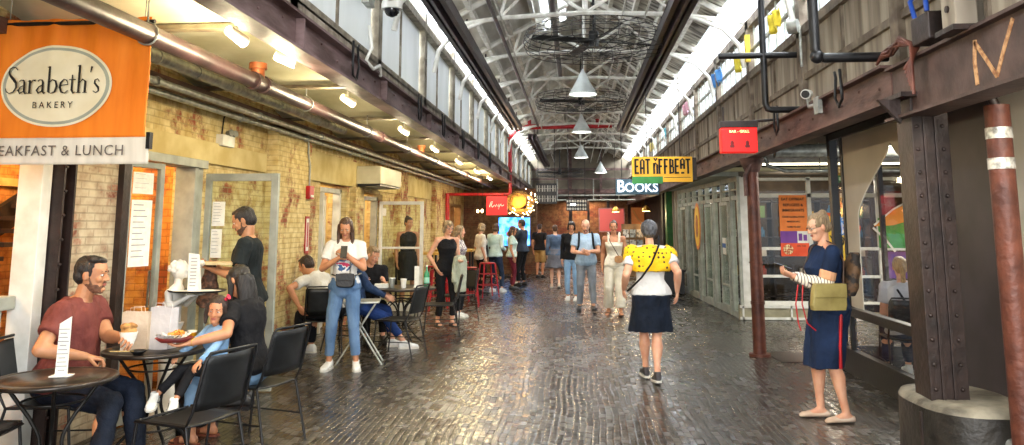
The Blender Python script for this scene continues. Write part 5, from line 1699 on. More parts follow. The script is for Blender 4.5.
# things on the tables
t = thing('menu_card', 'tall narrow white menu card standing on the nearest round table', 'menu card', (-2.97, 4.38, 0.734), math.radians(14))
MB().b2(-0.05, 0.06, -0.04, 0.04, 0, 0.006).build('card_base', m_paper, t)
o = MB().prism([(-0.032, 0), (0.034, 0), (0.036, 0.33), (-0.026, 0.29)], (0, 0.006, 0.004), (1, 0, 0), (0, 0, 1), 0.006).build('card_face', m_paper, t)
s = MB()
for k in range(11):
    w_ = 0.018 + 0.012 * ((k * 5) % 3) / 2
    s.b2(-w_, w_, -0.002, 0.0, 0.03 + k * 0.023, 0.034 + k * 0.023)
s.build('card_print', pm('grey_ink', '8a8a8a', '777777', 0.8), t)

def paper_bag(label, loc, rz, w_, d_, h_, m, tilt=0.0):
    t = thing('paper_bag', label, 'bag', loc, rz)
    s = MB()
    X, Y = (1, 0, 0), (0, 1, 0)
    rings = []
    for k, (z, q) in enumerate(((0, 1), (0.3, 1.0), (0.7, 0.96), (1.0, 0.86))):
        c = Vector((tilt * z, 0.0, z * h_))
        rings.append([c + Vector((sx * w_ / 2 * (1 if z < 1 else 1.02), sy * d_ / 2 * q, 0.004 * math.sin(k * 3 + sx * 2 + sy))) for sx, sy in ((-1, -1), (0, -1.05 if k else -1), (1, -1), (1, 0.0), (1, 1), (0, 1), (-1, 1), (-1, 0.0))])
    s.loft(rings, True, False, False)
    s.f = s.f[:-1]; s.s = s.s[:-1]; s.m = s.m[:-1]
    o = s.build('bag_body', m, t)
    o.modifiers.new('thick', 'SOLIDIFY').thickness = 0.002
    s = MB()
    for sy in (-1, 1):
        s.tube([(-0.04, sy * d_ * 0.42, h_ * 0.9), (-0.035, sy * d_ * 0.40, h_ + 0.03), (0.035, sy * d_ * 0.40, h_ + 0.03), (0.04, sy * d_ * 0.42, h_ * 0.9)], 0.003, n=5)
    s.build('handles', m, t)
    return t
paper_bag('beige paper bag on the second round table, nearest the man in maroon', (-3.075, 5.32, 0.732), 0.25, 0.17, 0.10, 0.26, pm('bag_beige', 'd6c4ae', 'c0ab92', 0.8, scale=8, bump=0.2))
paper_bag('tall white paper bag on the second round table, in front of the statue', (-2.93, 5.40, 0.732), -0.1, 0.16, 0.10, 0.285, pm('bag_white', 'd9d6d6', 'c3c0c2', 0.8, scale=8, bump=0.2), 0.01)
t = thing('juice_cup', 'small cup of orange juice beside the white paper bag', 'cup', (-2.80, 5.58, 0.732))
MB().lathe((0, 0, 0), [(0.024, 0), (0.03, 0.085), (0.031, 0.088)], 20).build('juice', pm('juice', 'e6a41e', 'd08a10', 0.3), t)
MB().lathe((0, 0, 0.088), [(0.031, 0), (0.033, 0.012), (0.028, 0.014)], 20).build('rim', m_paper, t)
t = thing('sauce_boat', 'small dark dish with a wooden knife at the edge of the second table', 'dish', (-2.95, 5.14, 0.732), 0.5)
MB().lathe((0, 0, 0), [(0.03, 0), (0.05, 0.02), (0.052, 0.028), (0.04, 0.02)], 20).build('dish', m_black, t)
MB().box((-0.1, -0.02, 0.03), (0.16, 0.016, 0.006), (0, 0.12, 0.5)).build('wooden_knife', pm('pale_wood', 'd8b878', 'bd9856', 0.6), t)
for k, (x, y, h_) in enumerate(((-2.46, 10.32, 0.12), (-2.30, 10.3, 0.11))):
    t = thing('paper_cup', ['grey paper cup on the round table, left one', 'white paper cup on the round table, nearer the napkin stand'][k], 'cup', (x, y, 0.762))
    MB().lathe((0, 0, 0), [(0.03, 0), (0.042, h_)], 18).build('cup_body', m_paper if k else m_galv, t)
    MB().lathe((0, 0, h_), [(0.044, 0), (0.044, 0.008), (0.03, 0.01)], 18).build('cup_lid', m_white_paint, t)
t = thing('table_card', 'white upright card beside the green bottle on the round table', 'menu card', (-2.14, 10.38, 0.762))
MB().b2(-0.03, 0.03, -0.01, 0.01, 0, 0.28).build('card_face', m_paper, t)
MB().b2(-0.04, 0.04, -0.03, 0.03, 0, 0.008).build('card_base', m_paper, t)
t = thing('green_bottle', 'green glass bottle on the round table behind the woman in the white tee', 'bottle', (-2.02, 10.45, 0.762))
MB().lathe((0, 0, 0), [(0.036, 0), (0.038, 0.01), (0.038, 0.15), (0.034, 0.18), (0.015, 0.22), (0.013, 0.27)], 20).build('bottle_body', pm('bottle_green', '3f9a6a', '2c7a50', 0.12, scale=3), t)
MB().lathe((0, 0, 0.06), [(0.0395, 0), (0.0395, 0.07)], 20).build('label', pm('bottle_label', '9ad0b8', '7ab89c', 0.6), t)
MB().lathe((0, 0, 0.27), [(0.015, 0), (0.015, 0.02)], 14).build('cap', m_paper, t)
t = thing('food_box', 'open white take-away box on the round table behind the woman in the white tee', 'box', (-2.60, 10.32, 0.762), 0.2)
MB().b2(-0.09, 0.09, -0.07, 0.07, 0, 0.05).build('box', m_paper, t, 0.004)

# statue of a curly-haired figure holding out an oval tray, at the doorway
m_marble = pm('white_plaster_statue', 'eceae2', 'cfcbbf', 0.5, scale=6)

def solid(mb, voxel, smooth=2, amp=0.0, freq=9.0, seed=0.0, ax=(1, 1, 1)):
    """fuse overlapping closed shapes into one continuous skin; optional cloth folds"""
    me = mb.mesh('tmp', [])
    ob = bpy.data.objects.new('tmp', me)
    COL.objects.link(ob)
    r = ob.modifiers.new('r', 'REMESH')
    r.mode = 'VOXEL'
    r.voxel_size = voxel
    r.use_smooth_shade = True
    if smooth:
        sm = ob.modifiers.new('s', 'SMOOTH')
        sm.factor = 0.5
        sm.iterations = smooth
    dg = bpy.context.evaluated_depsgraph_get()
    out = bpy.data.meshes.new_from_object(ob.evaluated_get(dg))
    bpy.data.objects.remove(ob)
    bpy.data.meshes.remove(me)
    n = len(out.vertices)
    co = [0.0] * (3 * n)
    out.vertices.foreach_get('co', co)
    if amp:
        for i, v in enumerate(out.vertices):
            p = v.co
            q = Vector((p.x * ax[0] * freq + seed, p.y * ax[1] * freq, p.z * ax[2] * freq + seed))
            d = amp * (noise.noise(q) + 0.5 * abs(noise.noise(q * 2.1)))
            nn = v.normal
            co[3 * i] += nn.x * d
            co[3 * i + 1] += nn.y * d
            co[3 * i + 2] += nn.z * d
        out.vertices.foreach_set('co', co)
    out.polygons.foreach_set('use_smooth', [True] * len(out.polygons))
    out.update()
    return out

def link_mesh(name, me, mats, parent):
    me.name = name
    me.materials.clear()
    for m in (mats if isinstance(mats, (list, tuple)) else [mats]):
        me.materials.append(m)
    o = bpy.data.objects.new(name, me)
    COL.objects.link(o)
    o.parent = parent
    return o

t = thing('statue', 'white plaster statue of a curly-haired child holding out a tray in the doorway', 'statue', (-3.42, 6.42, 0), math.radians(-95))
s = MB()
s.lathe((0, 0, 0), [(0.14, 0), (0.14, 0.05), (0.09, 0.09), (0.07, 0.3), (0.08, 0.7), (0.11, 0.78)], 24)
s.build('pedestal', m_marble, t)
s = MB()
s.loft([s.ring((0, 0.01 * k, z), (1, 0, 0), (0, 1, 0), rx, ry, 16) for k, (z, rx, ry) in enumerate(((0.76, 0.10, 0.075), (0.86, 0.085, 0.065), (0.95, 0.09, 0.065), (1.02, 0.10, 0.06), (1.07, 0.075, 0.05), (1.10, 0.035, 0.035)))])
s.capsule((0, 0.05, 1.08), (0, 0.055, 1.14), 0.034, 0.034).ell((0, 0.065, 1.215), (0.062, 0.074, 0.08))
s.capsule((0, 0.13, 1.215), (0, 0.148, 1.205), 0.01, 0.012).ell((0, 0.125, 1.165), (0.024, 0.018, 0.018))
for k in range(26):
    a = k * 2.4
    zz = 1.21 + 0.075 * (k / 26)
    rr = 0.07 * math.cos((k / 26) * 1.2)
    if math.sin(a) < 0.55 or zz > 1.26:
        s.ell((rr * math.cos(a), 0.05 + rr * 1.1 * math.sin(a), zz), (0.022, 0.022, 0.022), n=8, m=5)
for sx in (-1, 1):
    s.capsule((sx * 0.095, 0.03, 1.03), (sx * 0.12, 0.06, 0.92), 0.032, 0.026).capsule((sx * 0.12, 0.06, 0.92), (sx * 0.06, 0.19, 1.0), 0.026, 0.018)
    s.ell((sx * 0.055, 0.22, 1.01), (0.022, 0.035, 0.012))
    for q in range(4):
        s.capsule((sx * 0.055 + (q - 1.5) * 0.011, 0.235, 1.01), (sx * 0.055 + (q - 1.5) * 0.012, 0.265, 1.014), 0.006, 0.005, 6)
link_mesh('figure', solid(s, 0.006, 1), m_marble, t)
t = thing('oval_tray', 'black oval serving tray held out by the white statue', 'tray', (-3.17, 6.36, 1.037), 0)
s = MB()
s.loft([s.ring((0, 0, z), (1, 0, 0), (0, 1, 0), rx, rx * 0.72, 32) for z, rx in ((0, 0.2), (0.006, 0.235), (0.018, 0.245), (0.018, 0.232), (0.008, 0.20))])
s.build('tray', m_black, t)
s = MB()
s.loft([s.ring((0, 0, z), (1, 0, 0), (0, 1, 0), rx, rx * 0.72, 32) for z, rx in ((0.009, 0.2), (0.0105, 0.2))])
s.build('tray_liner', m_paper, t)
t = thing('menu_card', 'folded white menu card standing on the statue tray', 'menu card', (-3.19, 6.34, 1.049), 0.15)
MB().prism([(-0.045, 0), (0.045, 0), (0.035, 0.30), (-0.055, 0.31)], (0, -0.02, 0), (1, 0, 0), (0, 0.05, 1), -0.003).build('card_face', m_paper, t)
MB().prism([(-0.045, 0), (0.045, 0), (0.035, 0.29), (-0.055, 0.30)], (0, 0.05, 0), (1, 0, 0), (0, -0.18, 1), -0.003).build('card_face', m_paper, t)
s = MB()
for k in range(9):
    s.b2(-0.03, 0.02, -0.026 + k * 0.0015, -0.024 + k * 0.0015, 0.04 + k * 0.028, 0.046 + k * 0.028)
s.build('card_print', pm('grey_ink', ''), t)

# black bin under the second table and stone planter of the aisle
t = thing('black_bin', 'open black bin standing behind the legs of the girl', 'bin', (-2.98, 6.1, 0), 0.1)
s = MB()
X, Y = (1, 0, 0), (0, 1, 0)
s.loft([s.ring((0, 0, 0.0), X, Y, 0.13, 0.13, 28, 6), s.ring((0, 0, 0.5), X, Y, 0.16, 0.16, 28, 6)])
s.build('bin_body', m_black, t)
MB().tube([(0.165 * math.copysign(abs(math.cos(2 * PI * i / 28)) ** 0.35, math.cos(2 * PI * i / 28)), 0.165 * math.copysign(abs(math.sin(2 * PI * i / 28)) ** 0.35, math.sin(2 * PI * i / 28)), 0.5) for i in range(28)], 0.01, n=6, closed=True).build('bin_rim', m_galv, t)

# bar-height counters and red stools
for k, (x, y, rz, w_) in enumerate(((-3.1, 15.4, 0.0, 1.0), (-2.75, 17.2, 0.0, 0.95))):
    t = thing('high_counter', ['bar-height table with yellow wooden top, nearer of two', 'bar-height table with yellow wooden top, farther of two'][k], 'table', (x, y, 0), rz)
    MB().b2(-w_ / 2, w_ / 2, -0.28, 0.28, 1.0, 1.05).build('table_top', pm('yellow_wood', 'd9ac4a', 'a87a2c', 0.4, scale=5, stretch=(1, 6, 1)), t, 0.005)
    for sx in (-1, 1):
        for sy in (-1, 1):
            MB().b2(sx * (w_ / 2 - 0.06) - 0.02, sx * (w_ / 2 - 0.06) + 0.02, sy * 0.22 - 0.02, sy * 0.22 + 0.02, 0, 1.0).build('leg', m_iron, t)
m_stool = pm('stool_red', 'c01824', '8f0f18', 0.35, scale=7)
stool0 = None
for k, (x, y, rz, lb) in enumerate(((-2.15, 15.5, 0.1, 'red metal bar stool at the aisle end of the nearer yellow-topped table'),
                                    (-2.62, 14.75, 0.3, 'red metal bar stool on the camera side of the nearer yellow-topped table'),
                                    (-2.95, 16.0, 0.0, 'red metal bar stool between the two yellow-topped tables'),
                                    (-2.5, 16.55, 0.2, 'red metal bar stool next to the woman with the jacket, second from the aisle'),
                                    (-2.0, 17.45, 0.5, 'red metal bar stool at the aisle end of the farther table'),
                                    (-2.6, 17.9, 0.1, 'red metal bar stool farthest along, beyond the farther table'))):
    if stool0 is None:
        t = thing('bar_stool', lb, 'stool', (x, y, 0), rz, 'red bar stools by the high tables')
        s = MB()
        s.loft([s.ring((0, 0, z), (1, 0, 0), (0, 1, 0), r, r, 20, 3.5) for z, r in ((0.72, 0.15), (0.745, 0.155), (0.752, 0.145))])
        s.build('seat', m_stool, t)
        for sx in (-1, 1):
            for sy in (-1, 1):
                s = MB()
                s.loft([s.ring((sx * 0.125, sy * 0.125, 0.73), (1, 0, 0), (0, 1, 0), 0.022, 0.022, 8), s.ring((sx * 0.2, sy * 0.2, 0.0), (1, 0, 0), (0, 1, 0), 0.014, 0.014, 8)])
                s.build('leg', m_stool, t)
        for zz, q in ((0.26, 0.173), (0.50, 0.149)):
            for a, b in (((-q, -q), (q, -q)), ((q, -q), (q, q)), ((q, q), (-q, q)), ((-q, q), (-q, -q))):
                MB().cyl((a[0], a[1], zz), (b[0], b[1], zz), 0.01, n=8).build('foot_rail', m_stool, t)
        stool0 = t
    else:
        dup(stool0, (x, y, 0), rz, lb)

# ================================================================== PEOPLE
SKIN = {'light': pm('skin_light', 'e0ac8c', 'cf9475', 0.5, scale=9, sss=0.12), 'tan': pm('skin_tan', 'c98f6a', 'b67b58', 0.5, scale=9, sss=0.12),
        'olive': pm('skin_olive', 'c08a64', 'a87452', 0.5, scale=9, sss=0.12), 'pale': pm('skin_pale', 'e6b99c', 'd8a486', 0.5, scale=9, sss=0.12)}
m_eye = pm('eye_white', 'e8e4de', 'dcd6ce', 0.3)
m_pupil = pm('eye_dark', '2a1a12', '1a100a', 0.25)
m_lip = pm('lips', 'b5665a', 'a2574c', 0.45)
def hair_mat(name, a, b):
    return pm('hair_' + name, a, b, 0.42, scale=30, stretch=(4, 4, 0.5), bump=0.5, bscale=60)
H_BLACK = hair_mat('black', '1d1714', '0f0c0a')
H_BROWN = hair_mat('brown', '5a3c28', '35231a')
H_DKBROWN = hair_mat('dark_brown', '3a261a', '1f1410')
H_GREY = hair_mat('grey', '5f5f63', '2a2a2d')
H_BLOND = hair_mat('blond', 'c9a46a', '8a6438')
H_ASH = hair_mat('ash', 'a8906e', '6a543c')
def cloth(name, a, b=None, rough=0.85, **k):
    return pm('cloth_' + name, a, b, rough, bump=k.pop('bump', 0.6), bscale=k.pop('bscale', 20), spec=0.2, **k)
C_WHITE = cloth('white', 'dddbd5', 'c6c3ba')
C_BLACK = cloth('black', '1e1e21', '141417')
C_NAVY = cloth('navy', '1e2a4a', '141c34')
C_JEANS = cloth('jeans', '6a88ad', '47658c', scale=5, stretch=(1, 1, 0.5))
C_JEANS_L = cloth('jeans_light', '8fb0d0', '6f94ba', scale=5)
C_DENIM_D = cloth('denim_dark', '2c3a52', '1c2636', scale=6)
M_SHOE_W = pm('shoe_white', 'f0efea', 'd8d6ce', 0.45, scale=12)
M_SHOE_B = pm('shoe_black', '222022', '151415', 0.4, scale=12)
M_SOLE = pm('sole', 'e8e4da', 'd0ccc0', 0.5)

def rotz(a):
    return Matrix.Rotation(a, 3, 'Z')

def ik(a, b, l1, l2, hint):
    a, b = Vector(a), Vector(b)
    d = b - a
    L = d.length
    mx = (l1 + l2) * 0.995
    if L > mx:
        b = a + d * (mx / L)
        d = b - a
        L = mx
    u = d.normalized()
    c = max(-1, min(1, (l1 * l1 + L * L - l2 * l2) / (2 * l1 * L)))
    h = Vector(hint)
    h = (h - u * h.dot(u))
    h = h.normalized() if h.length > 1e-4 else Vector((0, 1, 0))
    return a + u * (l1 * c) + h * (l1 * math.sqrt(1 - c * c)), b

TORSO = [(-0.22, .055, .055, 0.0), (-0.13, .135, .105, -.01), (0.0, .168, .122, -.012), (0.14, .155, .108, -.002), (0.32, .132, .092, .006), (0.48, .138, .098, .008), (0.66, .155, .110, .006), (0.82, .165, .105, -.004), (0.92, .150, .085, -.012), (0.985, .085, .062, -.014), (1.03, .055, .055, -.008)]

def person(label, loc, rz=0.0, H=1.7, fem=False, skin='light', hi=True, build=1.0,
           lean=0.0, side=0.0, twist=0.0, seated=None, head=(0, 0, 0), look=None,
           hands=(None, None), elbows=(None, None), palm=(None, None), curl=(0.5, 0.5),
           feet=(None, None), knees=(None, None), toes=(0.0, 0.0), footpitch=(0.0, 0.0),
           hair=('short', H_BROWN), beard=None, top=None, sleeve='short', hem=0.0, neck=0.0, bottom=None, bkind='pants', cuff=1.0, skirt=None,
           shoes=('sneaker', M_SHOE_W), belly=0.0, group=None, seed=0.0, extras=None, cat='person', glasses=False):
    """local frame: faces +y, +x is the person's right, hands/feet given in local metres (or ('w', x, y, z) in world)"""
    root = thing('person', label, cat, (loc[0], loc[1], 0), rz, group)
    s = H / 1.72
    fw_ = 0.93 if fem else 1.0
    vox = 0.0085 if hi else 0.015
    Rz = rotz(-rz)
    def T(p, default):
        if p is None:
            return Vector(default)
        if p[0] == 'w':
            return Rz @ (Vector(p[1:]) - Vector((loc[0], loc[1], 0)))
        return Vector(p)
    hipz = 0.53 * H
    P = Vector((0, 0, hipz)) if seated is None else Vector(seated)
    L = 0.305 * H
    def spine(t):
        # curved spine, more lean towards the chest
        n = 12
        p = P.copy()
        for i in range(n):
            tt = t * (i + 0.5) / n
            a = lean * (0.55 + 0.6 * max(0, min(1, tt)))
            b = side * max(0, min(1, tt))
            d = Vector((math.sin(b), math.sin(a) * math.cos(b), math.cos(a) * math.cos(b)))
            p = p + d * (L * t / n)
        a = lean * (0.55 + 0.6 * max(0, min(1, t)))
        b = side * max(0, min(1, t))
        up = Vector((math.sin(b), math.sin(a) * math.cos(b), math.cos(a) * math.cos(b)))
        tw = twist * max(0, min(1, t))
        R = Vector((math.cos(tw), math.sin(tw), 0))
        R = (R - up * R.dot(up)).normalized()
        F = up.cross(R)
        return p, R, F, up
    def torso(mb, t0, t1, inf, flare=0.0):
        ts = [q for q in TORSO if t0 - 1e-6 <= q[0] <= t1 + 1e-6]
        def at(t):
            for a, b in zip(TORSO, TORSO[1:]):
                if a[0] <= t <= b[0]:
                    u = (t - a[0]) / (b[0] - a[0])
                    return (t,) + tuple(a[k] + (b[k] - a[k]) * u for k in (1, 2, 3))
            return TORSO[-1]
        if not ts or ts[0][0] > t0 + 1e-4:
            ts = [at(t0)] + ts
        if ts[-1][0] < t1 - 1e-4:
            ts = ts + [at(t1)]
        rings = []
        for t, rx, ry, off in ts:
            p, R, F, up = spine(t)
            wf = fw_
            if fem and t < 0.15:
                wf = 1.02
            if fem and 0.2 < t < 0.5:
                wf = 0.88
            bl = belly * max(0, 1 - abs(t - 0.3) / 0.4)
            inf_ = inf + flare * max(0.0, min(1.0, (0.3 - t) / 0.25))
            bust = (0.022 if fem else 0.0) * max(0, 1 - abs(t - 0.66) / 0.16)
            rings.append(mb.ring(p + F * (off * s + bl * 0.5 + bust * 0.6), R, F, (rx * wf * build + bl * 0.4) * s + inf_, (ry * build + bl * 0.5 + bust) * s + inf_, 20, 2.3))
        mb.loft(rings)
    # joints
    sF = s * (1.28 if H < 1.4 else 1.0)
    pn, Rn, Fn, Un = spine(1.0)
    ps, Rs, Fs, Us = spine(0.90)
    sw = (0.165 if fem else 0.185) * s * (0.5 + 0.5 * build)
    sh = [ps - Rs * sw, ps + Rs * sw]
    ua, fa = 0.165 * H, 0.148 * H
    P0, R0, F0, U0 = spine(0.0)
    hips = [P0 - R0 * 0.088 * s - U0 * 0.01, P0 + R0 * 0.088 * s - U0 * 0.01]
    th, sn = 0.245 * H, 0.24 * H
    joints = {}
    arms, legs = [], []
    for i, sg in ((0, -1), (1, 1)):
        d = sh[i] + Rs * sg * 0.05 - Vector((0, 0, ua + fa - 0.02)) + Fs * 0.03
        tgt = T(hands[i], d)
        hint = Vector(elbows[i]) if elbows[i] is not None else Vector((sg * 0.35, -1.0, -0.35))
        el, wr = ik(sh[i], tgt, ua, fa, hint)
        arms.append((sh[i], el, wr))
        dft = (hips[i].x * 1.05, hips[i].y, 0.045 * H)
        f = T(feet[i], dft)
        kh = Vector(knees[i]) if knees[i] is not None else Vector((sg * 0.05, 1, 0.1))
        kn, an = ik(hips[i], f, th, sn, kh)
        legs.append((hips[i], kn, an))
    b = build
    # ---- body
    mb = MB()
    torso(mb, -0.22, 1.03, 0.0)
    for i, sg in ((0, -1), (1, 1)):
        S, E, Wr = arms[i]
        mb.ell(S, (0.058 * s * b, 0.056 * s, 0.058 * s))
        mb.capsule(ps + Rs * sg * 0.07 * s + Us * 0.005, S, 0.062 * s, 0.052 * s)
        mb.capsule(S, E, 0.047 * s * b, 0.038 * s * b)
        mid = E.lerp(Wr, 0.35)
        mb.capsule(E, mid, 0.038 * s * b, 0.038 * s * b)
        mb.capsule(mid, Wr, 0.038 * s * b, 0.025 * s)
        Hp, K, A = legs[i]
        mb.capsule(Hp, Hp.lerp(K, 0.45), 0.088 * s * b, 0.072 * s * b)
        mb.capsule(Hp.lerp(K, 0.45), K, 0.072 * s * b, 0.053 * s)
        d = (A - K).normalized()
        kd = (K - (Hp + A) / 2)
        back = -kd.normalized() if kd.length > 0.01 else Vector((0, -1, 0))
        cm = K.lerp(A, 0.30) + back * 0.012 * s
        mb.capsule(K, cm, 0.050 * s, 0.055 * s * b)
        mb.capsule(cm, K.lerp(A, 0.72), 0.055 * s * b, 0.036 * s)
        mb.capsule(K.lerp(A, 0.72), A, 0.036 * s, 0.033 * s)
    # head frame
    yaw, pitch, roll = head
    hd = (Un * 0.6 + Vector((0, 0, 1)) * 0.6 + Fn * 0.06).normalized()
    fdir = math.atan2(Fn.y, Fn.x) - PI / 2
    HM = (Matrix.Rotation(fdir + yaw, 3, 'Z') @ Matrix.Rotation(-pitch, 3, 'X') @ Matrix.Rotation(roll, 3, 'Y'))
    hs = s * (1.0 if H > 1.4 else 1.0 + (1.4 - H) * 1.15) * (0.96 if fem else 1.0)
    HC = pn + hd * (0.085 * H if H > 1.4 else 0.105 * H) + HM @ Vector((0, 0.022 * hs, 0.02 * hs))
    if look is not None:
        HC = HC + Vector(look)
    def hp(v):
        return HC + HM @ (Vector(v) * hs)
    mb.capsule(pn - Un * 0.03, hp((0, -0.02, -0.06)), 0.056 * s * (0.88 if fem else 1.0), 0.052 * hs * (0.88 if fem else 1.0))
    # feet (bare shape inside the shoe)
    fdirs = []
    for i in (0, 1):
        Hp, K, A = legs[i]
        a = toes[i]
        fd = Vector((-math.sin(a), math.cos(a), 0))
        pt = footpitch[i]
        fd = (fd * math.cos(pt) - Vector((0, 0, 1)) * math.sin(pt)).normalized()
        rt_ = fd.cross(Vector((0, 0, 1))).normalized()
        fu = rt_.cross(fd)
        fdirs.append((A, fd, rt_, fu))
        def fpt(y, z, A=A, fd=fd, fu=fu):
            return A + fd * y * sF + fu * (z * sF - 0.077 * s)
        mb.loft([mb.ring(fpt(y, h / 2 + 0.006), rt_, fu, w_ * sF, h / 2 * sF, 12, 2.4) for y, w_, h in ((-.055, .022, .045), (-.03, .030, .07), (0.0, .032, .085), (.05, .035, .062), (.10, .040, .042), (.15, .038, .030), (.175, .022, .018))])
    body = solid(mb, vox, 3)
    verts = [v.co.copy() for v in body.vertices]
    faces = [tuple(p.vertices) for p in body.polygons]
    out = MB()
    out.add(verts, faces, True, 0)
    bpy.data.meshes.remove(body)
    # head
    h = MB()
    X3, Y3 = HM @ Vector((1, 0, 0)), HM @ Vector((0, 1, 0))
    jw = 0.88 if fem else 1.0
    HR = [(-.113, .020 * jw, .020, .058), (-.102, .036 * jw, .036, .046), (-.080, .049 * jw, .058, .028), (-.05, .058 * jw, .074, .012), (-.02, .065, .084, .004), (.01, .069, .090, 0), (.045, .073, .095, -.004), (.078, .067, .088, -.010), (.102, .046, .062, -.014), (.116, .016, .022, -.016)]
    h.loft([h.ring(hp((0, oy, z)), X3, Y3, rx * hs, ry * hs, 22, 2.15) for z, rx, ry, oy in HR])
    h.capsule(hp((0, -0.018, -0.07)), pn + Un * 0.0, 0.053 * hs * (0.88 if fem else 1), 0.056 * s * (0.88 if fem else 1))
    h.capsule(hp((0, .088, .014)), hp((0, .105, -.022)), .0075 * hs, .0125 * hs, 10)
    h.ell(hp((.013, .096, -.027)), (.008 * hs,) * 3).ell(hp((-.013, .096, -.027)), (.008 * hs,) * 3)
    h.capsule(hp((-.034, .082, .026)), hp((.034, .082, .026)), .011 * hs, .011 * hs, 8)
    h.ell(hp((.040, .066, -.022)), (.02 * hs,) * 3).ell(hp((-.040, .066, -.022)), (.02 * hs,) * 3)
    h.ell(hp((0, .082, -.086)), (.018 * hs, .016 * hs, .014 * hs), HM)
    for sx in (-1, 1):
        h.ell(hp((sx * .073, -.006, -.004)), (.010 * hs, .019 * hs, .031 * hs), HM @ Matrix.Rotation(sx * 0.25, 3, 'Z'))
    hm = solid(h, 0.0048 if hi else 0.009, 2)
    out.add([v.co.copy() for v in hm.vertices], [tuple(p.vertices) for p in hm.polygons], True, 0)
    bpy.data.meshes.remove(hm)
    for sx in (-1, 1):
        out.ell(hp((sx * .030, .0765, .006)), (.0135 * hs, .0115 * hs, .0072 * hs), HM, 12, 7, 1)
        out.ell(hp((sx * .030, .0855, .005)), (.006 * hs, .0035 * hs, .006 * hs), HM, 10, 7, 2)
        out.capsule(hp((sx * .017, .084, .014)), hp((sx * .043, .076, .013)), .0042 * hs, .0034 * hs, 6, 0)
        out.capsule(hp((sx * .014, .0935, .030)), hp((sx * .045, .080, .031)), .0042 * hs, .0028 * hs, 6, 4)
    out.capsule(hp((-.017, .0895, -.052)), hp((.017, .0895, -.052)), .0048 * hs, .0048 * hs, 8, 3)
    out.capsule(hp((-.012, .0905, -.059)), hp((.012, .0905, -.059)), .0055 * hs, .0055 * hs, 8, 3)
    # hands
    for i, sg in ((0, -1), (1, 1)):
        S, E, Wr = arms[i]
        d = (Wr - E).normalized()
        pnrm = Vector(palm[i]) if palm[i] is not None else Vector((-sg, 0, 0))
        pnrm = (pnrm - d * pnrm.dot(d)).normalized()
        # across: thumb side. left hand (i=0): d x n ; right: n x d
        ac = pnrm.cross(d) if i == 1 else d.cross(pnrm)
        k = s * (0.93 if fem else 1.0) * (1.0 if H > 1.4 else 1.05)
        hm_ = MB()
        def hpnt(y, a, n_):
            return Wr + d * y * k + ac * a * k + pnrm * n_ * k
        hm_.loft([hm_.ring(hpnt(y, 0, n_), ac, pnrm, rx * k, ry * k, 12, 2.4) for y, rx, ry, n_ in ((-.03, .025, .021, 0), (0.0, .026, .019, 0), (.03, .036, .017, 0.001), (.06, .041, .015, 0.002), (.088, .040, .012, .003))])
        c = curl[i]
        for q, (ax, ln, y0) in enumerate(((.029, .070, .086), (.0095, .079, .090), (-.0105, .073, .087), (-.029, .057, .080))):
            p = Vector((y0, ax, 0.003))
            a = c * 0.5
            pts = [p]
            for sgm, fr in enumerate((0.45, 0.31, 0.24)):
                a += c * (0.55 if sgm else 0.25)
                p = p + Vector((math.cos(a) * ln * fr, ax * 0.10 * (1 if sgm == 0 else 0.4), math.sin(a) * ln * fr))
                pts.append(p)
            for sgm in range(3):
                r0 = (.0092, .0086, .0078, .0066)
                hm_.capsule(hpnt(*pts[sgm]), hpnt(*pts[sgm + 1]), r0[sgm] * k, r0[sgm + 1] * k, 8)
        tp = [(.018, .022, .006), (.045, .046, .014 + .012 * c), (.068, .055 - .01 * c, .020 + .020 * c), (.086, .052 - .016 * c, .024 + .028 * c)]
        for q in range(3):
            r0 = (.014, .0112, .0098, .008)
            hm_.capsule(hpnt(*tp[q]), hpnt(*tp[q + 1]), r0[q] * k, r0[q + 1] * k, 8)
        hh = solid(hm_, 0.0036 if hi else 0.008, 1)
        out.add([v.co.copy() for v in hh.vertices], [tuple(p.vertices) for p in hh.polygons], True, 0)
        bpy.data.meshes.remove(hh)
    hmat = hair[1] if hair[1] is not None else H_BROWN
    out.build('body', [SKIN[skin], m_eye, m_pupil, m_lip, hmat], root)
    # ---- hair
    kind = hair[0]
    if kind != 'bald':
        g = MB()
        def he(c, r, rot=None):
            g.ell(hp(c), tuple(q * hs for q in r), HM if rot is None else HM @ rot, 16, 10)
        if kind in ('short', 'buzz', 'thick'):
            q = {'short': 0.0, 'buzz': -0.006, 'thick': 0.017}[kind]
            he((0, -.016, .040), (.079 + q, .099 + q, .086 + q))
            he((0, -.045, -.005), (.071 + q * .6, .068 + q * .6, .07))
            if kind != 'buzz':
                he((0.0, .036, .090), (.054, .040, .024 + q))
                he((.03, .02, .098), (.045, .05, .026 + q))
            for sx in (-1, 1):
                he((sx * .065, .008, .014), (.007, .017, .026))
        elif kind in ('long', 'medium', 'longloose'):
            he((0, -.014, .040), (.083, .101, .090))
            he((0, -.050, -.02), (.078, .068, .085))
            ln = {'medium': 0.20, 'long': 0.36, 'longloose': 0.42}[kind]
            dn = (Vector((0, 0, -1)) - Un * 0.3).normalized()
            p = hp((0, -.06, 0.0))
            rings = []
            for k in range(7):
                u = k / 6
                c = p + dn * (ln * u * s) - Fn * 0.03 * math.sin(u * PI) * s - Fn * 0.02 * u
                rings.append(g.ring(c, X3, Y3, (.082 + .022 * math.sin(u * PI * 0.8) - .03 * u * u) * hs, (.062 - .022 * u) * hs, 16, 2.3))
            g.loft(rings)
            for sx in (-1, 1):
                q0, q1, q2 = hp((sx * .066, .030, .05)), hp((sx * .082, .020, -.04)), hp((sx * .086, .03, -.04)) + dn * ln * 0.5 * s
                g.capsule(q0, q1, .022 * hs, .024 * hs).capsule(q1, q2, .024 * hs, .014 * hs)
        elif kind == 'ponytail':
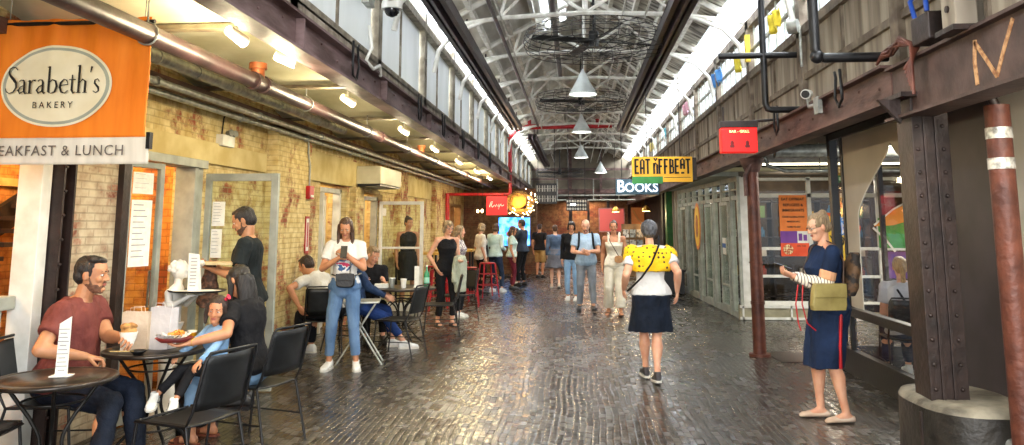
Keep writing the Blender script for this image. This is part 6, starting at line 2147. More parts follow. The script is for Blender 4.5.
            he((0, -.014, .040), (.081, .100, .088))
            he((0, -.050, -.005), (.072, .065, .07))
            q0, q1, q2 = hp((0, -.10, .05)), hp((0, -.135, -.02)), hp((0, -.115, -.20))
            g.capsule(q0, q1, .022 * hs, .034 * hs).capsule(q1, q2, .034 * hs, .020 * hs)
        elif kind == 'bun':
            he((0, -.014, .040), (.081, .100, .088))
            he((0, -.050, -.005), (.072, .065, .07))
            he((0, -.075, .100), (.040, .040, .036))
            he((.02, -.10, .06), (.03, .03, .03))
        elif kind == 'bob':
            he((0, -.014, .040), (.086, .103, .092))
            he((0, -.045, -.035), (.084, .072, .07))
            for sx in (-1, 1):
                g.capsule(hp((sx * .068, .020, .05)), hp((sx * .078, .012, -.065)), .020 * hs, .024 * hs)
            he((0, .060, .078), (.055, .030, .028))
        hm = solid(g, 0.006 if hi else 0.010, 2, (0.006 if H > 1.4 else 0.002) * hs, 34, seed, (1, 1, 0.25))
        link_mesh('hair', hm, hair[1], root)
    if beard:
        g = MB()
        q = beard[1] if len(beard) > 1 else 0.0
        g.loft([g.ring(hp((0, oy, z)), X3, Y3, (rx + .001) * hs, (ry + .001) * hs, 22, 2.15) for z, rx, ry, oy in ((-.116, .018, .018, .058), (-.104, .036, .036, .046), (-.080, .050, .058, .028), (-.058, .056, .070, .015), (-.045, .054, .056, 0.0))])
        g.capsule(hp((-.022, .088, -.043)), hp((.022, .088, -.043)), .006 * hs, .006 * hs, 8)
        for sx in (-1, 1):
            g.capsule(hp((sx * .064, .010, 0)), hp((sx * .057, .028, -.055)), .006 * hs, .008 * hs, 8)
        link_mesh('beard', solid(g, 0.006, 1, 0.003, 60), beard[0], root)
    if glasses:
        for sx in (-1, 1):
            MB().tube([hp((sx * .031 + .019 * math.cos(2 * PI * i / 14), .094, .004 + .014 * math.sin(2 * PI * i / 14))) for i in range(14)], .0022 * hs, 5, closed=True).tube([hp((sx * .050, .092, .008)), hp((sx * .074, .0, .010))], .002 * hs, 5).build('glasses_rim', M_SHOE_B, root)
    # ---- clothes
    AMP = 0.012 * s
    if top is not None:
        g = MB()
        torso(g, hem - 0.06, 1.0 - neck, 0.015, 0.014 if hem < 0.1 else 0.0)
        for i, sg in ((0, -1), (1, 1)):
            S, E, Wr = arms[i]
            if sleeve != 'none':
                g.ell(S, (0.070 * s * b, 0.066 * s, 0.068 * s))
                g.capsule(ps + Rs * sg * 0.05 * s + Us * 0.012, S + Us * 0.004, 0.064 * s, 0.06 * s)
            if sleeve == 'short':
                e = S.lerp(E, 0.62)
                g.cyl(S, e, 0.066 * s * b, 0.062 * s * b, 18)
            elif sleeve == 'elbow':
                e = S.lerp(E, 0.92)
                g.cyl(S, e, 0.066 * s * b, 0.058 * s * b, 18)
            elif sleeve == 'long':
                g.capsule(S, E, 0.062 * s * b, 0.050 * s * b)
                g.cyl(E, E.lerp(Wr, 0.93), 0.050 * s * b, 0.038 * s, 18)
        link_mesh('shirt', solid(g, vox * 0.95, 2, AMP, 9, seed, (1.4, 1.4, 0.8)), top, root)
    if bottom is not None and bkind in ('pants', 'shorts', 'loose'):
        g = MB()
        tuck = hem >= 0.1 or top is None
        torso(g, -0.22, 0.30 if tuck else 0.10, 0.017 if tuck else 0.010)
        lo = bkind == 'loose'
        for i in (0, 1):
            Hp, K, A = legs[i]
            r1, r2 = (0.100, 0.088) if lo else (0.093, 0.063)
            if bkind == 'shorts':
                g.capsule(Hp, Hp.lerp(K, 0.3), 0.098 * s * b, 0.094 * s * b)
                g.cyl(Hp.lerp(K, 0.25), Hp.lerp(K, cuff), 0.094 * s * b, 0.088 * s * b, 20)
            else:
                g.capsule(Hp, K, r1 * s * b, r2 * s * b)
                e = K.lerp(A, 0.86 * cuff)
                g.cyl(K, e, r2 * s * b, (0.090 if lo else 0.054) * s, 20)
        link_mesh('trousers' if bkind != 'shorts' else 'shorts', solid(g, vox * 0.95, 2, AMP, 8, seed + 3, (1.2, 1.2, 1.0)), bottom, root)
    if skirt is not None:
        m, zl, wd, dp = skirt[:4]
        ts_, ki = skirt[4:] if len(skirt) > 4 else (0.28, 0.0)
        g = MB()
        p, R, F, up = spine(ts_)
        rings = [g.ring(p, R, F, (0.138 if ts_ > 0.2 else 0.156) * s * b + 0.024 - ki, (0.100 if ts_ > 0.2 else 0.112) * s + 0.026 - ki, 24, 2.2)]
        p, R, F, up = spine(0.0)
        rings.append(g.ring(p - F * 0.01, R, F, 0.172 * s * b + 0.014 - ki * 0.4, 0.130 * s * b + 0.016, 24, 2.2))
        mid = (legs[0][1] + legs[1][1]) / 2
        z0 = p.z - 0.02
        for u in (0.35, 0.7, 1.0):
            z = z0 + (zl - z0) * u
            w_ = (z0 - z) / max(z0 - mid.z, 0.05)
            c = Vector((p.x + (mid.x - p.x) * w_, p.y + (mid.y - p.y) * w_, z))
            rings.append(g.ring(c, R, Vector((0, 1, 0)), 0.172 * s * b + (wd - 0.172 * s) * u, 0.130 * s * b + 0.01 + (dp - 0.130 * s * b - 0.01) * u, 24, 2.2))
        g.loft(rings)
        link_mesh('skirt', solid(g, vox * 0.95, 1, AMP * 1.2, 7, seed + 5, (1.8, 1.8, 0.5)), m, root)
    # ---- shoes
    kind, mat = shoes
    for i in (0, 1):
        A, fd, rt_, fu = fdirs[i]
        def fpt(y, z):
            return A + fd * y * sF + fu * (z * sF - 0.077 * s)
        if kind in ('sneaker', 'boot'):
            g = MB()
            g.loft([g.ring(fpt(y, h_ / 2 + 0.012), rt_, fu, w_ * sF, h_ / 2 * sF, 14, 2.6) for y, w_, h_ in ((-.078, .024, .06), (-.06, .034, .085), (-.03, .038, .095), (0.0, .039, .088), (.05, .042, .07), (.10, .047, .055), (.15, .045, .044), (.185, .026, .03))])
            g.cyl(fpt(-0.012, 0.05), fpt(-0.012, 0.105 if kind == 'sneaker' else 0.16), 0.042 * sF, 0.040 * sF, 16)
            sh_ = link_mesh('shoe', solid(g, 0.006 if hi else 0.01, 1), mat, root)
            g = MB()
            g.loft([[fpt(y, z) + rt_ * (w_ * sF * q) for y, w_ in pr for q in (1,)] + [fpt(y, z) - rt_ * (w_ * sF) for y, w_ in reversed(pr)] for z, pr in ((-0.004, ((-.08, .022), (-.06, .034), (0, .040), (.10, .049), (.15, .047), (.19, .022))), (0.018, ((-.084, .024), (-.064, .037), (0, .043), (.10, .052), (.15, .050), (.195, .024))))], True, False, False)
            g.build('sole', M_SOLE if mat is not M_SHOE_B else M_SHOE_B, sh_)
        elif kind == 'sandal':
            g = MB()
            g.loft([[fpt(y, z) + rt_ * (w_ * sF) for y, w_ in pr] + [fpt(y, z) - rt_ * (w_ * sF) for y, w_ in reversed(pr)] for z, pr in ((-0.006, ((-.07, .022), (-.05, .034), (0, .038), (.10, .046), (.15, .044), (.185, .022))), (0.008, ((-.07, .022), (-.05, .034), (0, .038), (.10, .046), (.15, .044), (.185, .022))))], True, False, False)
            g.cyl(fpt(.10, .03) - rt_ * .044 * s, fpt(.10, .03) + rt_ * .044 * s, 0.024 * s, 0.024 * s, 12)
            g.build('sandal', mat, root)
        elif kind == 'flat':
            g = MB()
            g.loft([g.ring(fpt(y, h_ / 2 + 0.002), rt_, fu, w_ * sF, h_ / 2 * sF, 14, 2.4) for y, w_, h_ in ((-.070, .022, .045), (-.05, .033, .055), (0.0, .036, .045), (.06, .040, .045), (.10, .044, .048), (.15, .041, .038), (.182, .024, .022))])
            link_mesh('shoe', solid(g, 0.006, 1), mat, root)
    info = dict(root=root, arms=arms, legs=legs, spine=spine, hp=hp, HM=HM, s=s, sh=sh, fdirs=fdirs, torso=torso, HC=HC, hs=hs)
    return info

def to_world(info, p):
    r = info['root']
    return rotz(r.rotation_euler.z) @ Vector(p) + Vector(r.location)

def strap_around(info, name, label, cat, pts, r, mat, flat=False):
    """a cord through local points, kept as its own thing"""
    s = MB().tube([to_world(info, p) for p in pts], r, 8)
    return tag(s.build(name, mat, None), label, cat)

def phone(info, i, label, up=(0, 0, 1), dy=0.06, face=None):
    S, E, Wr = info['arms'][i]
    d = (Wr - E).normalized()
    p = to_world(info, Wr + d * dy)
    t = thing('mobile_phone', label, 'phone', p, info['root'].rotation_euler.z)
    M = Euler(face or (0.6, 0, 0)).to_matrix()
    s = MB().box((0, 0.02, 0.03), (0.072, 0.009, 0.145), M)
    s.build('phone_body', M_SHOE_B, t, 0.002)
    MB().box(Vector((0, 0.02, 0.03)) + M @ Vector((0, -0.0052, 0)), (0.064, 0.001, 0.13), M).build('phone_screen', emit('phone_screen', 'c8d8e8', 0.5), t)
    return t
D = math.radians

# --- seated man in maroon, turned to his left towards the aisle
mar = cloth('maroon', '7f4741', '5f2f2c', scale=4)
p = person('person in maroon tee seated at the second table, looking across the aisle', (-3.42, 5.08), D(-84), 1.80, False, 'olive', True, 1.14,
           lean=0.22, seated=(0, -0.02, 0.55), head=(D(2), 0.08, 0), hands=(('w', -2.98, 5.00, 0.86), ('w', -3.12, 4.84, 0.765)), elbows=((-0.5, -0.4, -1), (0.9, -0.3, -0.6)),
           palm=((0.6, 0, -0.6), (0, 0, -1)), curl=(1.1, 1.2), feet=(('w', -2.90, 5.12, 0.08), ('w', -2.96, 4.74, 0.08)), toes=(0.1, -0.1),
           hair=('short', H_BLACK), beard=(pm('stubble', '7a543e', '5a3c2c', 0.8, scale=60),), top=mar, sleeve='short', belly=0.06, bottom=cloth('ink_jeans', '1a2232', '10151f'), shoes=('sneaker', pm('shoe_tan', 'a88464', '8a6a4c', 0.6)), seed=1.0)
S, E, Wr = p['arms'][0]
hw = to_world(p, Wr + (Wr - E).normalized() * 0.09)
t = thing('sandwich', 'half-eaten sandwich wrapped in white paper, held by the man in maroon', 'sandwich', (hw.x, hw.y, hw.z - 0.0), 0.4)
s = MB().ell((0, 0, 0.04), (0.05, 0.032, 0.035)).ell((0.01, 0.0, 0.075), (0.04, 0.03, 0.02)).ell((-0.02, 0, 0.07), (0.03, 0.026, 0.026))
link_mesh('bread', solid(s, 0.005, 1, 0.008, 30), pm('bread', 'c99a5a', '8a5a2c', 0.8, scale=30), t)
s = MB().loft([MB().ring((0, 0, z), (1, 0, 0), (0, 1, 0), rx, ry, 14) for z, rx, ry in ((-0.05, 0.03, 0.022), (0.0, 0.046, 0.034), (0.04, 0.056, 0.04))])
s.build('wrapper', m_paper, t)

# --- mother in black, seen from behind her shoulder, arm with tray
p = person('person with long black hair and black top seated with a child on the lap', (-2.42, 5.74), D(80), 1.64, True, 'tan', True, 1.06,
           lean=0.20, seated=(0, 0.0, 0.54), head=(D(-10), 0.55, D(8)), hands=(('w', -2.66, 5.27, 0.79), ('w', -2.72, 5.66, 0.70)), elbows=((-1, -0.5, -0.7), (0.6, -0.4, -1)),
           palm=((0, 0, 1), (0, 0, 1)), curl=(0.5, 0.5), feet=((-0.10, 0.40, 0.08), (0.16, 0.42, 0.08)), toes=(0, 0),
           hair=('longloose', H_BLACK), top=C_BLACK, sleeve='short', bottom=C_JEANS_L, shoes=('sandal', pm('sandal_rust', '8a4a34', '6a3424', 0.6)), seed=2.0)
mother = p
S, E, Wr = p['arms'][0]
q = to_world(p, Wr.lerp(E, 0.12))
o = tag(MB().tube([to_world(p, Wr.lerp(E, 0.10)) + Vector((0.0, 0.027 * math.cos(a), 0.027 * math.sin(a))) for a in [2 * PI * i / 16 for i in range(16)]], 0.003, 5, closed=True).build('bracelet', pm('gold', 'd8b060', 'b89040', 0.3, 0.8), None), 'thin gold bracelet on the outstretched wrist of the mother', 'bracelet')
t = thing('food_tray', 'paper-lined food basket with fries and sauce held over the table by the mother', 'food tray', (-2.76, 5.25, 0.80), 0.3)
s = MB()
s.loft([s.ring((0, 0, z), (1, 0, 0), (0, 1, 0), rx, rx * 0.62, 24, 2.8) for z, rx in ((0, 0.085), (0.03, 0.125), (0.032, 0.12), (0.006, 0.08))])
s.build('basket', pm('basket_red', '8a2a26', '5a1a18', 0.5), t)
s = MB()
for k in range(9):
    a = k * 0.7
    s.prism([(0, 0), (0.09, 0.0), (0.12, 0.035), (0.05, 0.06)], (-0.01, 0, 0.01), (math.cos(a), math.sin(a), 0.25), (-math.sin(a) * 0.9, math.cos(a) * 0.6, 0.45), 0.001)
s.build('paper_liner', pm('liner', 'e6e6e2', '9aa8a0', 0.7, scale=40, lo=0.5, hi=0.6), t)
s = MB()
for k in range(16):
    a = random.uniform(0, 6.28)
    r = random.uniform(0, 0.045)
    c = Vector((0.03 + r * math.cos(a), r * math.sin(a) * 0.7, 0.045 + random.uniform(0, 0.025)))
    s.box(c, (0.06, 0.01, 0.01), (random.uniform(-.5, .5), random.uniform(-.5, .5), a))
s.build('fries', pm('fries', 'eeb050', 'd07a24', 0.6), t)

# --- girl on the lap
den = cloth('chambray', '8fb2d4', '6f96bd', scale=5)
p = person('child with red hair bow and light denim shirt sitting on a lap', (-2.57, 5.50), D(150), 0.96, True, 'tan', True, 1.04,
           lean=0.02, seated=(0, 0.0, 0.585), head=(D(40), 0.16, D(-6)), hands=(('w', -2.56, 5.18, 0.655), ('w', -2.76, 5.20, 0.665)), elbows=((-0.7, -0.4, -0.6), (0.7, -0.4, -0.6)),
           palm=((0, 0, -1), (0, 0, -1)), curl=(0.7, 0.7), feet=(('w', -2.68, 5.14, 0.42), ('w', -2.86, 5.22, 0.44)), toes=(0.9, 0.8), footpitch=(0.25, 0.2),
           hair=('medium', H_DKBROWN), top=den, sleeve='long', bottom=C_BLACK, cuff=0.9, shoes=('sneaker', M_SHOE_W), seed=3.0)
girl = p
g = MB()
for sx in (-1, 1):
    g.loft([g.ring(p['hp']((-.062 + sx * 0.022 * 0 - sx * k * 0.011 * 0.9, -.005 + 0.0, .098 + sx * k * 0.012)), p['HM'] @ Vector((0, 1, 0)), p['HM'] @ Vector((0.6, 0, 0.8)), 0.006 + 0.011 * k, 0.004 + 0.007 * k, 10) for k in (0.2, 1, 1.8, 2.4)])
g.ell(p['hp']((-.062, -.005, .098)), (0.012,) * 3)
g.build('hair_bow', pm('bow_red', 'e63a5a', 'c81f40', 0.5), p['root'])
for i in (0, 1):      # curved dark tick on the side of each trainer
    A, fd, rt_, fu = p['fdirs'][i]
    s = MB()
    sgn = -1
    o0 = A + rt_ * (sgn * 0.047 * p['s'] * 1.28) - fu * 0.028
    s.ribbon([(-.030, .018), (0.0, -.004), (.03, .004), (.075, .024)], [.004, .013, .011, .002], o0, fd, fu, 0.003 * sgn)
    s.ribbon([(-.030, .018), (0.0, -.004), (.03, .004), (.075, .024)], [.004, .013, .011, .002], A - rt_ * (sgn * 0.047 * p['s'] * 1.28) - fu * 0.028, fd, fu, -0.003 * sgn)
    s.build('shoe_mark', M_SHOE_B, p['root'])

# --- standing man in black tee in front of the open door
p = person('bearded person in black tee standing by the open door with a flat box', (-2.98, 6.95), D(106), 1.76, False, 'olive', True, 1.05,
           lean=0.06, head=(D(-4), 0.38, 0), hands=(('w', -3.22, 6.72, 1.20), ('w', -3.27, 7.02, 1.19)), elbows=((-0.5, -0.6, -0.8), (0.5, -0.6, -0.8)),
           palm=((0.2, 0, 1), (-0.2, 0, 1)), curl=(0.8, 0.8), hair=('short', H_BLACK), beard=(pm('beard_dark', '5a4030', '3e2c22', 0.8, scale=60),), top=cloth('black_green', '22282a', '171b1c'), sleeve='short', bottom=C_BLACK, shoes=('sneaker', M_SHOE_B), seed=4.0)
t = thing('pizza_box', 'flat pale cardboard box held up by the man in the black tee', 'box', (-3.19, 6.74, 1.245), 0.1)
MB().b2(-0.17, 0.17, -0.12, 0.12, 0, 0.022).build('box_body', pm('cardboard', 'dcc9a0', 'c4ae82', 0.7), t, 0.003)
s = MB().ell((-0.10, -0.13, 0.015), (0.05, 0.03, 0.03)).ell((-0.13, -0.12, 0.03), (0.03, 0.02, 0.035))
link_mesh('napkin', solid(s, 0.006, 1, 0.01, 25), m_paper, t)
t = thing('woven_bag', 'brown patterned hanging bag below the flat box, beside the statue tray', 'bag', (-3.30, 6.80, 0.86), 0.2)
s = MB()
s.loft([s.ring((0.03 * u, 0, 0.40 * u), (1, 0, 0), (0, 1, 0), rx, 0.05, 16, 2.4) for u, rx in ((0.0, 0.05), (0.12, 0.085), (0.45, 0.085), (0.7, 0.06), (1.0, 0.035))])
link_mesh('bag_body', solid(s, 0.007, 2, 0.012, 14), pm('bag_brown', '6b4a38', '3e2a20', 0.7, scale=28, lo=0.45, hi=0.55), t)

# --- woman in white tee and jeans, eating, standing mid-left
tee = cloth('tee_print', 'f0efec', 'f0efec')
_nt = tee.node_tree
_tc = _nt.nodes.new('ShaderNodeTexCoord')
_sp = _nt.nodes.new('ShaderNodeVectorMath'); _sp.operation = 'DISTANCE'
_sp.inputs[1].default_value = (0.0, 0.14, 1.17)
_nt.links.new(_tc.outputs['Object'], _sp.inputs[0])
_lt = _nt.nodes.new('ShaderNodeMath'); _lt.operation = 'LESS_THAN'; _lt.inputs[1].default_value = 0.10
_nt.links.new(_sp.outputs['Value'], _lt.inputs[0])
_nz = _nt.nodes.new('ShaderNodeTexNoise'); _nz.inputs['Scale'].default_value = 16
_nt.links.new(_tc.outputs['Object'], _nz.inputs['Vector'])
_cr = _nt.nodes.new('ShaderNodeValToRGB'); _cr.color_ramp.interpolation = 'CONSTANT'
_e = _cr.color_ramp.elements
_e[0].color = (*hexc('4a6a9a'), 1); _e[1].position = 0.46; _e[1].color = (*hexc('f0efec'), 1)
_x = _e.new(0.56); _x.color = (*hexc('d0486a'), 1)
_nt.links.new(_nz.outputs[0], _cr.inputs[0])
_mx = _nt.nodes.new('ShaderNodeMix'); _mx.data_type = 'RGBA'
_mx.inputs[6].default_value = (*hexc('dedcd8'), 1)
_nt.links.new(_lt.outputs[0], _mx.inputs[0]); _nt.links.new(_cr.outputs[0], _mx.inputs[7])
_nt.links.new(_mx.outputs[2], _nt.nodes['Principled BSDF'].inputs['Base Color'])
p = person('person with long brown hair, printed white tee and blue jeans, standing with a phone', (-2.62, 8.72), D(188), 1.68, True, 'tan', True, 1.02,
           lean=0.02, head=(0, 0.42, 0), hands=((-0.035, 0.20, 1.26), (0.04, 0.20, 1.23)), elbows=((-0.9, -0.1, -1), (0.9, -0.1, -1)),
           palm=((1, -0.2, 0.3), (-1, -0.2, 0.3)), curl=(1.2, 1.2), feet=((-0.15, 0.02, 0.078), (0.15, 0.0, 0.078)), toes=(0.2, -0.2),
           hair=('long', H_BROWN), top=tee, sleeve='short', hem=0.16, bottom=C_JEANS, cuff=0.92, shoes=('sneaker', M_SHOE_W), seed=5.0)
phone(p, 1, 'phone held close to the face by the woman in the white tee', face=(0.5, 0, 0), dy=0.07)
t = thing('belt_bag', 'small black bag worn at the waist of the woman in jeans', 'bag', to_world(p, (-0.03, 0.158, 0.98)), D(188))
s = MB(); s.loft([s.ring((0, y, -0.0), (1, 0, 0), (0, 0, 1), rx, rz_, 20, 4) for y, rx, rz_ in ((-0.02, 0.10, 0.075), (0.0, 0.105, 0.08), (0.035, 0.10, 0.075), (0.045, 0.09, 0.065))])
s.build('bag_body', pm('leather_black', '1d1c1e', '121113', 0.4, scale=12, bump=0.2), t)
MB().b2(-0.10, 0.10, 0.040, 0.052, 0.0, 0.075).build('flap', pm('leather_black', ''), t, 0.004)
s = MB(); s.tube([(0.10, 0, 0.05), (0.16, -0.06, 0.06), (0.14, -0.26, 0.06), (0.0, -0.30, 0.06), (-0.14, -0.26, 0.06), (-0.13, -0.08, 0.06), (-0.10, 0, 0.05)], 0.008, 6)
s.tube([(-0.05, 0.02, 0.07), (-0.05, 0.01, 0.2)], 0.005, 6)
s.build('strap', pm('leather_black', ''), t)

# --- people seated round the middle tables
p = person('person in white tee seated and leaning far over by the yellow pilaster', (-2.98, 9.5), D(70), 1.72, False, 'tan', True, 1.05,
           lean=0.85, seated=(0, 0.0, 0.56), head=(0, 0.5, 0), hands=(('w', -3.33, 9.25, 0.62), ('w', -3.2, 9.75, 0.5)), elbows=((-1, 0.2, 0.3), (1, 0, 0)), feet=((-0.14, 0.45, 0.08), (0.14, 0.45, 0.08)),
           hair=('short', H_DKBROWN), top=C_WHITE, sleeve='short', bottom=C_BLACK, shoes=('sneaker', M_SHOE_W), seed=6.0)
p = person('person in blue top and trousers with pink belt, seated behind the standing woman', (-2.80, 10.1), D(-72), 1.68, True, 'light', True, 1.05,
           lean=-0.02, seated=(0, -0.08, 0.55), head=(0, 0.3, 0), hands=((-0.12, 0.28, 0.68), (0.16, 0.30, 0.68)), feet=((-0.10, 0.42, 0.08), (0.10, 0.55, 0.08)),
           hair=('medium', H_DKBROWN), top=cloth('blue_top', '2f4468', '22324e'), sleeve='long', bottom=cloth('royal', '26407a', '1a2c58'), shoes=('sneaker', M_SHOE_W), cuff=0.8, seed=7.0)
a = [to_world(p, q) for q in [(0.17 * math.cos(k * 0.3927), -0.08 + 0.135 * math.sin(k * 0.3927), 0.62) for k in range(16)]]
o = MB().tube([Vector(q) - Vector(p['root'].location) for q in a], 0.016, 8, closed=True).build('belt', pm('belt_pink', 'd0386a', 'b02850', 0.6), None)
o.parent = p['root']; o.matrix_parent_inverse = Matrix.Identity(4); o.rotation_euler = (0, 0, -p['root'].rotation_euler.z)
p = person('person with cropped hair and black tee seated behind the bottle table', (-2.98, 11.0), D(-150), 1.74, False, 'light', True, 1.0,
           lean=0.30, seated=(0, 0.0, 0.50), head=(D(35), 0.5, 0), hands=((-0.15, 0.36, 0.80), (0.18, 0.34, 0.80)), feet=((-0.12, 0.42, 0.08), (0.12, 0.42, 0.08)),
           hair=('short', H_ASH), top=C_BLACK, sleeve='short', bottom=C_BLACK, shoes=('sneaker', M_SHOE_B), seed=8.0)
p = person('person in a black dress seen through the white framed glass leaf', (-3.25, 14.85), D(-150), 1.74, True, 'tan', False, 1.0, head=(0.2, 0.2, 0),
           hair=('bun', H_DKBROWN), top=C_BLACK, sleeve='none', hem=-0.1, skirt=(C_BLACK, 0.55, 0.2, 0.16), shoes=('flat', M_SHOE_B), seed=9.0)

# --- woman in black with a pale jacket over her arm, and friend behind
p = person('person in black sleeveless outfit carrying a pale jacket over the arm', (-2.10, 12.5), D(-150), 1.66, True, 'light', True, 1.0, lean=0.04,
           head=(D(10), 0.25, 0), hands=((-0.14, 0.26, 1.02), (0.2, 0.1, 0.9)), elbows=((-0.3, -0.8, -0.6), (1, -0.4, -1)), palm=((0, 0, 1), (-1, 0, 0)), feet=((-0.1, 0.02, 0.078), (0.12, -0.06, 0.078)),
           hair=('bob', H_ASH), top=C_BLACK, sleeve='none', neck=0.05, bottom=C_BLACK, cuff=0.9, shoes=('sandal', M_SHOE_B), glasses=True, seed=10.0)
S, E, Wr = p['arms'][0]
c = E.lerp(Wr, 0.6)
g = MB()
g.loft([g.ring(Vector((c.x + dx, c.y + 0.02, c.z + z)), (1, 0, 0), (0, 1, 0), rx, ry, 18, 2.4) for z, rx, ry, dx in ((0.06, 0.05, 0.04, 0), (0.04, 0.10, 0.065, 0), (-0.08, 0.115, 0.07, 0.0), (-0.25, 0.12, 0.065, 0.01), (-0.42, 0.10, 0.055, 0.0), (-0.50, 0.09, 0.05, -0.01))])
g.loft([g.ring(Vector((c.x + dx + 0.07, c.y + 0.05, c.z + z)), (1, 0, 0), (0, 1, 0), rx, 0.04, 14) for z, rx, dx in ((0.05, 0.04, 0), (-0.15, 0.05, 0.02), (-0.35, 0.045, 0.03))])
me = solid(g, 0.009, 2, 0.022, 12, 1.0, (1.5, 1.5, 0.6))
me.transform(Matrix.Translation(Vector(p['root'].location)) @ Matrix.Rotation(p['root'].rotation_euler.z, 4, 'Z'))
o = bpy.data.objects.new('jacket', me); COL.objects.link(o)
me.materials.clear(); me.materials.append(cloth('jacket_sage', 'c4c8b4', '9fa590', scale=5))
tag(o, 'pale sage jacket draped over the arm of the woman in black', 'jacket')
person('person in a floral white top standing just behind the woman with the jacket', (-2.08, 13.6), D(-100), 1.58, True, 'light', False, 1.0, head=(0.3, 0.1, 0),
       hair=('medium', H_ASH), top=cloth('floral', 'e6dfd6', '8a7a80', scale=30, lo=0.45, hi=0.55), sleeve='short', bottom=C_BLACK, shoes=('sneaker', M_SHOE_W), seed=11.0)

# --- group on the left, far
person('person with a white shawl and dark trousers standing at the left of the far group', (-2.25, 18.2), D(-60), 1.62, True, 'light', False, 1.0, head=(0.3, 0.2, 0),
       hair=('bob', H_ASH), top=cloth('shawl', 'e6e0d4', 'c9bfae', scale=12), sleeve='elbow', bottom=C_BLACK, shoes=('sneaker', M_SHOE_B), hem=-0.1, seed=12.0)
p = person('person seen from behind in pale aqua shirt, dark jeans and white trainers', (-1.95, 18.6), D(-25), 1.62, True, 'light', False, 1.05, head=(0.2, 0.0, 0),
           hands=(None, (0.18, 0.16, 1.0)), hair=('bob', H_BROWN), top=cloth('aqua', 'cfe0dc', 'a8c4c0', scale=4), sleeve='long', hem=0.0, bottom=C_DENIM_D, shoes=('sneaker', M_SHOE_W), feet=((-0.10, 0, 0.078), (0.16, 0.05, 0.078)), seed=13.0)
t = thing('shoulder_bag', 'black shoulder bag hanging at the side of the person in the aqua shirt', 'bag', (-2.22, 18.5, 0.98), 0.2)
s = MB(); s.loft([s.ring((0, 0, z), (1, 0, 0), (0, 1, 0), rx, 0.06, 16, 3.5) for z, rx in ((-0.13, 0.10), (0.0, 0.12), (0.13, 0.10))])
s.build('bag_body', pm('leather_black', ''), t)
MB().tube([(-0.08, 0, 0.12), (-0.02, 0.0, 0.35), (0.08, 0.0, 0.40), (0.08, 0, 0.12)], 0.01, 6).build('strap', pm('leather_black', ''), t)
person('person in a green and white top with crimson trousers, right of the aqua shirt', (-1.62, 19.4), D(-80), 1.55, True, 'tan', False, 1.0, head=(0, 0.2, 0),
       hair=('medium', H_BROWN), top=cloth('mint', 'a8c8b8', 'e0e6e0', scale=12), sleeve='short', bottom=cloth('crimson', '7a2c38', '5a1c28'), shoes=('sneaker', M_SHOE_B), seed=14.0)
person('person in white tee half hidden beside the man at the screen', (-1.62, 20.9), D(100), 1.5, False, 'tan', False, 1.0,
       hair=('short', H_BLACK), top=C_WHITE, sleeve='short', bottom=cloth('grey_t', '6a6a70', '505056'), shoes=('sneaker', M_SHOE_W), seed=15.0)
person('person in dark shirt and trousers standing before the blue screen, arms raised', (-1.43, 20.5), D(70), 1.72, False, 'tan', False, 1.05, head=(0, 0.1, 0),
       hands=((-0.12, 0.34, 1.30), (0.14, 0.32, 1.28)), hair=('short', H_BLACK), top=cloth('slate', '3e4654', '2a303a', scale=4), sleeve='short', bottom=C_BLACK, shoes=('sneaker', M_SHOE_B), feet=((-0.12, 0.05, 0.078), (0.12, 0, 0.078)), seed=16.0)
person('person in a black tee and tan shorts standing far down the hall', (-1.13, 23.6), D(-20), 1.60, False, 'tan', False, 1.0, head=(0.3, 0.1, 0),
       hair=('short', H_DKBROWN), top=C_BLACK, sleeve='short', bottom=cloth('tan', 'b08e5a', '927444'), bkind='shorts', cuff=0.95, shoes=('sneaker', M_SHOE_B), seed=17.0)
p = person('person in denim jacket and long grey skirt walking away', (-0.56, 20.0), D(5), 1.58, True, 'pale', False, 1.08,
           feet=((-0.09, 0.06, 0.078), (0.08, -0.14, 0.10)), footpitch=(0, 0.3), hair=('short', H_BROWN), top=cloth('denim_jacket', '5a6c86', '435268', scale=5), sleeve='long', hem=-0.02, skirt=(cloth('grey_skirt', '74747c', '5a5a62', scale=5), 0.50, 0.26, 0.22), shoes=('sneaker', pm('shoe_peach', 'e6cdb8', 'd0b49c', 0.5)), seed=18.0)

# --- bald man with backpack straps, walking towards the camera
blue = cloth('sky_blue', 'a9bfd2', '8ba4ba', scale=4)
p = person('bald person in pale blue shirt and grey trousers walking towards the camera', (0.16, 14.8), D(182), 1.69, False, 'light', True, 1.10,
           lean=0.03, head=(0, 0.42, 0), hands=((-0.03, 0.24, 1.10), (0.06, 0.22, 1.06)), elbows=((-1, -0.5, -0.7), (1, -0.5, -0.7)), palm=((1, 0, 0.4), (-1, 0, 0.4)), curl=(1, 1),
           feet=((-0.12, 0.20, 0.085), (0.13, -0.02, 0.085)), toes=(0.1, -0.15), footpitch=(-0.15, 0), hair=('bald', None), beard=(pm('beard_grey', '8a7060', '6a5448', 0.8),), top=blue, sleeve='short', hem=-0.06, belly=0.05, bottom=cloth('grey_trousers', '8a9098', '6c727a', scale=5), shoes=('sneaker', M_SHOE_B), seed=19.0)
t = thing('backpack', 'black backpack on the bald man, its straps over the pale blue shirt', 'backpack', (0.16, 14.8, -0.02), D(182))
s = MB(); s.loft([s.ring((0, -0.20, z), (1, 0, 0), (0, 1, 0), rx, ry, 18, 3) for z, rx, ry in ((0.98, 0.13, 0.06), (1.05, 0.15, 0.08), (1.25, 0.15, 0.08), (1.40, 0.12, 0.05))])
s.build('pack', C_BLACK, t)
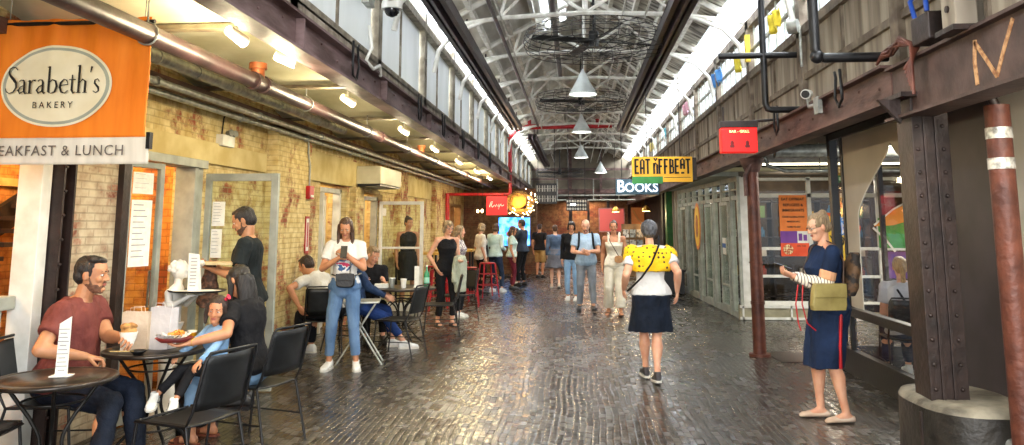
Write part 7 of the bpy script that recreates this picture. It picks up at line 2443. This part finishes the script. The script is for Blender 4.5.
for sx in (-1, 1):
    MB().tube([(sx * 0.11, -0.14, 1.40), (sx * 0.12, -0.06, 1.462), (sx * 0.125, 0.06, 1.43), (sx * 0.13, 0.13, 1.34), (sx * 0.14, 0.14, 1.22), (sx * 0.17, 0.08, 1.10), (sx * 0.17, -0.10, 1.04)], 0.02, 8).build('shoulder_strap', C_BLACK, t)
person('person half hidden behind the bald man, with dark hair and light jeans', (-0.12, 16.8), D(170), 1.66, True, 'tan', False, 1.0, head=(0.2, 0.1, 0),
       hair=('bob', H_BLACK), top=C_BLACK, sleeve='long', bottom=C_JEANS_L, shoes=('sneaker', M_SHOE_W), seed=20.0)

# --- woman in cream dungarees
cream = cloth('cream_dungarees', 'e9e2cf', 'd3c9b2', scale=5)
p = person('person in cream dungarees walking towards the camera', (0.66, 14.2), D(176), 1.66, True, 'tan', True, 1.0,
           head=(D(-4), 0.1, 0), hands=((-0.24, 0.06, 0.84), (0.22, -0.06, 0.84)), feet=((-0.10, 0.16, 0.08), (0.12, -0.08, 0.095)), toes=(0.1, -0.2), footpitch=(-0.1, 0.25),
           hair=('bun', H_BROWN), top=cloth('cream_bib', 'e9e2cf', 'd3c9b2', scale=5), sleeve='none', neck=0.22, bottom=cream, bkind='loose', shoes=('sandal', pm('sandal_brown', '7a5238', '5a3a28', 0.6)), seed=21.0)
for sx in (-1, 1):
    g = MB().tube([(sx * 0.085, 0.115, 1.24), (sx * 0.095, 0.10, 1.36), (sx * 0.10, 0.03, 1.437), (sx * 0.09, -0.07, 1.40), (sx * 0.07, -0.12, 1.26)], 0.022, 8)
    g.build('dungaree_strap', cream, p['root'])
t = thing('crossbody_bag', 'small tan crossbody bag at the hip of the person in cream dungarees', 'bag', (0.66, 14.2, 0), D(176))
s = MB(); s.loft([s.ring((-0.08, y, 0.98), (1, 0, 0), (0, 0, 1), rx, rz_, 18, 3) for y, rx, rz_ in ((0.15, 0.07, 0.06), (0.17, 0.075, 0.065), (0.21, 0.07, 0.06))])
s.build('bag_body', pm('leather_tan', 'c08a50', '9a6a38', 0.5, scale=9), t)
MB().tube([(-0.08, 0.18, 1.04), (0.0, 0.152, 1.18), (0.07, 0.14, 1.30), (0.11, 0.06, 1.44), (0.09, -0.08, 1.40), (-0.08, -0.155, 1.1), (-0.2, -0.06, 0.99), (-0.15, 0.12, 0.99)], 0.007, 6).build('strap', pm('leather_dark', '4a3020', '33200f', 0.5), t)

# --- woman seen from behind with yellow scarf
yel = pm('yellow_scarf', 'f2c012', 'e6ae08', 0.85, bump=0.2, bscale=80, scale=5)
_nt = yel.node_tree
_v = _nt.nodes.new('ShaderNodeTexVoronoi'); _v.inputs['Scale'].default_value = 20; _v.inputs['Randomness'].default_value = 0.45
_tc = _nt.nodes.new('ShaderNodeTexCoord'); _nt.links.new(_tc.outputs['Object'], _v.inputs['Vector'])
_l = _nt.nodes.new('ShaderNodeMath'); _l.operation = 'LESS_THAN'; _l.inputs[1].default_value = 0.27
_nt.links.new(_v.outputs['Distance'], _l.inputs[0])
_mx = _nt.nodes.new('ShaderNodeMix'); _mx.data_type = 'RGBA'
_mx.inputs[6].default_value = (*hexc('f2c012'), 1); _mx.inputs[7].default_value = (*hexc('4a3a20'), 1)
_nt.links.new(_l.outputs[0], _mx.inputs[0]); _nt.links.new(_mx.outputs[2], _nt.nodes['Principled BSDF'].inputs['Base Color'])
wst = cloth('white_stripe', 'd6d5d2', 'c2c0bc', scale=4)
p = person('grey-haired person in yellow patterned scarf and navy skirt walking away', (0.76, 8.33), D(4), 1.63, True, 'light', True, 1.16,
           lean=0.03, head=(0, 0.05, 0), hands=((-0.27, 0.10, 0.92), (0.27, -0.02, 0.90)), feet=((-0.045, 0.18, 0.085), (0.025, -0.12, 0.090)), toes=(0.05, 0.0), footpitch=(0, 0.12), knees=((0, 1, 0.1), (0, 1, 0.1)),
           hair=('thick', H_GREY), top=wst, sleeve='short', hem=0.08, bottom=cloth('navy_shorts', '1d2534', '131923'), bkind='none', skirt=(cloth('navy_shorts', ''), 0.50, 0.20, 0.165, 0.14, 0.006), shoes=('sneaker', pm('shoe_dark', '3a3436', '262224', 0.5)), seed=22.0)
g = MB()
rr = []
for t_, sx, sy, of in ((0.50, .178, .128, 0), (0.62, .198, .136, 0), (0.78, .218, .132, 0), (0.88, .215, .118, -0.005), (0.955, .15, .10, -0.01), (1.0, .09, .082, -0.01), (1.035, .074, .07, -0.004)):
    pp, R, F, up = p['spine'](t_)
    rr.append(g.ring(pp + F * of, R, F, sx * 1.13, sy * (1.22 if t_ < 0.93 else 1.05), 24, 2.5))
g.loft(rr)
for sg in (-1, 1):
    pp, R, F, up = p['spine'](0.84)
    g.ell(pp + R * sg * 0.185 - up * 0.01, (0.10, 0.098, 0.115))
link_mesh('scarf', solid(g, 0.008, 2, 0.013, 11, 3.0, (1, 1, 1.3)), yel, p['root'])
strap_around(p, 'bag_strap', 'thin black bag strap running diagonally over the yellow scarf', 'strap', [(0.08, 0.08, 1.45), (0.08, -0.08, 1.475), (0.065, -0.165, 1.38), (-0.02, -0.20, 1.20), (-0.12, -0.185, 1.06), (-0.215, -0.10, 0.95), (-0.24, 0.02, 0.91)], 0.010, C_BLACK)

# --- woman at right looking at her phone
navy = cloth('navy_dress', '20304e', '162238', scale=4)
p = person('person in navy dress with red side stripe, standing at right with a phone', (2.10, 6.86), D(96), 1.70, True, 'light', True, 1.08,
           lean=0.03, head=(D(4), 0.30, 0), hands=(('w', 1.80, 6.76, 1.17), ('w', 1.83, 6.95, 1.16)), elbows=((-0.4, -0.8, -0.9), (0.4, -0.8, -0.9)), palm=((0.6, 0, 0.8), (-0.6, 0, 0.8)), curl=(0.9, 0.9),
           feet=((-0.09, -0.06, 0.078), (0.10, 0.07, 0.078)), toes=(0.1, -0.05), hair=('bun', H_ASH), top=navy, sleeve='none', hem=-0.05, skirt=(navy, 0.43, 0.165, 0.155), shoes=('flat', pm('shoe_cream', 'd9c2ae', 'c4a88e', 0.6)), glasses=True, seed=23.0)
stripe = pm('striped_knit', 'efe6d6', 'e8dcc8', 0.85, bump=0.3, bscale=60)
_nt = stripe.node_tree
_w = _nt.nodes.new('ShaderNodeTexWave'); _w.inputs['Scale'].default_value = 14; _w.bands_direction = 'Y'; _w.inputs['Distortion'].default_value = 0.6
_tc = _nt.nodes.new('ShaderNodeTexCoord'); _nt.links.new(_tc.outputs['Object'], _w.inputs['Vector'])
_cr = _nt.nodes.new('ShaderNodeValToRGB'); _cr.color_ramp.elements[0].position = 0.12; _cr.color_ramp.elements[1].position = 0.2
_cr.color_ramp.elements[0].color = (*hexc('5a4a4e'), 1); _cr.color_ramp.elements[1].color = (*hexc('efe4d0'), 1)
_nt.links.new(_w.outputs[0], _cr.inputs[0]); _nt.links.new(_cr.outputs[0], _nt.nodes['Principled BSDF'].inputs['Base Color'])
peach = cloth('peach_band', 'e8b48c', 'd89e74')
for i in (0, 1):
    S, E, Wr = p['arms'][i]
    g = MB().ell(S, (0.066, 0.062, 0.064)).cyl(S, S.lerp(E, 0.62), 0.062, 0.064, 18)
    link_mesh('sleeve', solid(g, 0.008, 2, 0.006, 9, 1), navy, p['root'])
    g = MB().cyl(S.lerp(E, 0.56), S.lerp(E, 0.82), 0.067, 0.069, 18)
    link_mesh('sleeve_band', solid(g, 0.008, 2, 0.006, 9, 1), peach, p['root'])
    g = MB().capsule(S.lerp(E, 0.8), E, 0.062, 0.062).capsule(E, E.lerp(Wr, 0.5), 0.062, 0.055).cyl(E.lerp(Wr, 0.5), E.lerp(Wr, 0.93), 0.055, 0.040, 18)
    link_mesh('knit_sleeve', solid(g, 0.008, 2, 0.010, 12, 2, (1, 2.5, 1)), stripe, p['root'])
MB().tube([(-0.183, -0.02, 1.0), (-0.19, -0.02, 0.9), (-0.185, -0.01, 0.75), (-0.178, 0.0, 0.60), (-0.172, 0.0, 0.44)], 0.014, 8).build('side_stripe', m_red, p['root'])
t = thing('mobile_phone', 'phone in the raised hands of the woman in the navy dress', 'phone', (1.735, 6.84, 1.245), D(96))
MB().box((0, 0, 0), (0.072, 0.145, 0.009), (0.35, 0, 0)).build('phone_body', M_SHOE_B, t, 0.002)
MB().box((0, -0.001, 0.0055), (0.064, 0.13, 0.001), (0.35, 0, 0)).build('phone_screen', emit('phone_screen', 'c8d8e8', 0.5), t)
t = thing('crossbody_bag', 'khaki leather crossbody bag at the hip of the woman in the navy dress', 'bag', (2.03, 6.62, 1.01), D(8))
t_bag = t
s = MB(); s.loft([[Vector((sx * wx + 0.02 * z * 3, sy * 0.035, z)) for sx, sy in ((-1, -1), (0, -1.25), (1, -1), (1, 0), (1, 1), (0, 1.2), (-1, 1), (-1, 0))] for z, wx in ((-0.10, 0.135), (-0.06, 0.145), (0.06, 0.135), (0.11, 0.12))], True, False, False)
o = s.build('bag_body', pm('leather_khaki', 'a8985a', '867740', 0.5, scale=6, bump=0.15), t)
bv = o.modifiers.new('b', 'BEVEL'); bv.width = 0.012; bv.segments = 3
MB().b2(-0.125, 0.135, -0.052, -0.036, 0.0, 0.11).build('flap', pm('leather_khaki', ''), t, 0.006)
MB().tube([(0.13, 0.0, 0.1), (0.16, 0.03, 0.28), (0.13, 0.10, 0.42), (0.09, 0.2, 0.455), (0.0, 0.26, 0.40), (-0.08, 0.28, 0.2), (-0.12, 0.12, 0.12), (-0.12, 0.02, 0.1)], 0.007, 6).build('strap', pm('leather_dark', ''), t)
for k in range(2):
    o = MB().tube([(1.86 - 0.04 * k, 6.72, 1.10), (1.83 - 0.05 * k, 6.66, 0.95), (1.86 - 0.07 * k, 6.65, 0.80), (1.93 - 0.12 * k, 6.66, 0.74)], 0.006, 6).build('red_tassel', m_red, None)
    o.parent = t_bag
    o.matrix_parent_inverse = (Matrix.Translation((2.03, 6.62, 1.01)) @ Matrix.Rotation(D(8), 4, 'Z')).inverted()
t = thing('backpack', 'brown and black soft backpack behind the shoulder of the woman in the navy dress', 'backpack', (2.30, 6.84, 1.16), D(96))
s = MB(); s.loft([s.ring((0, 0.02 - z * 0.25, z), (1, 0, 0), (0, 1, 0), rx, ry, 16, 2.5) for z, rx, ry in ((-0.15, 0.10, 0.05), (-0.08, 0.12, 0.07), (0.1, 0.10, 0.05), (0.2, 0.05, 0.03))])
link_mesh('pack', solid(s, 0.008, 2, 0.01, 12), pm('pack_brown', '6a4e34', '2a2420', 0.7, scale=12, lo=0.45, hi=0.55), t)

# --- woman with a ponytail seen through the arched pane
p = person('person with blond ponytail and grey tee seated behind the arched glass, back to camera', (3.38, 8.55), D(-8), 1.62, True, 'light', True, 1.08,
           lean=0.08, seated=(0, 0, 0.50), feet=((-0.1, 0.40, 0.08), (0.1, 0.40, 0.08)), hands=((-0.12, 0.3, 0.66), (0.12, 0.3, 0.66)), hair=('ponytail', H_BLOND), top=cloth('grey_tee', 'c4c4c8', 'aeaeb4'), sleeve='short', bottom=C_DENIM_D, shoes=('sneaker', M_SHOE_W), seed=24.0)
cafe_chair('cafe_chair', 'black chair behind the arched glass, under the person with the ponytail', (3.38, 8.55, 0), D(-8))
strap_around(p, 'bag_strap', 'black bag strap across the back of the person with the ponytail', 'strap', [(-0.10, 0.09, 0.97), (-0.10, 0.0, 0.975), (-0.07, -0.085, 0.92), (0.02, -0.13, 0.75), (0.12, -0.13, 0.60), (0.18, -0.05, 0.5)], 0.012, C_BLACK)
